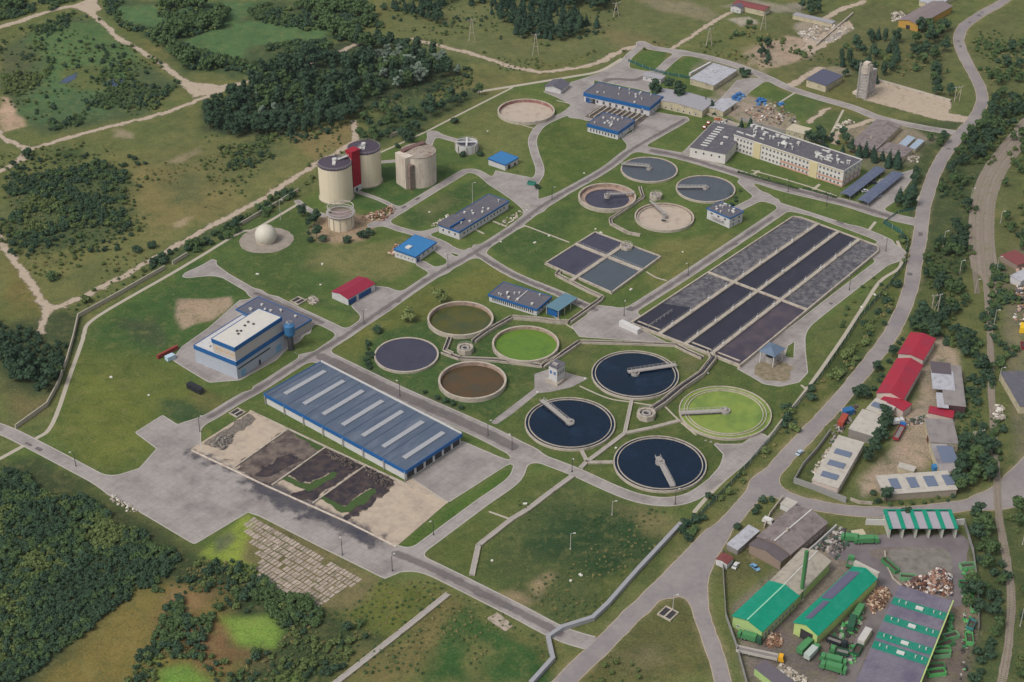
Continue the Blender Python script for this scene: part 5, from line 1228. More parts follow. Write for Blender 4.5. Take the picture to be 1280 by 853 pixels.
MB().box(W-.5, -.4, 5.7, W+.8, D+.4, 8.0).build('end_coping', M_RUB, rf)
# solar hall
M_SOL2 = mat('purple_solar_roof', C(118, 112, 124), .5, .12, .5, col2=C(98, 92, 110), f2=.52, s2=.12); lines(M_SOL2, 0, 1.6, .2, .84, 3.0)
S2, R2_, L2 = (1133, 893), (1189.4, 752), (1060, 886)
t, W, D, a, rf = building('solar_hall', 'largest hall, its purple-grey panelled roof striped across with four emerald bands', S2, R2_, L2, 6.5, M_LIMEY, M_SOL2, 'flat', over=.3)
L_band = [(.885, .925, 0), (.745, .80, 0), (.60, .665, 0), (.515, .565, 0)]
for b0, b1 in [(.82, .885), (.655, .715), (.50, .56), (.41, .475)]:
    bnd = MB().box(W*b0, -.1, 6.62, W*b1, D+.1, 6.74).build('green_band', mat('muted_green_band', C(22, 126, 102), .7, .14, .6, col2=C(48, 126, 108), f2=.5, s2=.3), rf)
    MB().box(W*(b0+b1)/2-1, D*.42, 6.74, W*(b0+b1)/2+.6, D*.56, 7.2).build('roof_hatch', M_VENT, bnd)
    for fy in (.1, .22, .75, .88): MB().cyl(W*(b0+b1)/2, D*fy, .25, 6.74, 7.8, 6).build('roof_vent', M_VENT, bnd)
MB().box(W*.02, -.75, 6.3, W+.3, -.32, 7.1).build('gutter', M_LIMEY, rf)
# open bays
S_, R_ = at(1111, 673), at(1193.5, 673); W = hypot(R_[0]-S_[0], R_[1]-S_[1]); a = atan2(R_[1]-S_[1], R_[0]-S_[0]); D = 11; h = 4.8
t = thing('bay_shed', 'row of five open-fronted bays with emerald frame and grey roof panels', 'shed', (*S_, 0), a)
MB().box(0, D-.4, 0, W, D, h + .4).build('back_wall', M_WALLC, t)
for i in range(6):
    x = W*i/5; MB().box(x-.35, 0, 0, x+.35, D-.42, h).build('bay_wall', mat('bay_pale_wall', C(176, 178, 166), .8, .1, .5), t)
    MB().box(x-.9 if i else x-.6, -.3, h+.02, x+.9 if i < 5 else x+.6, D+.2, h+.6).build('roof_rib', M_GRNR, t)
for i in range(5): MB().box(W*i/5+.92, -.1, h+.1, W*(i+1)/5-.92, D, h+.4).build('roof_panel', mat('bay_roof', C(158, 154, 160), .7, .1, .6), t)
MB().box(-.6, D+.2, h+.1, W+.6, D+.6, h+.8).build('back_fascia', M_GRNR, t)
building('weigh_office', 'low grey-roofed green hut at the bottom edge by the yellow cab truck', (986, 868), (1000, 859), (940.5, 836.5), 3.6, M_LIME, mat('dim_grey_roof', C(100, 94, 100), .8, .1, .5), over=.3)
building('white_kiosk', 'small white flat hut at the corner of the road junction', (989, 635.5), (994, 630.5), (975.5, 630), 2.8, M_PALE, M_RUB, over=.2, W=5)
building('red_hut', 'tiny hut with a rusty red roof beside the white car', (909, 705.5), (916.5, 698), (904, 702), 2.8, M_WHITE, mat('rust_roof', C(118, 66, 64), .8, .12, .6), 'gx', .6, over=.2, D=5)
building('tin_shed_row', 'narrow row of grey tin sheds along the left fence', (922, 688), (949, 664), (917, 684), 2.6, MATS['dull_grey_wall'], M_TIN, 'mono', .3, over=.2, D=5)
building('kiosk', 'small cream cabin in front of the rubble near the green truck pair', (1068, 670), (1082, 668), (1064, 664), 3.0, M_YWALL, M_YWALL, over=.2) 
# mast
o = at(1000.5, 750); t = thing('green_mast', 'tall green lattice-clad mast rising in front of the cream-roofed hall', 'mast', (*o, 0))
MB().cyl(0, 0, .75, 0, 24, 10).build('shaft', mat('mast_green', C(72, 124, 76), .6, .1, .6), t)
MB().box(-1.2, -1.2, -.1, 1.2, 1.2, .8).build('footing', M_WALLC, t)
m = MB()
for k in range(12): m.tube((.9, 0, 1+2*k), (.9, .5, 1+2*k), .06, 4)
m.tube((.95, 0, .5), (.95, 0, 24), .06, 4).tube((.95, .5, .5), (.95, .5, 24), .06, 4); m.build('ladder', M_RAIL, t)
# far right edge bits
building('edge_shed', 'grey-roofed shed cut by the right edge beyond the railway', (1276, 352), (1300, 340), (1263, 346), 3.5, M_WHITE, M_TIN, 'mono', .3, over=.3)
building('edge_shed', 'slate roofed hall at the right edge beside the white rubble pile', (1275, 508), (1300, 505), (1278, 455), 4, M_YWALL, M_BITUM, over=.2, W=14, D=28, ang=0.05)
building('edge_shed', 'small red-brown shed on the right edge above the grey-roofed one', (1272, 332), (1290, 326), (1268, 318), 3, mat('old_brick_wall', C(140, 122, 112)), mat('dull_red_roof', C(124, 68, 68)), 'mono', .3, over=.2)

# ---------------------------------------------------------------- vehicles
M_TYRE = mat('tyre', C(34, 34, 36), .9, .05, 1)
def wheels(t, xs, yw, r=.5, w_=.35):
    for x in xs:
        for s_ in (-1, 1):
            q = MB().cyl(0, 0, r, -w_/2, w_/2, 14); o = q.build('wheel', M_TYRE, t, (x, s_*yw, r)); o.rotation_euler = (pi/2, 0, 0)
            hb = MB().cyl(0, 0, r*.5, -w_/2-.02, w_/2+.02, 10).build('rim', M_STEEL, o)
def car(label, px, ang, col, group=None, name='parked_car', van=False, z=.09):
    o = at(*px); t = thing(name, label, 'van' if van else 'car', (*o, z), ang, group)
    pm = mat('paint_' + '_'.join(str(int(v*255)) for v in col), col, .3, .04, 1, spec=.5)
    L, Wd = (5.6, 2.1) if van else (4.4, 1.8); hb = 1.2 if van else .85; hr = 2.3 if van else 1.45
    m = MB(); y = Wd/2
    prof = [(-L/2, .35), (-L/2, hb), (-L*.42, hr-.05), (L*.2, hr), (L*.36, hb), (L/2-.15, hb*.85), (L/2, .35)] if van else [(-L/2, .3), (-L/2, .85), (-L*.33, .92), (L*.2, .92), (L*.44, .78), (L/2, .55), (L/2, .3)]
    n = len(prof); m.v = [(x, -y, z_) for x, z_ in prof] + [(x, y, z_) for x, z_ in prof]
    m.f = [tuple(range(n)), tuple(range(2*n-1, n-1, -1))] + [(k, n+k, n+(k+1) % n, (k+1) % n) for k in range(n)]
    b = m.build('body', pm, t)
    m = MB(); y2 = y*.84
    if van: m.v = [(L*.205, -y*.9, hr-.1), (L*.37, -y*.9, hb+.04), (L*.37, y*.9, hb+.04), (L*.205, y*.9, hr-.1), (L*.19, -y*.9, hr-.12), (L*.3, -y*.9, hb), (L*.3, y*.9, hb), (L*.19, y*.9, hr-.12)]
    else: m.v = [(-L*.36, -y*.95, .9), (L*.24, -y*.95, .9), (L*.24, y*.95, .9), (-L*.36, y*.95, .9), (-L*.26, -y2, 1.4), (L*.1, -y2, 1.4), (L*.1, y2, 1.4), (-L*.26, y2, 1.4)]
    m.f = [(0,3,2,1),(4,5,6,7),(0,1,5,4),(1,2,6,5),(2,3,7,6),(3,0,4,7)]
    m.build('glasshouse' if not van else 'windscreen', M_GLASS, t)
    if not van: MB().box(-L*.25, -y2+.02, 1.4, L*.09, y2-.02, 1.47).build('roof', pm, t)
    wheels(t, (-L*.3, L*.3), y-.1, .33, .22)
    for s_ in (-1, 1): MB().box(L/2-.12, s_*y*.7-.2, .55, L/2+.02, s_*y*.7+.2, .7).build('headlight', M_VENT, t)
    return t
def truck(label, px, ang, cab, body, group=None, kind='box', L=8.5, name='parked_truck', z=.09, H=3.2):
    o = at(*px); t = thing(name, label, 'truck', (*o, z), ang, group)
    c = MB(); x0 = L/2 - 2.1
    c.v = [(x0,-1.2,.8),(L/2,-1.2,.8),(L/2,1.2,.8),(x0,1.2,.8),(x0,-1.15,2.9),(L/2-.5,-1.15,2.9),(L/2-.5,1.15,2.9),(x0,1.15,2.9)]
    c.f = [(0,3,2,1),(4,5,6,7),(0,1,5,4),(1,2,6,5),(2,3,7,6),(3,0,4,7)]
    cb = c.build('cab', cab, t); m = MB(); m.quad((L/2-.02,-1,1.7),(L/2-.02,1,1.7),(L/2-.42,1,2.7),(L/2-.42,-1,2.7)); m.v = [(x+.05, y, z_) for x, y, z_ in m.v]; m.build('windscreen', M_GLASS, cb)
    MB().box(-L/2, -.5, .6, x0-.02, .5, .9).build('chassis', M_DGREY, t)
    m = MB()
    if kind == 'box': m.box(-L/2, -1.25, .95, x0-.3, 1.25, H)
    elif kind == 'garbage':
        m.v = [(-L/2+.9,-1.25,.95),(x0-.3,-1.25,.95),(x0-.3,1.25,.95),(-L/2+.9,1.25,.95),(-L/2+1.4,-1.25,H),(x0-.3,-1.25,H),(x0-.3,1.25,H),(-L/2+1.4,1.25,H)]
        m.f = [(0,3,2,1),(4,5,6,7),(0,1,5,4),(1,2,6,5),(2,3,7,6),(3,0,4,7)]
        MB().box(-L/2-.3, -1.2, .8, -L/2+.85, 1.2, 2.8).build('hopper', body, t)
    elif kind == 'open':
        m.box(-L/2, -1.25, .95, x0-.3, 1.25, 1.1).box(-L/2, -1.25, 1.1, x0-.3, -1.13, 2.3).box(-L/2, 1.13, 1.1, x0-.3, 1.25, 2.3).box(-L/2, -1.13, 1.1, -L/2+.12, 1.13, 2.3).box(x0-.42, -1.13, 1.1, x0-.3, 1.13, 2.3)
        MB().box(-L/2+.14, -1.12, 1.1, x0-.44, 1.12, 1.5).build('load', mat('gravel_load', C(130, 124, 122), .9, .2, 1), t)
    elif kind == 'tank':
        m.tube((-L/2, 0, 2.1), (x0-.3, 0, 2.1), 1.2, 16)
    m.build('cargo_body', body, t)
    wheels(t, (-L*.36, -L*.22, L*.36), 1.05, .5, .3)
    return t
def cont(label, px, ang, col, L=6, W_=2.4, H_=2.4, group=None, name='container', cat='container', open_=True, z=.05, taper=.0, legs=False):
    o = at(*px); pm = mat('steel_' + '_'.join(str(int(v*255)) for v in col), col, .6, .12, .8)
    pm = mat('steel_' + '_'.join(str(int(v*255)) for v in col), col, .6, .12, .8); m = MB(); x, y = L/2, W_/2; b = .12
    if open_:
        m.box(-x, -y, 0, x, y, .15).box(-x, -y, .15, x, -y+b, H_).box(-x, y-b, .15, x, y, H_).box(-x, -y+b, .15, -x+b, y-b, H_).box(x-b, -y+b, .15, x, y-b, H_)
        n = max(2, int(L/1.2))
        for k in range(n+1):
            u = -x + k*(L-.1)/n
            m.box(u, -y-.08, .1, u+.1, -y-.002, H_).box(u, y+.002, .1, u+.1, y+.08, H_)
        t = thing(name, label, cat, (*o, z), ang, group); m.build('body', pm, t)
        MB().box(-x+b+.02, -y+b+.02, .16, x-b-.02, y-b-.02, H_*.55).build('load', mat('dark_scrap', C(78, 68, 62), .9, .4, 2), t)
        return t
    m.v = [(-x,-y,.1),(x,-y,.1),(x,y,.1),(-x,y,.1),(-x,-y,H_),(x,-y,H_),(x,y,H_),(-x,y,H_)]; m.f = [(0,3,2,1),(4,5,6,7),(0,1,5,4),(1,2,6,5),(2,3,7,6),(3,0,4,7)]
    t = thing(name, label, cat, (*o, z), ang, group); m.build('body', pm, t)
    q = MB().box(-x-.03, -y-.03, H_, x+.03, y+.03, H_+.1); q.build('lid', pm, t)
    for k in range(3): MB().box(x*.6*(k-1)-.05, -y-.08, .1, x*.6*(k-1)+.05, -y-.005, H_).build('rib', pm, t)
    for s_ in (-1, 1): MB().box(x+.005, s_*y*.5-.05, .2, x+.08, s_*y*.5+.05, H_-.1).build('door_bar', M_STEEL, t)
    return t
GRN, DGRN, LGRN = C(76, 134, 86), C(48, 88, 66), C(118, 168, 122)
g_ = mat('truck_green', GRN, .5, .12, .8); dg_ = mat('truck_dark_green', DGRN, .5, .12, .8); w_m = mat('truck_white', C(200, 200, 198), .5, .06, 1)
u = GRID; dwn = radians(-39)
car('small pale blue car driving on the main road past the white-roofed blocks', (999.5, 567.5), radians(50), C(176, 190, 206), z=.1, name='car')
car('white estate car parked beside the tiny red-roofed hut', (919.5, 708.5), radians(60), C(206, 206, 204))
car('light blue car parked on the weeds by the old workshop', (943.8, 711), radians(-56), C(112, 156, 188))
car('white van parked by the tin sheds at the top left of the recycling yard', (961, 654.5), radians(-35), C(204, 202, 198), van=True, name='parked_van')
car('white car tucked under the edge of the first carport', (1081, 240), radians(15), C(204, 204, 204)); car('dark car under the first carport', (1092, 230), radians(15), C(60, 60, 66)); car('silver car at the open side of the second carport', (1098, 246.5), radians(15), C(170, 174, 180))
car('red car parked nearest the grass strip left of the office wing', (881, 160), radians(65), C(140, 44, 44)); car('red hatchback behind another red car left of the office wing', (886, 154.5), radians(65), C(150, 60, 54))
car('silver car in the middle of the office car yard', (897.5, 158), radians(10), C(170, 172, 178)); car('white car in the office car yard in front of the grey one', (903, 155.5), radians(10), C(200, 200, 200)); car('orange car at the back of the office car yard', (897, 150.5), radians(160), C(190, 110, 60)); car('dark grey car by the hedge of the office car yard', (911, 152), radians(10), C(80, 82, 88))
car('black car with pale trailer beside the long grey-roofed screen building', (843, 137.5), radians(-30), C(46, 46, 54), van=True)
truck('white truck with a long open pale trailer and bright yellow cab', (950, 821.5), radians(-18), mat('cab_yellow', C(222, 164, 40), .5, .08, 1), mat('trailer_white', C(186, 180, 172), .6, .08, .6), kind='open', L=17.5)
truck('truck with a blue cab and red-ended open trailer in the east yard', (1124, 543), radians(62), mat('cab_blue', C(40, 104, 168), .5, .08, 1), mat('trailer_red', C(150, 52, 60), .6, .1, .6), kind='open', L=13)
truck('white cab van beside the blue truck cab in the east yard', (1122, 530.5), radians(10), w_m, w_m, kind='box', L=5.8, H=2.8)
TGp = 'green refuse trucks in the recycling yard'
for lab, px, ag, kd, cb, bd, L in [
 ('green refuse truck parked between the fence and the plain emerald hall', (938, 801), radians(-25), 'garbage', dg_, g_, 9),
 ('green refuse truck just below the big dark door of the solar-panelled hall', (1006, 812), radians(50), 'box', g_, g_, 8.5),
 ('green truck with white tarpaulin, next to the truck below the dark door', (1015, 819), radians(50), 'box', g_, mat('tarp_pale', C(170, 180, 172), .8, .1, .6), 8.5),
 ('upper of the two green refuse trucks parked side by side near the bottom edge', (1040, 829), radians(157), 'garbage', g_, g_, 9.5),
 ('lower of the two green refuse trucks parked side by side near the bottom edge', (1040, 838.5), radians(157), 'garbage', g_, g_, 9.5),
 ('dark green truck standing against the lime wall among scattered parts', (1064, 783), radians(70), 'box', dg_, dg_, 8),
 ('small green truck behind the pair of refuse trucks', (1048, 818), radians(160), 'open', g_, dg_, 7),
 ('black skip truck in the middle of the parking ground', (1046, 806.5), radians(-30), 'open', mat('black_cab', C(42, 48, 50), .5, .1, 1), MATS['black_cab'], 8),
 ('green refuse truck by the cream cabin, left of two', (1066, 677), radians(-10), 'garbage', dg_, g_, 9),
 ('long green refuse truck by the cream cabin, right of two', (1083, 679), radians(3), 'garbage', g_, g_, 10),
 ('small green loader truck on the lane behind the emerald hall', (1062.5, 706), radians(70), 'open', g_, g_, 6),
 ('green truck close to the lime wall and rubble heap', (1073, 768), radians(60), 'garbage', g_, g_, 7.5)]:
    truck(lab, px, ag, cb, bd, TGp, kd, L)
cont('white box trailer standing alone on the parking ground', (1080, 800.5), radians(58), C(188, 184, 180), 8, 2.6, 3.0, open_=False, name='box_trailer', cat='trailer')
cont('dark green skip beside the white box trailer', (1071.5, 815.5), radians(60), DGRN, 5, 2.6, 2.0)
cont('green-sided long container by the curved kerb of the grey pit', (1112.5, 709.5), radians(-62), GRN, 8.5, 2.2, 1.8)
cont('open green skip at the foot of the scrap heap', (1134.5, 724.5), radians(-8), LGRN, 6, 2.6, 2.0)
CGp = 'green skips along the yard edge'
for i, (px, ag, L, lab) in enumerate([((1209, 710.5), 10, 6, 'open green skip highest along the right yard fence'), ((1209, 733), -8, 6.5, 'open green skip midway along the right fence'), ((1211.5, 741.5), 40, 6, 'tilted green skip just below the midway one on the right fence'),
  ((1217, 760), 80, 6, 'green skip standing endways against the right fence'), ((1213.5, 784), 60, 5, 'blue-green skip half hidden by trees on the right fence'), ((1211, 801), 80, 5.5, 'lowest green skip by the right fence'),
  ((1188, 798), 20, 6, 'topmost green skip beside the lime wall of the largest hall'), ((1181.5, 808), 25, 6.5, 'second green skip from the top beside the lime wall'), ((1178, 815.5), 5, 5.5, 'flat green skip between two brighter ones beside the lime wall'), ((1175.5, 820.5), 8, 6.5, 'brightest green skip beside the lime wall'),
  ((1170, 836.5), 8, 6, 'green skip below the gap in the row beside the lime wall'), ((1170, 843.5), 10, 6.5, 'green skip at the bottom end of the lime wall row')]):
    cont(lab, px, radians(ag), [LGRN, GRN, C(96, 176, 104)][i % 3] if i != 4 else C(70, 130, 130), L, 2.6, 2.0, CGp)
for i, (x, y) in enumerate([(1188, 772), (1189, 777), (1187, 782), (1188, 787), (1186, 791)]):
    cont('small green wheeled bin in the short column above the skips by the lime wall', (x, y), radians(30 + 20*i), GRN, 1.8, 1.4, 1.6, 'small green bins by the lime wall', 'waste_bin', 'bin', open_=False)
cont('dark tank wagon standing on the lawn left of the hall', (244.5, 488.5), radians(-38), C(40, 42, 48), 9, 2.6, 2.6, open_=False, name='tank_wagon', cat='wagon')
cont('orange-red container among junk by the east yard fence', (1053, 529), radians(62), C(158, 72, 56), 8, 2.6, 2.6, open_=False); cont('bright blue container above the orange one at the east yard fence', (1060, 517.5), radians(20), C(48, 100, 150), 4.5, 3, 2.6, open_=False)
cont('rusty brown open wagon beside the lower grey shed in the east yard', (1165, 559), radians(88), C(100, 60, 56), 10, 2.8, 2.6); cont('blue box at the corner of the long skylit shed', (1170, 588), radians(10), C(60, 122, 170), 3.5, 2.6, 2.4, open_=False)
cont('teal skip beside the yard lane above the upper oval lawn', (664.5, 231), radians(-20), C(52, 128, 112), 4.5, 2.2, 1.8)
cont('light blue and white booth on the lawn edge by the brick red wall', (213, 449.5), radians(45), C(176, 196, 210), 4.2, 2.6, 2.2, open_=False, name='booth', cat='booth')
cont('yellow container at the right edge beyond the railway', (1281, 414), radians(70), C(222, 180, 40), 6, 5, 2.8, open_=False)
cont('red-white barrier block at the right edge below the yellow container', (1279, 434), radians(80), C(140, 40, 60), 5, 2, 1.5)
for lab, a_, b_, w_, h_, mt in [('low brick red retaining wall on the lawn left of the white and blue building', (197, 449), (222, 436), 1.2, 2.0, mat('brick_red', C(140, 62, 56), .9, .12, .8)),
  ('low white wall along the back of the upper yard lawn', (862, 95), (888, 81), 1.2, 2.0, M_PALE)]:
    A, B = at(*a_), at(*b_); setp(MB().obox((0, 0), (B[0]-A[0], B[1]-A[1]), w_, 0, h_).build('retaining_wall', mt, None, (*A, 0)), lab, 'wall')
# ---------------------------------------------------------------- drying beds and stained slabs
M_BED = mat('bed_concrete', C(178, 162, 144), .9, .12, .4, col2=C(156, 142, 130), f2=.55, s2=.12)
lines(M_BED, GRID, 4.0, .12, .9, 4.0)
sheet('drying_bed_slab', [('poly', [(238, 562), (313, 514), (330, 522), (506, 603), (515, 598), (560, 628), (495, 684), (437, 655), (330, 606)])], .10, M_BED, k=1, step=.8)
M_SLUD = mat('dark_sludge', C(50, 44, 50), .5, .3, .4, col2=C(78, 66, 62), f2=.5, s2=.25, bump=.4, bscale=.8, soft=.3)
M_SLUD2 = mat('brown_sludge', C(112, 100, 92), .9, .3, .35, col2=C(78, 68, 66), f2=.5, s2=.2, soft=.3)
M_SLUD3 = mat('grey_sludge', C(96, 90, 86), .9, .35, .8, col2=C(130, 120, 108), f2=.5, s2=.6, soft=.3)
M_OIL = mat('wet_stain', C(60, 60, 74), .5, .2, .3, col2=C(88, 84, 90), f2=.5, s2=.12, soft=.16, amax=.65)
M_WEED = mat('bed_weeds', C(64, 84, 44), .95, .3, .8)
def z6(x, y): return (230 + x / 5.333, 500 + y / 5.333)
def z2(x, y): return (320 + x / 3.99, 426 + y / 3.99)
def sl(name, label, pts, z, m, wob=3.0, st=.6, k=1):
    o, _ = sheet(name, [('poly', [z6(*p) for p in pts])] if pts[0][0] is not None else pts[1:], z, m, k=k, step=st, wob=wob, kind='stuff', soft=1.2); setp(o, label, 'sludge'); return o
sl('sludge', 'strip of dry grey cracked sludge on the first beige bed', [(150,290),(440,85),(495,125),(380,215),(250,345)], .14, M_SLUD3)
sl('sludge', 'thin brown dried sludge over most of the second bed', [(345,455),(690,205),(935,325),(590,565)], .14, M_SLUD2)
sl('sludge', 'dark wet pool in the middle of the second bed', [(500,500),(520,460),(640,385),(740,375),(765,410),(660,460),(560,500)], .18, M_SLUD)
sl('sludge', 'violet-black sludge filling the third bed', [(690,490),(940,330),(1190,445),(1020,560),(870,680),(700,640),(840,590),(1000,500),(960,470),(840,570)], .18, M_SLUD)
sl('sludge', 'violet-black sludge filling the fourth bed', [(930,640),(1215,445),(1400,540),(1360,620),(1080,810),(1050,790),(1280,600),(1240,590),(1100,720),(990,700)], .18, M_SLUD)
for nm, pts in (('hook-shaped weedy strip in the third drying bed', [(640,530),(690,505),(830,570),(990,475),(1012,490),(1000,520),(840,615),(720,560)]), ('hook-shaped weedy strip in the fourth drying bed', [(905,650),(940,645),(1080,720),(1240,600),(1285,595),(1280,630),(1100,755),(1050,755)]), ('weed patch at the top corner of the second drying bed', [(680,210),(760,225),(930,310),(890,350),(830,300)])):
    o, _ = sheet('weeds', [('poly', [z6(*p) for p in pts])], .22, M_WEED, k=1, step=.5, wob=1.6, kind='stuff'); setp(o, nm, 'weeds')
o, _ = sheet('wet_stain', [('line', [(236,566),(300,592),(330,610)], 2.5), ('line', [(318,600),(350,618),(395,640),(430,660),(470,678)], 6), ('line', [(330,612),(370,628)], 8), ('line', [(350,640),(395,648),(440,662)], 1.5)], .13, M_OIL, k=6, step=.7, wob=4, kind='stuff', soft=4.0); setp(o, 'long dark wet stain smeared along the foot of the drying beds', 'stain')
def wall(label, pts, w_=.3, h_=1.0, m=None, name='concrete_wall', cat='wall', group=None, z=0):
    G = gp(pts); o = G[0]; mb = MB()
    for i, (a, b) in enumerate(zip(G[:-1], G[1:])): mb.obox((a[0]-o[0], a[1]-o[1]), (b[0]-o[0], b[1]-o[1]), w_, -.2, h_ + .004*(i % 2), w_*.3)
    return setp(mb.build(name, m or M_WALLC, None, (*o, z)), label, cat, group)
for lab, a_, b_ in (('low pale kerb wall between the first and second drying bed', (340,452), (690,203)), ('low pale kerb wall between the second and third drying bed', (590,572), (940,325)), ('low pale kerb wall between the third and fourth drying bed', (862,692), (1213,443))):
    wall(lab, [z6(*a_), z6(*b_)], .7, .7)
wall('long low wall along the outer foot of the drying beds', [(240,564),(330,607),(437,655),(495,684)], .6, .6, MATS['stained_concrete'])
wall('straight low wall between the drying beds and the hall', [(313,515),(330,523),(505,606),(560,629)], .6, .8)
# slab field
G = gp([(306,650),(327,645),(460,720),(400,762),(345,737),(318,722),(322,696),(306,668)]); ca_, sa_ = cos(GRID), sin(GRID); mb = MB()
xs = [p[0] for p in G]; ys = [p[1] for p in G]; rr = random.Random(5)
us = [p[0]*ca_+p[1]*sa_ for p in G]; vs = [-p[0]*sa_+p[1]*ca_ for p in G]
cu = []
for i in range(int((max(us)-min(us))/3.2)):
    for j in range(int((max(vs)-min(vs))/1.7)): cu.append((min(us)+i*3.2+1.6, min(vs)+j*1.7+.85))
cu = np.array(cu); cx = cu[:, 0]*ca_-cu[:, 1]*sa_; cy = cu[:, 0]*sa_+cu[:, 1]*ca_
ok = (sd_poly(cx, cy, G) < -.6) & (fbm(cx, cy, 9, 77, 3) > -.46)
for x, y in zip(cx[ok], cy[ok]):
    a_ = GRID + rr.uniform(-.06, .06); l_ = rr.uniform(1.2, 1.5); x += rr.uniform(-.15, .15); y += rr.uniform(-.15, .15); mb.obox((x-l_*cos(a_), y-l_*sin(a_)), (x+l_*cos(a_), y+l_*sin(a_)), rr.uniform(1.15, 1.5), -.05, .12 + rr.uniform(0, .06))

setp(mb.build('slab_paving', mat('worn_slab', C(166, 152, 140), .95, .2, .5, island=.14, col2=C(120, 112, 92), f2=.55, s2=.4)), kind='structure')
sheet('slab_patch', [('poly', [(608,773),(622,765),(643,782),(632,790)])], .1, mat('worn_slab', C(170, 152, 136)), k=1, step=.7, wob=1)
# open pit, concrete pad things
sheet('grey_pit', [('poly', [(1110,690),(1120,683),(1150,681),(1175,682),(1187,690),(1192,705),(1191,722),(1180,735),(1140,735),(1125,728),(1112,712)])], .07, mat('pit_grey', C(128, 122, 116), .95, .15, .4, col2=C(108, 104, 96), f2=.5, s2=.25), k=1, step=1, wob=1.5)
sheet('yard_lane', [('line', [(1195,676),(1199,700),(1201,730),(1194,752)], 6), ('line', [(1050,690),(1080,680),(1120,676),(1160,677),(1195,678)], 8), ('line', [(1050,690),(1090,702),(1105,720),(1115,740),(1105,760),(1075,810),(1055,860)], 6)], .085, mat('yard_asphalt', C(122, 114, 116), .9, .1, .4, col2=C(104, 96, 98), f2=.5, s2=.1), k=6, step=1)
wall('curved pale kerb round the grey pit', [(1106,690),(1107,705),(1116,724),(1128,734)], .5, .5)
# ---------------------------------------------------------------- fences, walls, pipes
M_FENCE = mat('green_mesh', C(50, 100, 98), .7, .15, .6)
b_ = M_FENCE.node_tree.nodes['Principled BSDF']; b_.inputs['Alpha'].default_value = .5
M_GFEN = mat('grey_fence_panel', C(142, 140, 138), .9, .10, .6)
wall('pale concrete boundary wall along the west side of the works', [(20,536),(59,508),(74,480),(84,452),(92,424),(98,397),(150,368.5),(206,336.5)], .5, 2.2, M_PATH, 'boundary_wall')
wall('short stub of pale boundary wall standing alone beyond the gap', [(216,331),(234,320)], .5, 2.2, M_PATH, 'boundary_wall')
wall('pale boundary wall half hidden by bushes left of the digesters', [(300,283),(340,260),(373,240)], .5, 2.2, M_PATH, 'boundary_wall')
wall('pale boundary wall behind the thicket right of the digesters', [(488,172),(500,167)], .5, 2.2, M_PATH, 'boundary_wall')
def fence(label, pts, h_=2.4, m=None, name='mesh_fence'):
    G = gp(pts); o = G[0]; t = thing(name, label, 'fence', (*o, 0)); G = [(a-o[0], b-o[1]) for a, b in G]
    mb = MB(); pb = MB()
    for a, b in zip(G[:-1], G[1:]):
        mb.obox(a, b, .06, .15, h_)
        L = hypot(b[0]-a[0], b[1]-a[1]); n = max(1, int(L/6))
        for k in range(n): x, y = a[0]+(b[0]-a[0])*k/n, a[1]+(b[1]-a[1])*k/n; pb.box(x-.08, y-.08, 0, x+.08, y+.08, h_+.2)
    mb.build('fence_mesh', m or M_FENCE, t); pb.build('fence_posts', M_RAIL, t)
    return t
fence('long teal mesh fence following the patrol path on the east side', [(1104,280),(1126,293),(1134,305),(1131,331),(1111,359),(1074,399),(1056,428),(1022,477),(990,515),(961,553),(914,607),(876,645),(850,668)], 2.8)
fence('teal mesh fence closing the upper lawn below the gatehouse', [(785,77),(812,88),(835,94),(862,99)], 2.0)
fence('short teal mesh fence by the road at the office lawn', [(1104,280),(1123,266),(1145,262)], 1.6)
fence('tall teal mesh fence on the right side of the recycling yard', [(1205,657),(1216,692),(1222,740),(1223,790)], 2.6, M_GFEN)
fence('grey mesh fence along the left side of the recycling yard', [(902,690),(907,772),(921,812),(934,860)], 2.4, M_GFEN)
wall('grey boxed pipe bridge running along the road and over the works exit', [(850,658),(795,717),(760,757),(741,775),(703,787),(685,799),(691,826),(664,856)], 1.6, 1.8, mat('pipe_grey', C(150, 150, 154), .6, .1, .6), 'pipe_bridge', 'pipe bridge')
wall('tall grey panel wall in front of the block with three skylights', [(992,604),(1015,612),(1057,629)], .3, 3.0, M_GFEN, 'panel_wall')
wall('grey panel wall along the road verge of the east yard', [(992,604),(1004,583),(1022,563),(1038,541)], .3, 2.2, M_GFEN, 'panel_wall')
wall('pale low wall right of the east yard gate', [(1063,626),(1074,630),(1090,631)], .3, 1.6, M_WALLC)
wall('pale wall between the cream cabin and the open bays', [(1082,656),(1109,657)], .4, 3.0, M_PALE)
wall('pale wall right of the open bays', [(1194,657),(1204,656)], .4, 3.0, M_PALE)
wall('low pale wall behind the parking strip of the screen building', [(834,132),(855,134),(890,146),(925,158)], .4, 1.4, M_PATH)
wall('dark boundary wall between the scrap yard and the office', [(925,150),(958,160),(1030,180)], .3, 1.8, M_GFEN)
wall('pale low wall dividing the weed plot at the top', [(1066,18),(1020,58)], .8, 1.4, M_WALLC)
wall('pale fence wall left of the white kiosk', [(955,661),(962,645),(972,632),(978,624)], .4, 1.8, M_WALLC)
wall('pale wall between the old workshop and the cream hall', [(1045,660),(1020,683),(1000,700)], .4, 1.8, M_PALE)

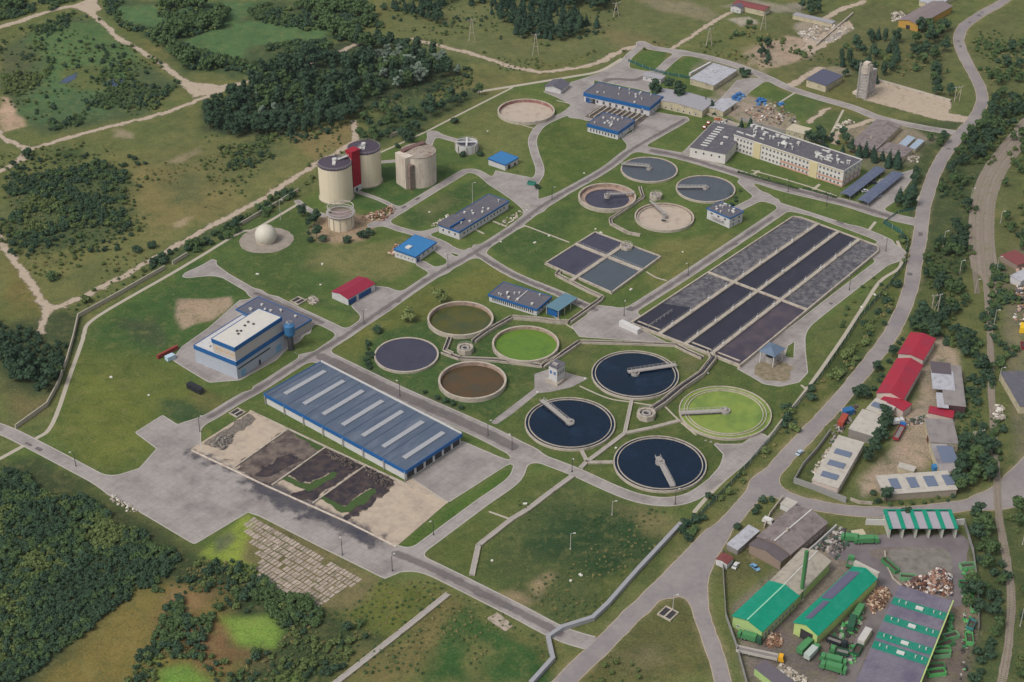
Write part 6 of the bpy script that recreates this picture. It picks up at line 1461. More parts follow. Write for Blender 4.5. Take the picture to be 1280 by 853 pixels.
# ---------------------------------------------------------------- railway
M_SLEEP = mat('sleepers', C(150, 140, 126), .9, .2, 2); M_RST = mat('rail_steel', C(138, 124, 114), .5, .1, 1)
def track(label, off, pts):
    P_ = smooth(gp(pts), 8); t = thing('railway_track', label, 'railway track', (*P_[0], .15)); o = P_[0]
    Q = []
    for i, p in enumerate(P_):
        a = P_[max(0, i-1)]; b = P_[min(len(P_)-1, i+1)]; L = hypot(b[0]-a[0], b[1]-a[1]) or 1; nx, ny = -(b[1]-a[1])/L, (b[0]-a[0])/L
        Q.append((p[0]-o[0]+nx*off, p[1]-o[1]+ny*off, nx, ny))
    for s_ in (-.76, .76):
        m = MB()
        for a, b in zip(Q[:-1], Q[1:]): m.obox((a[0]+a[2]*s_, a[1]+a[3]*s_), (b[0]+b[2]*s_, b[1]+b[3]*s_), .12, .2, .38)
        m.build('rail', M_RST, t)
    m = MB(); acc = 0
    for a, b in zip(Q[:-1], Q[1:]):
        L = hypot(b[0]-a[0], b[1]-a[1]); n = max(1, round(L/.9))
        for k in range(n):
            x, y = a[0]+(b[0]-a[0])*k/n, a[1]+(b[1]-a[1])*k/n; m.obox((x-a[2]*1.35, y-a[3]*1.35), (x+a[2]*1.35, y+a[3]*1.35), .3, 0, .19)
    m.build('sleepers', M_SLEEP, t)
UP = [(1300,140),(1275,172),(1252,200),(1236,228),(1228,262),(1227,300)]
track('middle railway track, the one that runs on down to the bottom edge', 0, UP + [(1230,335),(1232,350),(1235,380),(1238,430),(1239,480),(1242,540),(1246,600),(1249,650),(1258,700),(1264,740),(1262,790),(1252,853),(1240,900)])
track('outer left siding on the wide gravel bed', -4.4, UP + [(1229,335),(1233,370)]); track('right-hand siding on the wide gravel bed', 4.4, UP + [(1229,335),(1236,370)])

# ---------------------------------------------------------------- poles and pylons
def lamp(px, h_, label, white=True, ang=0, arm=True):
    o = at(*px); t = thing('lamp_post', label, 'lamp post', (*o, 0), ang, 'lamp posts of the works and railway')
    mt = M_RAIL if white else M_DGREY
    MB().cyl(0, 0, .17, 0, h_, 8, r1=.11).cyl(0, 0, .3, 0, .5, 8).build('pole', mt, t)
    if arm:
        MB().tube((0, 0, h_-.1), (1.2, 0, h_+.25), .08, 5).build('arm', mt, t); MB().box(1.0, -.22, h_+.15, 1.9, .22, h_+.4).build('lamp_head', M_VENT, t)
for px, h_, lab in [((713,687),8,'white lamp post alone in the dark green meadow by the straight duct'),((765,644),7,'white lamp post in the dry meadow below the nearest dark blue clarifier'),
 ((1250.5,279),7,'white railway lamp post farthest up, right of the gravel bed'),((1246,338.5),8,'white railway lamp post where the sidings merge'),((1218.5,367),8,'white railway lamp post on the left of the narrowing track'),((1242.6,405.6),8,'white railway lamp post above the yellow container, right of the track'),((1199.4,343),8,'leaning white pole among bushes left of the railway'),((1213,252),8,'white lamp post left of the wide gravel bed'),
 ((1179,308),9,'tall white pole in the thicket between road and railway'),((1249,476),7,'white lamp post right of the track beside the red hall yard'),((1278,681),9,'white lamp post at the right edge below the level crossing'),((1275,783),9,'white lamp post at the right edge near the bottom'),
 ((351,275),12,'thin tall mast beside the white gas dome'),((590.7,255),13,'thin dark mast behind the long blue-edged building'),((841,762),7,'lamp post beside the square inspection pit in the road triangle')]:
    lamp(px, h_, lab)
for px, lab in [((428,694),'on the apron south of the slab paving'),((490.5,714),'at the tip of the apron beside the slab paving'),((542,669),'on the lane right of the pale drying bed'),((844,631),'on the bend of the loop road below the nearest clarifier'),((1107,314),'on the round end of the road behind the aeration basin'),((1061.6,363),'halfway down the right side of the aeration basin'),((1033,258),'in front of the office lawns'),((985,240),'on the corner in front of the long office'),((690,250),'on the avenue beside the half drained tank'),((560,335),'on the avenue by the bright blue roof'),((455,405),'on the avenue below the crimson garage'),((610,545),'on the road behind the hall'),((500,495),'on the road opposite the middle of the hall'),((715,590),'where the straight duct passes under the loop road'),((250,540),'at the west corner of the apron'),((780,395),'on the concrete yard at the left corner of the aeration basin'),((860,345),'between the aeration basin and the upper meadow'),((800,150),'behind the blue-fascia pump station'),((95,583),'on the west gate road'),((640,563),'at the junction right of the hall')]:
    lamp(px, 7.5, 'thin grey lamp post ' + lab, False, rnd.uniform(0, 6))
def pylon(px, h_, label, kind='A', ang=0.3):
    o = at(*px); t = thing('power_pole', label, 'power pole', (*o, 0), ang, 'power poles')
    m = MB(); m.tube((-2.2, 0, 0), (-.2, 0, h_), .26, 6).tube((2.2, 0, 0), (.2, 0, h_), .26, 6).tube((-1.3, 0, h_*.4), (1.3, 0, h_*.4), .16, 5)
    if kind == 'H': m = MB().tube((-1.8, 0, 0), (-1.8, 0, h_), .24, 6).tube((1.8, 0, 0), (1.8, 0, h_), .24, 6).tube((-1.8, 0, 1), (1.8, 0, h_*.8), .12, 5)
    m.build('legs', M_WALLC, t); MB().box(-3, -.12, h_-.6, 3, .12, h_-.3).build('crossarm', M_STEEL, t)
    for x in (-2.7, 0, 2.7): MB().cyl(x, 0, .14, h_-.3, h_+.3, 6).build('insulator', M_VENT, t)
for px, h_, lab, k in [((590,52),16,'pale A-shaped power pole in the field above the dirt road, left of the wood','A'),((669.5,69),15,'pale A-shaped power pole below the dark wood at the top','A'),((886,58),13,'pale A-shaped power pole beside the diagonal dirt lane','A'),((954,38),13,'pale A-shaped power pole near the two white huts at the top','A'),((1167,397),13,'pale twin power pole in the bushes above the crimson halls','H'),((1196,127),10,'pale twin power pole in the grass corner by the sandy lot','H'),((770,22),11,'small power pole at the right edge of the top wood','A'),((955,600),1,'','') ,((1220,560),9,'pole by the tree line beside the railway','H')]:
    if lab: pylon(px, h_, lab, k)
# manholes and small concrete boxes
M_MAN = mat('manhole_concrete', C(206, 202, 192), .8, .08, 1)
rr = random.Random(21)
def inpoly_pts(poly, n, mind, rr_, tries=60, warp=0.0):
    G = gp(poly); x0, x1 = min(p[0] for p in G), max(p[0] for p in G); y0, y1 = min(p[1] for p in G), max(p[1] for p in G)
    rs = np.random.default_rng(rr_.randrange(10**6)); N = n * tries
    x = rs.uniform(x0, x1, N); y = rs.uniform(y0, y1, N); k = sd_poly(x + warp*fbm(x, y, 16, 41, 2), y + warp*fbm(x, y, 16, 61, 2), G) < 0; x, y = x[k], y[k]
    out = []; cell = {}; c = max(mind, .5)
    for a, b in zip(x, y):
        i, j = int(a // c), int(b // c)
        if any((a-p)**2 + (b-q)**2 < mind*mind for di in (-1, 0, 1) for dj in (-1, 0, 1) for p, q in cell.get((i+di, j+dj), ())): continue
        cell.setdefault((i, j), []).append((a, b)); out.append((float(a), float(b)))
        if len(out) >= n: break
    return out
def freeof(p, margin=1.0):
    for Fd in (PF, AF):
        xs, ys, d = Fd; i, j = int((p[0]-xs[0])/(xs[1]-xs[0])), int((p[1]-ys[0])/(ys[1]-ys[0]))
        if 0 <= i < len(xs) and 0 <= j < len(ys) and d[j, i] < margin: return False
    return True
mh = MB().cyl(0, 0, .55, -.05, .35, 10).cyl(0, 0, .35, .351, .42, 10).build('manhole', M_MAN); bx_ = MB().box(-.8, -.5, -.05, .8, .5, .45).build('concrete_box', M_MAN)
mm0, bm0 = mh.data, bx_.data; bpy.data.objects.remove(mh); bpy.data.objects.remove(bx_)
for poly, n, where in [([(270,340),(440,300),(500,340),(440,380),(330,370)],7,'on the lawn between the gas dome and the garage'),([(605,310),(700,262),(680,330)],6,'on the lawn left of the square basins'),([(700,245),(790,330),(740,280)],4,'on the lawn between the upper tanks and the square basins'),([(110,480),(200,420),(235,480),(170,560),(90,570)],7,'on the wide lawn at the west gate'),([(600,720),(640,640),(700,600),(860,640),(760,740)],14,'in the meadow below the loop road'),([(660,450),(740,440),(900,445),(880,600),(740,590),(650,540)],14,'on the grass among the large clarifiers'),([(770,375),(910,295),(830,320)],5,'on the bank beside the aeration basin'),([(500,680),(600,620),(620,640),(540,700)],4,'on the lawn right of the pale drying bed'),([(560,160),(700,120),(660,220)],5,'on the lawn below the empty storm tank'),([(680,170),(780,180),(700,240)],5,'on the lawn below the pump station'),([(500,280),(590,225),(560,265)],5,'on the lawn behind the long laboratory building'),([(1010,480),(1060,400),(1110,350),(1060,420)],4,'on the strip beside the patrol path')]:
    for p in inpoly_pts(poly, n, 5, rr):
        if not freeof(p, 1.5) or rr.random() < .6: continue
        bx = rr.random() < .25; o = bpy.data.objects.new('concrete_box' if bx else 'manhole', bm0 if bx else mm0); COL.objects.link(o); o.location = (*p, 0); o.rotation_euler = (0, 0, rr.uniform(0, 3))
        setp(o, ('small white concrete box ' if bx else 'small white manhole ring ') + where, 'concrete box' if bx else 'manhole', ('small boxes ' if bx else 'manholes ') + where)
for px, lab in [((642,300),0),]: pass
for px, lab, s_ in [((373,377),'flat hollow concrete frame beside the lane left of the garage',1.0),((835,768),'square concrete inspection pit in the grass of the road triangle',1.0),((297,517),'small pale concrete pit frame by the first drying bed',.9)]:
    t = thing('inspection_pit', lab, 'pit', (*at(*px), 0), GRID); m = MB(); m.box(-3*s_,-3*s_,0,3*s_,-2.5*s_,.7).box(-3*s_,2.5*s_,0,3*s_,3*s_,.7).box(-3*s_,-2.5*s_,0,-2.5*s_,2.5*s_,.7).box(2.5*s_,-2.5*s_,0,3*s_,2.5*s_,.7).build('frame', M_WALLC, t)
    MB().box(-2.49*s_,-2.49*s_,0,2.49*s_,2.49*s_,.3).build('pit_floor', M_DOORD, t); MB().box(-2.45*s_,-.3,.3,2.45*s_,.3,.66).build('crossbeam', M_WALLC, t)

# ---------------------------------------------------------------- rubble and scrap: uncountable heaps
def junkmat(name, cols):
    m = bpy.data.materials.new(name); m.use_nodes = True; n = m.node_tree.nodes; l = m.node_tree.links; MATS[name] = m
    g = n.new('ShaderNodeNewGeometry'); r = n.new('ShaderNodeValToRGB'); r.color_ramp.interpolation = 'CONSTANT'
    for i, c in enumerate(cols):
        e = r.color_ramp.elements[i] if i < 2 else r.color_ramp.elements.new(i/len(cols))
        e.position = i/len(cols); e.color = (*c, 1)
    l.new(g.outputs['Random Per Island'], r.inputs[0]); l.new(r.outputs[0], n['Principled BSDF'].inputs['Base Color']); n['Principled BSDF'].inputs['Roughness'].default_value = .8
    return m
J_MIX = junkmat('mixed_scrap', [C(196,186,176), C(92,62,54), C(150,116,100), C(70,66,66), C(176,150,134), C(120,76,62), C(208,202,198), C(88,84,90), C(140,104,80)])
J_BROWN = junkmat('brown_scrap', [C(150,112,92), C(110,80,66), C(176,150,126), C(92,74,66), C(196,176,156), C(128,96,72)])
J_PALE = junkmat('pale_rubble', [C(196,188,176), C(160,150,138), C(206,200,190), C(130,120,110), C(176,164,148)])
J_BLUE = junkmat('blue_barrels', [C(50,104,164), C(60,120,176), C(44,84,134), C(80,130,176)])
J_DARK = junkmat('dark_clutter', [C(64,62,64), C(110,100,96), C(150,140,134), C(84,70,64), C(176,170,164), C(54,84,66)])
J_GRN = junkmat('green_dark_clutter', [C(64,150,80), C(60,58,56), C(100,170,100), C(84,74,66), C(160,156,148), C(50,110,70)])
def heap(name, label, cat, poly, n, sz, maxh, m, z=.06, fl=1.0):
    pts = inpoly_pts(poly, n, 0, rnd, 4); G = gp(poly); X_ = np.array([p[0] for p in pts]); Y_ = np.array([p[1] for p in pts])
    d = -sd_poly(X_, Y_, G); dm = max(d.max(), .1); mb = MB(); r_ = random.Random(n)
    for (x, y), dd in zip(pts, d):
        zz = z + maxh * min(1, (dd/dm))**.7 * r_.uniform(.3, 1); s_ = sz * r_.uniform(.4, 1.3); R_ = Matrix.Rotation(r_.uniform(0, 6), 3, 'Z') @ Matrix.Rotation(r_.uniform(-.7, .7)*fl, 3, 'X') @ Matrix.Rotation(r_.uniform(-.7, .7)*fl, 3, 'Y')
        hx, hy, hz = s_*r_.uniform(.3, 1), s_*r_.uniform(.3, .8), s_*r_.uniform(.12, .5); i = len(mb.v)
        for c in ((-1,-1,-1),(1,-1,-1),(1,1,-1),(-1,1,-1),(-.8,-.9,1),(.9,-.8,1),(.85,.9,1),(-.9,.8,1)):
            q = R_ @ Vector((c[0]*hx, c[1]*hy, c[2]*hz)); mb.v.append((x+q.x, y+q.y, max(.02, zz+q.z)))
        mb.f += [(i,i+3,i+2,i+1),(i+4,i+5,i+6,i+7),(i,i+1,i+5,i+4),(i+1,i+2,i+6,i+5),(i+2,i+3,i+7,i+6),(i+3,i,i+4,i+7)]
    o = mb.build(name, m); setp(o, label, cat, kind='stuff')
heap('scrap_heap', 'big multicoloured scrap heap between the grey pit and the largest hall', 'scrap', [(1127,735),(1140,724),(1158,722),(1170,712),(1188,718),(1191,745),(1160,742),(1130,738)], 1100, .9, 5, J_MIX)
heap('scrap_heap', 'brown and white rubbish heap at the right end of the solar-panelled hall', 'scrap', [(1083,752),(1092,738),(1108,734),(1113,745),(1105,760),(1092,768)], 420, .7, 2.5, J_BROWN)
heap('scrap_heap', 'clutter between the cream hall and the green trucks', 'scrap', [(1015,688),(1032,672),(1050,660),(1064,664),(1062,680),(1045,700),(1040,690)], 160, 1.0, 1.2, J_DARK)
heap('scrap_heap', 'rusty machine parts in front of the plain emerald hall', 'scrap', [(956,806),(962,790),(976,794),(978,806),(966,812)], 70, 1.1, 1.5, J_BROWN)
heap('scrap_heap', 'green and dark machine parts along the lime wall', 'scrap', [(1040,795),(1062,770),(1076,760),(1080,775),(1066,795),(1050,802)], 150, 1.0, 1.6, J_GRN)
heap('scrap_heap', 'loose parts on the parking ground around the black skip truck', 'scrap', [(1035,812),(1060,800),(1075,805),(1070,830),(1050,832)], 60, .9, .8, J_GRN)
heap('scrap_heap', 'green and white bits along the right yard fence', 'scrap', [(1203,700),(1215,700),(1220,790),(1212,840),(1200,850),(1205,760)], 120, 1.0, 1.0, J_GRN)
heap('rubble', 'pale rubble line beside the yellow cab truck', 'rubble', [(965,838),(978,830),(1010,848),(1008,856),(985,848)], 130, .8, .8, J_PALE)
heap('rubble', 'junk along the fence of the east yard beside the orange container', 'rubble', [(1036,552),(1052,512),(1075,505),(1068,520),(1050,545),(1040,560)], 120, .9, .9, J_DARK)
heap('rubble', 'white rubble between the panel wall and the block with three skylights', 'rubble', [(1015,590),(1035,562),(1046,552),(1052,552),(1030,582),(1018,596)], 110, .9, .8, J_PALE)
heap('rubble', 'junk row between the blue truck and the small crimson lean-to', 'rubble', [(1130,525),(1160,520),(1160,530),(1135,532)], 60, .9, .9, J_DARK)
heap('rubble', 'heaped pale boulders on the grass right of the railway', 'rubble', [(1243,508),(1252,506),(1254,528),(1244,528)], 40, 1.6, 2, J_PALE)
heap('rubble', 'scattered pale rubble on the bare plot at the far top right', 'rubble', [(1000,40),(1030,25),(1068,36),(1040,55),(1005,50)], 150, 1.2, .7, J_PALE)
heap('rubble', 'pale stones beside the dark tree clump at the far top right', 'rubble', [(1000,40),(1020,36),(1018,48),(1002,47)], 70, 1.0, .8, J_PALE)
heap('rubble', 'pile of pale blocks in the fenced weed plot', 'rubble', [(1112,18),(1130,14),(1132,24),(1116,28)], 90, 1.2, 1.2, J_PALE)
heap('rubble', 'spoil and rust beside the small gas holder', 'rubble', [(450,272),(475,262),(492,256),(496,264),(478,276),(455,276)], 160, .9, 1.4, J_BROWN)
heap('rubble', 'low ruins and broken slabs by the crooked lane near the office', 'rubble', [(1042,158),(1064,150),(1068,154),(1046,162)], 60, 1.1, .9, J_PALE)
heap('rubble', 'rubble strip in front of the dilapidated workshop', 'rubble', [(1085,185),(1110,192),(1150,196),(1146,204),(1105,200)], 130, .9, .9, J_PALE)
heap('barrel_stack', 'blue barrels stacked left in the scrap yard', 'barrels', [(914,122),(925,116),(932,121),(924,127),(916,127)], 90, 1.0, 2.0, J_BLUE)
heap('barrel_stack', 'blue barrels stacked in the middle of the scrap yard', 'barrels', [(944,127),(950,122),(958,126),(957,132),(948,133)], 80, 1.0, 2.0, J_BLUE)
heap('barrel_stack', 'smallest blue heap at the right of the scrap yard', 'barrels', [(972,129),(980,128),(981,132),(974,133)], 30, .9, 1.2, J_BLUE)
heap('rubble', 'clutter of pallets across the scrap yard behind the office', 'rubble', [(925,135),(970,128),(1000,150),(985,160),(940,150)], 160, .9, .7, J_MIX)
heap('rubble', 'brown timber stack on the concrete beside the bright blue roof', 'rubble', [(485,318),(497,305),(500,316),(496,322)], 60, 1.2, .9, J_BROWN)
heap('rubble', 'white pipes and blocks lined up behind the long laboratory building', 'rubble', [(538,282),(560,268),(565,272),(545,284)], 60, .7, .5, J_PALE)
heap('rubble', 'row of white blocks on the oval lawn beside the laboratory building', 'rubble', [(622,281),(660,254),(668,258),(632,283)], 50, .8, .5, J_PALE)
heap('rubble', 'clutter at the right edge beyond the railway, around the yellow container', 'rubble', [(1268,340),(1290,330),(1290,430),(1268,400)], 160, 1.2, 1.6, J_MIX)
heap('rubble', 'pale blocks on the bare apron corner at the west gate road', 'rubble', [(138,618),(162,630),(172,640),(160,640),(140,626)], 40, .9, .6, J_PALE)
heap('rubble', 'round stone pile on the lawn left of the garage', 'rubble', [(384,374),(392,370),(399,376),(394,382),(386,381)], 90, .8, .9, J_PALE)

J_GREY = junkmat('grey_lumps', [C(96,92,88), C(128,122,114), C(80,76,76), C(148,140,130)])
J_SLUD = junkmat('sludge_lumps', [C(60,52,56), C(84,72,68), C(48,44,50), C(110,98,88)])
for lab, pts, n_ in (('lumpy dark ridge around the top of the third drying bed', [(940,330),(1110,400),(1180,450),(1100,470),(1000,400),(930,360)], 330), ('lumpy dark ridge around the right end of the fourth drying bed', [(1215,450),(1330,500),(1395,545),(1360,600),(1280,560),(1210,480)], 330), ('grey crumbs at the foot of the first drying bed', [(160,290),(260,240),(330,230),(290,320),(250,340)], 220)):
    heap('sludge_ridge', lab, 'sludge', [z6(*p) for p in pts], n_, .55, .8, J_SLUD if 'dark' in lab else J_GREY, z=.2)
# ---------------------------------------------------------------- vegetation
def fol(name, c, isl=.22):
    m = mat(name, c, .85, .22, .25, island=isl, objrand=.16, spec=.1)
    n = m.node_tree.nodes; l = m.node_tree.links; g = n.new('ShaderNodeNewGeometry'); v = n.new('ShaderNodeVectorMath'); v.operation = 'MULTIPLY_ADD'; v.inputs[1].default_value = (.6, .6, .6); v.inputs[2].default_value = (0, 0, .55)   # leaves of a clump face the sky more than one flat face does
    l.new(g.outputs['Normal'], v.inputs[0]); nz = n.new('ShaderNodeVectorMath'); nz.operation = 'NORMALIZE'; l.new(v.outputs[0], nz.inputs[0]); l.new(nz.outputs[0], n['Principled BSDF'].inputs['Normal'])
    return m
F_DARK = fol('foliage_dark', C(62, 82, 62)); F_MID = fol('foliage_mid', C(78, 98, 62)); F_OLIVE = fol('foliage_olive', C(96, 110, 66)); F_SILV = fol('foliage_silver', C(116, 130, 114)); F_WIL = fol('foliage_willow', C(122, 134, 82)); F_FIR = fol('foliage_fir', C(58, 80, 64)); F_DRY = fol('foliage_dry', C(122, 118, 78))
M_BARK = mat('bark', C(92, 80, 68), .9, .2, 1)
def crown_verts(seed, R, H, z0, n, leaf, shape):
    r = np.random.default_rng(seed); L = []
    if shape == 'cone':
        lob = [(0, 0, z0 + (H-z0)*t_, R*(1-t_)*.85+.3) for t_ in np.linspace(.08, .95, 7)]
    elif shape == 'column':
        lob = [(r.normal()*R*.15, r.normal()*R*.15, z0 + (H-z0)*t_, R*(.55+.4*sin(pi*t_))) for t_ in np.linspace(.15, .85, 6)]
    else:
        k = 9; lob = [(0, 0, z0 + (H-z0)*.5, R*.62)]
        for i in range(k):
            a = 2*pi*i/k*1.9 + r.uniform(0, .8); q = R*r.uniform(.35, .66); zz = z0 + (H-z0)*r.uniform(.22, .8); lob.append((q*cos(a), q*sin(a), zz, R*r.uniform(.28, .46)))
        lob.append((r.normal()*R*.15, r.normal()*R*.15, H - R*.35, R*.36))
    w_ = np.array([l[3]**2 for l in lob]); idx = r.choice(len(lob), n, p=w_/w_.sum()); lb = np.array(lob)[idx]
    d = r.normal(size=(n, 3)); d[:, 2] = d[:, 2]*.9 + .25; d /= np.linalg.norm(d, axis=1)[:, None]
    fz = .75 if shape != 'cone' else .45
    c = lb[:, :3] + d*lb[:, 3:4]*r.uniform(.72, 1.12, (n, 1))*np.array([1, 1, fz])
    nn = d + r.normal(size=(n, 3))*.32; nn /= np.linalg.norm(nn, axis=1)[:, None]
    a = np.cross(nn, r.normal(size=(n, 3))); a /= np.linalg.norm(a, axis=1)[:, None]; b = np.cross(nn, a)
    s = leaf*r.uniform(.55, 1.25, (n, 1)); s2 = s*r.uniform(.6, 1, (n, 1))
    v = np.stack([c - a*s - b*s2*.6, c + a*s*.7 - b*s2, c + a*s + b*s2*.7, c - a*s*.6 + b*s2], 1)
    v[..., 2] = np.maximum(v[..., 2], .05)
    return v.reshape(-1, 3)
def nmesh(name, V, m):
    me = bpy.data.meshes.new(name); n = len(V)//4
    me.vertices.add(len(V)); me.vertices.foreach_set('co', V.astype(np.float32).ravel())
    me.loops.add(len(V)); me.loops.foreach_set('vertex_index', np.arange(len(V), dtype=np.int32))
    me.polygons.add(n); me.polygons.foreach_set('loop_start', np.arange(0, len(V), 4, dtype=np.int32)); me.materials.append(m); me.update(calc_edges=True)
    return me
def trunkmesh(seed, H, R, r0):
    r = random.Random(seed); m = MB(); p = (0, 0, -.1); hh = H*.62
    m.cyl(0, 0, r0, -.2, hh, 8, r1=r0*.45)
    for k in range(5):
        a = r.uniform(0, 6.3); z = hh*r.uniform(.45, .95); m.tube((0, 0, z), (cos(a)*R*.5, sin(a)*R*.5, z + R*.45), r0*.3, 5)
    me = bpy.data.meshes.new('trunk'); me.from_pydata(m.v, [], m.f); me.materials.append(M_BARK); return me
KIND = {  # R, H, z0, leaves, leaf, shape
 'dark': (3.6, 9.5, 1.6, 1000, .42, 'round', F_DARK), 'mid': (3.4, 8.5, 1.2, 900, .40, 'round', F_MID), 'silver': (3.4, 9.5, 1.0, 900, .38, 'round', F_SILV),
 'willow': (4.4, 8.0, .5, 1500, .38, 'round', F_WIL), 'fir': (2.6, 9.5, .6, 760, .38, 'cone', F_FIR), 'poplar': (2.0, 10.5, .8, 760, .38, 'column', F_DARK),
 'bush': (2.3, 3.2, .0, 480, .32, 'round', F_MID), 'bushd': (2.3, 3.2, .0, 480, .32, 'round', F_DARK), 'busho': (2.0, 2.6, .0, 420, .30, 'round', F_OLIVE), 'scrubdry': (1.4, 1.2, 0, 130, .27, 'round', F_DRY), 'scrub': (1.4, 1.3, 0, 130, .27, 'round', F_MID)}
PROTO = {}
def proto(kind, i):
    if (kind, i) not in PROTO:
        R, H, z0, n, leaf, sh, m = KIND[kind]
        PROTO[(kind, i)] = (nmesh('crown', crown_verts(hash_(kind) + i*17, R, H, z0, n, leaf, sh), m), trunkmesh(i + 3, H, R, .28) if H > 5 else None)
    return PROTO[(kind, i)]
def hash_(s): return sum(ord(c)*(i+7) for i, c in enumerate(s))
COUNT = {'t': 0, 'b': 0}
def plant(kind, p, s, label, group, name=None):
    i = rnd.randrange(4); cm, tm = proto(kind, i); rz = rnd.uniform(0, 6.28); sz = s*rnd.uniform(.85, 1.15)
    if tm:
        nm = name or {'fir': 'conifer_tree', 'poplar': 'poplar_tree', 'willow': 'willow_tree'}.get(kind, 'broadleaf_tree')
        t = bpy.data.objects.new(nm, None); COL.objects.link(t); t.location = (*p, 0); t.rotation_euler = (0, 0, rz); t.scale = (s, s, sz)
        setp(t, label, 'tree', group); COUNT['t'] += 1
        for n_, me in (('crown', cm), ('trunk', tm)):
            o = bpy.data.objects.new(n_, me); COL.objects.link(o); o.parent = t
    else:
        o = bpy.data.objects.new(name or 'bush', cm); COL.objects.link(o); o.location = (*p, 0); o.rotation_euler = (0, 0, rz); o.scale = (s, s, sz)
        setp(o, label, 'bush', group); COUNT['b'] += 1
def grove(kinds, poly, n, mind, s0, s1, label, group, margin=1.5):
    for p in inpoly_pts(poly, n, mind, rnd):
        if freeof(p, margin): plant(rnd.choice(kinds), p, rnd.uniform(s0, s1), label, group)
NOGO = [gp(q) for q in ([(272,774),(335,768),(352,790),(342,815),(298,810)], [(195,836),(235,826),(265,842),(265,870),(200,870)], [(20,860),(110,790),(170,742),(230,738),(200,770),(190,800),(150,860)], [(228,742),(270,744),(262,768),(230,768)])]
def wood(name, label, cat, polys, kinds, mind, s0, s1, nmax=900, thin=1.0, margin=1.5, thr=-.28, ns=20):
    out = {}
    for poly in polys:
        for p in inpoly_pts(poly, nmax, mind, rnd, 25, 9.0):
            if not freeof(p, margin): continue
            ax_, ay_ = np.array([p[0]]), np.array([p[1]])
            if any(float(sd_poly(ax_, ay_, g)[0]) < 0 for g in NOGO): continue
            if float(fbm(ax_, ay_, ns, 500, 3)[0]) < thr: continue
            q_ = float(fbm(ax_, ay_, ns*1.3, 700, 2)[0])
            k = kinds[min(len(kinds)-1, max(0, int((q_ + .5 + rnd.uniform(-.25, .25))*len(kinds))))]; R, H, z0, n, leaf, sh, m = KIND[k]
            key = (k, rnd.randrange(4)); 
            if ('w', key) not in PROTO: PROTO[('w', key)] = crown_verts(hash_(k) + key[1]*31 + 5, R, H, z0, int(n*.5*thin), leaf*1.3, sh)
            V = PROTO[('w', key)]; a = rnd.uniform(0, 6.28); s = rnd.uniform(s0, s1)*(1 + .25*q_); c, si = cos(a)*s, sin(a)*s
            out.setdefault(k, []).append(np.stack([V[:, 0]*c - V[:, 1]*si + p[0], V[:, 0]*si + V[:, 1]*c + p[1], V[:, 2]*s], 1))
    if not out: return
    ks = list(out); allV = np.concatenate([np.concatenate(out[k]) for k in ks]); me = nmesh(name, allV, KIND[ks[0]][6])
    mi = []; 
    for j, k in enumerate(ks):
        if j: me.materials.append(KIND[k][6])
        mi.append(np.full(sum(len(v) for v in out[k])//4, j, dtype=np.int32))
    me.polygons.foreach_set('material_index', np.concatenate(mi)); me.update()
    o = bpy.data.objects.new(name, me); COL.objects.link(o); setp(o, label, cat, kind='stuff')
# woods that read as one mass
wood('wood', 'dense dark wood north of the digesters, its canopy one mass', 'wood', [[(255,150),(262,128),(300,112),(330,100),(395,66),(425,52),(470,52),(520,66),(560,84),(560,98),(500,110),(452,130),(425,150),(350,162),(290,160)]], ['dark','dark','mid','poplar'], 5.0, .6, 1.45, 760)
wood('wood', 'dark wood cut by the top edge of the picture', 'wood', [[(480,-6),(760,-12),(748,18),(700,42),(655,42),(612,24),(600,8),(560,10),(540,30),(490,10)], ], ['fir','dark','dark'], 5.2, .6, 1.35, 460)
wood('thicket', 'shrub belt between the ponds and along the straight dirt road at top left', 'thicket', [[(128,8),(150,28),(200,62),(240,88),(300,92),(320,92),(322,80),(290,72),(240,72),(205,52),(170,30),(140,0)], [(190,10),(240,0),(285,18),(275,38),(235,48),(200,48)], [(300,20),(345,0),(480,0),(480,40),(430,60),(395,40),(350,34)], [(330,60),(380,52),(460,50),(400,75),(330,90)], [(-5,0),(95,0),(60,10),(0,28)], [(215,40),(240,60),(300,75),(290,90),(230,78)]], ['bush','bushd','bushd','busho','mid'], 2.9, .6, 1.2, 800, thr=-.35)
wood('thicket', 'green shrubs in the marsh around the top left pond', 'thicket', [[(130,85),(190,75),(225,100),(205,135),(150,140),(110,130)], [(0,50),(55,55),(60,95),(30,120),(0,115)], [(70,140),(110,135),(100,160),(70,165)], [(20,40),(100,15),(130,25),(60,45)]], ['bush','bushd','busho'], 3.0, .4, 1.0, 260, margin=0, thr=-.15)
wood('thicket', 'dark shrub patch in the western field', 'thicket', [[(8,225),(60,215),(130,205),(165,235),(165,275),(120,300),(60,310),(20,305),(0,285)], [(0,235),(20,235),(22,250),(0,255)]], ['bushd','bush','bushd','busho'], 2.4, .4, 1.1, 800, thr=-.02)
wood('thicket', 'large dark green thicket filling the bottom left corner', 'thicket', [[(-5,580),(50,602),(110,640),(160,650),(225,680),(245,690),(190,735),(140,770),(60,830),(20,860),(-60,860),(-40,700)]], ['bushd','bushd','bush','bushd','busho'], 1.75, .4, .95, 4600, thin=.55, thr=-.62, ns=18)
wood('thicket', 'olive scrub covering the marshy ground at the bottom left', 'thicket', [[(245,700),(300,720),(345,740),(430,772),(470,800),(420,850),(330,860),(290,850),(345,800),(330,765),(270,755),(230,735)], [(180,745),(225,735),(260,790),(255,820),(215,815),(190,860),(170,850)]], ['scrub','busho','scrubdry','bushd','bush'], 1.9, .35, .9, 1700, thr=-.3)
wood('thicket', 'dark trees and shrubs at the left edge beside the patrol path', 'thicket', [[(-5,405),(40,408),(62,425),(80,440),(60,500),(30,480),(0,485)]], ['bushd','bushd','dark','bush'], 3.4, .7, 1.2, 260)
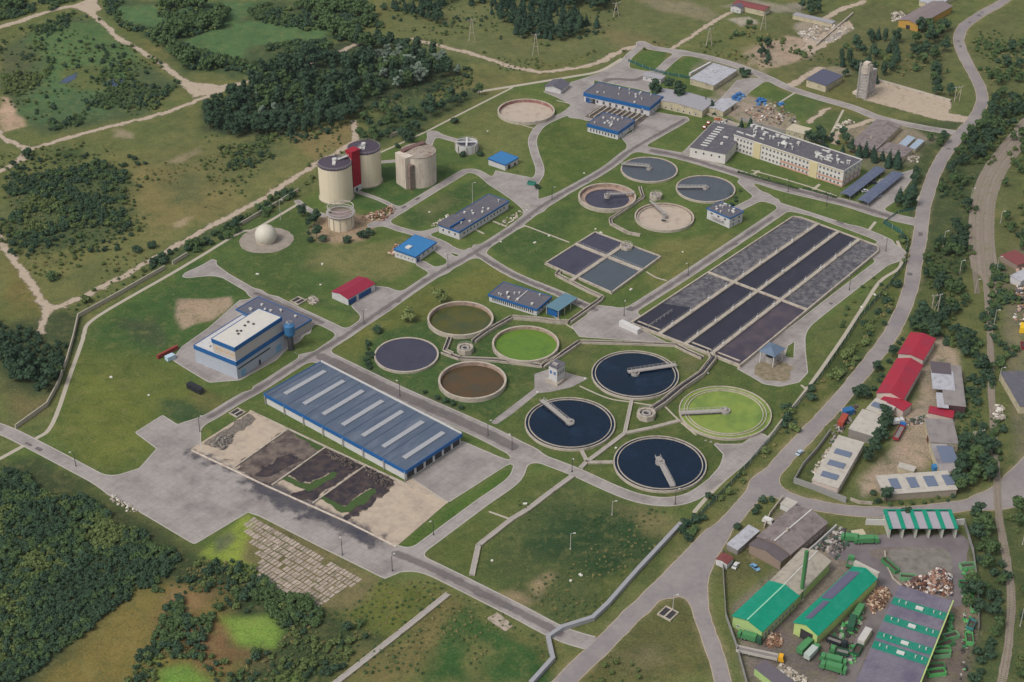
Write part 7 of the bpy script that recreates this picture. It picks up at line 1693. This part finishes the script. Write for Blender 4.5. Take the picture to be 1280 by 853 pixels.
wood('thicket', 'dense bushes between the main road and the railway', 'thicket', [[(1175,225),(1205,175),(1245,140),(1275,120),(1290,130),(1262,165),(1225,215),(1210,260),(1208,330),(1196,400),(1165,405),(1160,360),(1163,310),(1170,260)], [(1140,395),(1165,405),(1210,420),(1215,470),(1200,440),(1172,420),(1140,415)]], ['bushd','bush','busho','mid','dark','busho'], 2.9, .4, .9, 1200, thr=-.2)
wood('thicket', 'tree belt between the recycling yard and the railway', 'thicket', [[(1200,645),(1225,640),(1240,690),(1246,740),(1240,800),(1225,860),(1205,860),(1224,800),(1225,740),(1218,690)]], ['dark','mid','bushd'], 3.8, .6, 1.0, 260)
wood('thicket', 'bushes right of the railway near the lower edge', 'thicket', [[(1262,640),(1290,635),(1290,700),(1272,690)], [(1275,720),(1290,720),(1290,860),(1280,860)], [(1255,200),(1285,160),(1290,300),(1262,320),(1258,260)]], ['bushd','mid','busho'], 4.6, .6, 1.0, 140)
wood('scrub', 'low weeds and bushes on the verge between the teal fence and the main road', 'scrub', [[(1135,300),(1145,300),(1132,360),(1100,400),(1060,455),(1000,525),(930,605),(880,655),(860,680),(858,668),(915,612),(962,560),(1025,482),(1060,432),(1112,365),(1133,335)]], ['scrub','busho','bushd','scrubdry','busho'], 2.6, .4, 1.2, 800, margin=.8, thr=-.2)
wood('scrub', 'scattered dry tufts over the western field', 'scrub', [[(0,190),(130,175),(260,165),(440,165),(430,185),(320,250),(180,330),(64,380),(34,340),(0,290)], [(490,60),(640,92),(780,62),(900,20),(980,45),(960,90),(850,58),(770,60),(700,82),(600,66),(540,48)], [(720,853),(800,765),(850,748),(870,770),(900,860)]], ['scrubdry','busho','scrubdry','scrub'], 3.2, .3, .8, 2200, thr=.12, ns=34)
wood('scrub', 'rough weeds in the bottom meadow either side of the straight duct', 'scrub', [[(430,850),(560,745),(690,795),(690,853)], [(600,720),(640,650),(700,600),(850,650),(760,750),(705,782)], [(405,770),(480,728),(555,738),(480,800)]], ['scrub','scrubdry','scrub'], 2.4, .3, .65, 1500, thr=.05, ns=26)
wood('scrub', 'low weeds along the foot of the western field road', 'scrub', [[(70,390),(190,330),(300,272),(440,190),(445,195),(375,236),(300,280),(215,328),(98,392)]], ['scrub','busho','bushd'], 3.8, .5, 1.0, 260)
wood('scrub', 'loose shrubs over the waste ground at the top right', 'scrub', [[(960,40),(1000,60),(1080,60),(1180,80),(1185,110),(1090,95),(1000,75),(900,60),(930,30)], [(1210,60),(1250,20),(1285,10),(1285,110),(1240,130),(1225,90)]], ['scrub','busho','bush','scrubdry'], 4, .5, 1.3, 700, thr=.0)
wood('scrub', 'green growth between railway and the sheds of the east yard', 'scrub', [[(1205,440),(1225,430),(1234,500),(1238,600),(1210,600),(1204,520)], [(1246,330),(1262,330),(1260,560),(1250,600),(1246,450)]], ['busho','bush','bushd','scrub'], 2.6, .5, 1.1, 600)
# individual trees
grove(['silver'], [(470,74),(500,66),(545,70),(572,84),(572,98),(530,104),(500,112),(482,108)], 26, 5.5, .9, 1.15, 'silvery grey tree at the bright right end of the dark wood', 'silvery trees of the north wood')
grove(['silver','mid'], [(322,100),(345,108),(360,150),(325,150)], 9, 6, .8, 1.0, 'greyish tree on the left flank of the north wood', 'greyish trees left in the north wood')
grove(['dark','poplar'], [(258,150),(290,158),(350,160),(425,150),(455,132),(450,142),(425,160),(350,170),(290,172),(262,162)], 34, 5, .8, 1.2, 'dark tree on the sunlit lower edge of the north wood', 'edge trees of the north wood')
grove(['fir','dark'], [(642,38),(700,42),(742,26),(748,36),(700,52),(645,48)], 22, 4.5, .8, 1.1, 'dark tree along the lower edge of the wood at the top', 'edge trees of the top wood')
grove(['dark','bushd','mid'], [(445,150),(470,140),(500,140),(560,125),(600,112),(600,120),(570,132),(520,160),(470,180),(450,178)], 48, 4.5, .6, 1.0, 'tree in the thicket between the wood and the digesters', 'thicket trees behind the digesters', 1)
grove(['bushd','dark'], [(480,178),(520,165),(530,172),(515,182),(490,190)], 7, 4, .8, 1.0, 'dark tree behind the stained grey digester', 'dark trees behind the old digester')
grove(['bushd','bush'], [(232,310),(250,300),(300,278),(300,290),(255,312),(236,320)], 17, 3.6, .8, 1.3, 'dark bush in the row along the left boundary path', 'bushes along the boundary path')
grove(['bushd'], [(188,325),(205,318),(212,328),(192,336)], 6, 3.6, .8, 1.2, 'dark bush in the clump at the gap of the boundary wall', 'bushes at the wall gap')
grove(['bushd','bush'], [(322,260),(365,235),(372,245),(330,272)], 14, 3.6, .8, 1.2, 'dark bush beside the boundary wall left of the digesters', 'bushes left of the digesters')
grove(['bushd','dark'], [(375,260),(398,258),(398,300),(380,308),(376,285)], 10, 4, .6, .9, 'dark tree between the gas dome and the small gas holder', 'trees beside the gas dome')
for px, s in (((404,302),1.2),((434,303),1.2),((453,297),1.5),((462,293),1.2)): plant('bushd', at(*px), s, 'dark round bush in front of the small gas holder', 'bushes in front of the gas holder')
plant('willow', at(511,402), .95, 'pale green willow just above the slate water tank', None); plant('willow', at(551,378), 1.0, 'pale green willow beside the olive tank', None)
grove(['bushd'], [(455,434),(462,428),(470,470),(560,500),(578,512),(540,505),(478,482),(458,458)], 24, 2.2, .45, .8, 'low bush on the dark green bank below the slate water tank', 'bushes on the tank bank', .6)
plant('bushd', at(472,416), 1.2, 'dark bush between the avenue and the slate water tank', None)
for px, s, lab in (((819,124),1.3,'big dark tree at the left of the pair beside the screen building'),((848,128),1.35,'big dark tree at the right of the pair, nearest the vaulted shed'),((836,114),1.0,'dark tree at the back behind the pair beside the screen building')): plant('dark', at(*px), s, lab, None)
grove(['bushd','fir'], [(880,132),(900,140),(905,150),(925,158),(955,168),(950,175),(920,160),(885,145)], 14, 3.6, .7, 1.1, 'dark bush in the hedge between the scrap yard and the office', 'hedge behind the office')
grove(['bushd'], [(922,86),(935,92),(950,102),(940,104),(926,96)], 9, 3.5, .8, 1.2, 'dark bush in the clump at the end of the longest tin shed', 'bushes by the tin shed')
grove(['bushd'], [(800,168),(830,152),(838,153),(812,170),(802,171)], 10, 2.6, .6, .9, 'clipped bush in the strip in front of the pump station', 'bushes by the pump station', .3)
grove(['dark','fir','bushd'], [(1012,172),(1050,168),(1075,195),(1060,200),(1030,190),(1010,180)], 16, 4.5, .7, 1.0, 'dark tree in the belt right behind the office roof', 'belt of trees behind the office')
grove(['fir'], [(1070,192),(1125,206),(1120,214),(1072,202)], 10, 4.5, .8, 1.2, 'dark conifer between the office gable and the dilapidated workshop', 'conifers by the old workshop')
grove(['fir','dark'], [(1128,222),(1145,218),(1140,262),(1120,262),(1128,240)], 14, 4.5, .7, 1.1, 'dark tree on the lawn between the carports and the main road', 'trees between carport and road', 1.2)
grove(['dark','fir','poplar'], [(1048,75),(1075,50),(1120,48),(1130,80),(1110,110),(1070,100),(1050,95)], 30, 5.2, .7, 1.1, 'tree in the copse behind the derelict tower', 'copse behind the derelict tower')
grove(['dark','mid'], [(1145,40),(1190,30),(1178,75),(1195,120),(1170,125),(1160,90),(1140,70)], 28, 6, .8, 1.2, 'tree in the belt left of the main road at the top', 'roadside trees at the top right', 2)
grove(['dark'], [(1000,5),(1028,0),(1022,22),(1004,25)], 7, 5, .7, 1.0, 'dark tree beside the dull red shed at the top', 'trees by the red shed')
grove(['dark','bushd'], [(948,60),(962,55),(965,78),(950,82)], 6, 4.5, .8, 1.1, 'dark tree in the clump on the waste ground above the scrap yard', 'clump on the waste ground')
grove(['dark','mid','bushd'], [(1212,100),(1260,60),(1285,60),(1285,110),(1240,125)], 12, 8, .7, 1.1, 'tree scattered on the slope right of the main road bend', 'trees on the slope at the top right')
grove(['dark','bushd','bushd'], [(1085,440),(1105,432),(1128,425),(1118,450),(1095,490),(1075,505),(1060,500),(1075,470)], 34, 3.8, .5, .8, 'dark tree in the strip between the main road and the crimson halls', 'trees beside the crimson halls', 1.5)
grove(['dark'], [(1100,525),(1112,520),(1116,545),(1104,552)], 4, 4, .7, .9, 'dark tree in the yard leaning over the plain pale block', 'yard trees by the plain block', -5)
grove(['dark'], [(1083,560),(1096,552),(1100,575),(1084,582)], 5, 4, .6, .85, 'dark tree at the corner of the block with three skylights', 'yard trees by the three-skylight block')
grove(['dark','dark','mid'], [(1196,560),(1225,555),(1240,590),(1238,622),(1195,618),(1198,600)], 16, 5, .8, 1.15, 'large tree at the end of the long skylit shed', 'large trees by the long skylit shed', 1.5)
grove(['bushd','dark'], [(1085,612),(1108,620),(1120,628),(1090,630)], 7, 3.6, .6, .9, 'dark bush at the gate end of the long skylit shed', 'bushes at the east yard gate', .5)
grove(['bushd','bush'], [(1108,632),(1195,620),(1195,626),(1110,634)], 12, 3.4, .4, .6, 'low bush along the foot of the long skylit shed', 'bushes below the long skylit shed', .2)
plant('dark', at(1132,650), .7, 'lone dark tree on the road verge above the open bays', None)
grove(['dark','mid'], [(1160,175),(1185,170),(1205,160),(1220,150),(1240,130),(1262,110),(1250,140),(1215,185),(1185,235),(1172,240),(1185,200)], 26, 5.5, .7, 1.1, 'tree on the right shoulder of the main road', 'trees right of the main road', 2)
grove(['dark','bushd'], [(1100,405),(1140,385),(1165,400),(1200,420),(1210,450),(1180,432),(1150,420)], 22, 4.6, .6, 1.0, 'tree in the clump above the crimson halls', 'trees above the crimson halls', 1.5)
grove(['bushd','bush'], [(848,668),(858,655),(880,650),(872,668),(856,678)], 8, 3.4, .7, 1.2, 'bush at the lower end of the teal fence', 'bushes at the end of the teal fence', 1)
grove(['bushd'], [(895,670),(905,662),(935,640),(960,615),(975,618),(950,640),(915,670),(900,690)], 16, 3.4, .6, 1.0, 'dark bush on the corner between main road and tin sheds', 'bushes by the tin sheds', 1)
grove(['bushd'], [(140,200),(170,190),(185,205),(150,212)], 5, 4, .6, 1.0, 'dark bush on the field below the dirt road', 'bushes in the western field')
for px, s, k, lab in (((35,196),1.6,'bushd','dark round bush at the fork of the dirt roads'),((65,350),1.4,'bush','lone faded bush in the middle of the western field'),((172,315),1.3,'bushd','left bush of the two above the field road'),((190,310),1.3,'bushd','right bush of the two above the field road'),((108,378),1.5,'busho','grey-green bush by the boundary wall corner'),((1120,358),1.3,'bushd','dark bush between the teal fence and main road'),((568,154),1.3,'bushd','dark bush on the patrol path above the small round tank'),((578,196),1.0,'bushd','dark bush at the left foot of the small round tank'),((600,195),1.0,'bushd','dark bush at the right foot of the small round tank'),((672,236),.9,'bushd','dark bush beside the teal skip'),((512,226),1.0,'bushd','dark creeper bush on the shaft of the stained digester')):
    plant(k, at(*px), s, lab, None)
grove(['busho','bush'], [(1085,350),(1100,345),(1060,395),(1050,415),(1040,410)], 10, 3.5, .4, .7, 'light green shrub on the strip right of the aeration basin', 'shrubs right of the aeration basin')
grove(['bush','bushd'], [(900,250),(925,238),(935,240),(915,262),(900,262)], 6, 3, .4, .7, 'small bush on the bank right of the grey tank', 'small bushes by the grey tank', .5)
grove(['bush','bushd'], [(920,212),(985,230),(1000,240),(985,238),(930,222)], 14, 2.6, .3, .5, 'clipped shrub on the office lawns', 'shrubs on the office lawns', .3)
grove(['bush','bushd'], [(1005,235),(1046,247),(1040,250),(1000,240)], 8, 2.6, .3, .5, 'clipped shrub on the lawn below the office gable', 'shrubs below the office gable', .3)
print('TREES', COUNT)

for poly, n_, lab in (([(0,205),(135,190),(180,230),(180,285),(120,320),(20,322),(-5,300)], 500, 'low ragged shrubs fringing the dark patch of the western field'), ([(250,165),(360,168),(440,150),(470,120),(590,85),(585,110),(500,130),(440,160),(330,185),(255,178)], 420, 'low shrubs fringing the foot of the north wood'), ([(160,730),(240,690),(300,715),(460,800),(420,853),(150,853),(60,853)], 900, 'rough olive shrubs between the bottom left thicket and the green pools'), ([(0,50),(100,14),(225,100),(200,140),(60,172),(0,130)], 420, 'low marsh shrubs around the top left pond'), ([(480,0),(780,0),(760,45),(680,60),(580,45),(500,50)], 300, 'low shrubs at the foot of the top wood'), ([(280,170),(350,165),(345,200),(300,215),(275,200)], 160, 'dull green shrubs on the slope below the north wood')):
    wood('scrub', lab, 'scrub', [poly], ['scrub','bushd','busho','scrub'], 2.6, .35, .95, n_, thr=-.12, ns=24)

for x0, y0, x1, y1, n_ in ((922,216,998,237,26),(1003,236,1046,248,14)):
    for k in range(n_):
        t_ = (k+.5)/n_; plant('bush', at(x0+(x1-x0)*t_, y0+(y1-y0)*t_), .42, 'clipped shrub in the straight hedge rows in front of the long office', 'hedge rows in front of the office')

# ---------------------------------------------------------------- very thin even haze box round the scene, added to lift and cool blacks
hz = MB().box(-2600, -400, -1.0, 2600, 3200, CAMH + 30).build('haze', None); setp(hz, 'thin pale haze added over the whole valley to lift dark tones', 'haze', kind='stuff')
hm = bpy.data.materials.new('haze'); hm.use_nodes = True; hn = hm.node_tree.nodes; hn.clear()
ho = hn.new('ShaderNodeOutputMaterial'); hp = hn.new('ShaderNodeVolumePrincipled'); hp.inputs['Color'].default_value = (.74, .86, 1, 1)
hp.inputs['Density'].default_value = .00002; hp.inputs['Anisotropy'].default_value = 0.0
hm.node_tree.links.new(hp.outputs[0], ho.inputs['Volume']); hz.data.materials.append(hm)
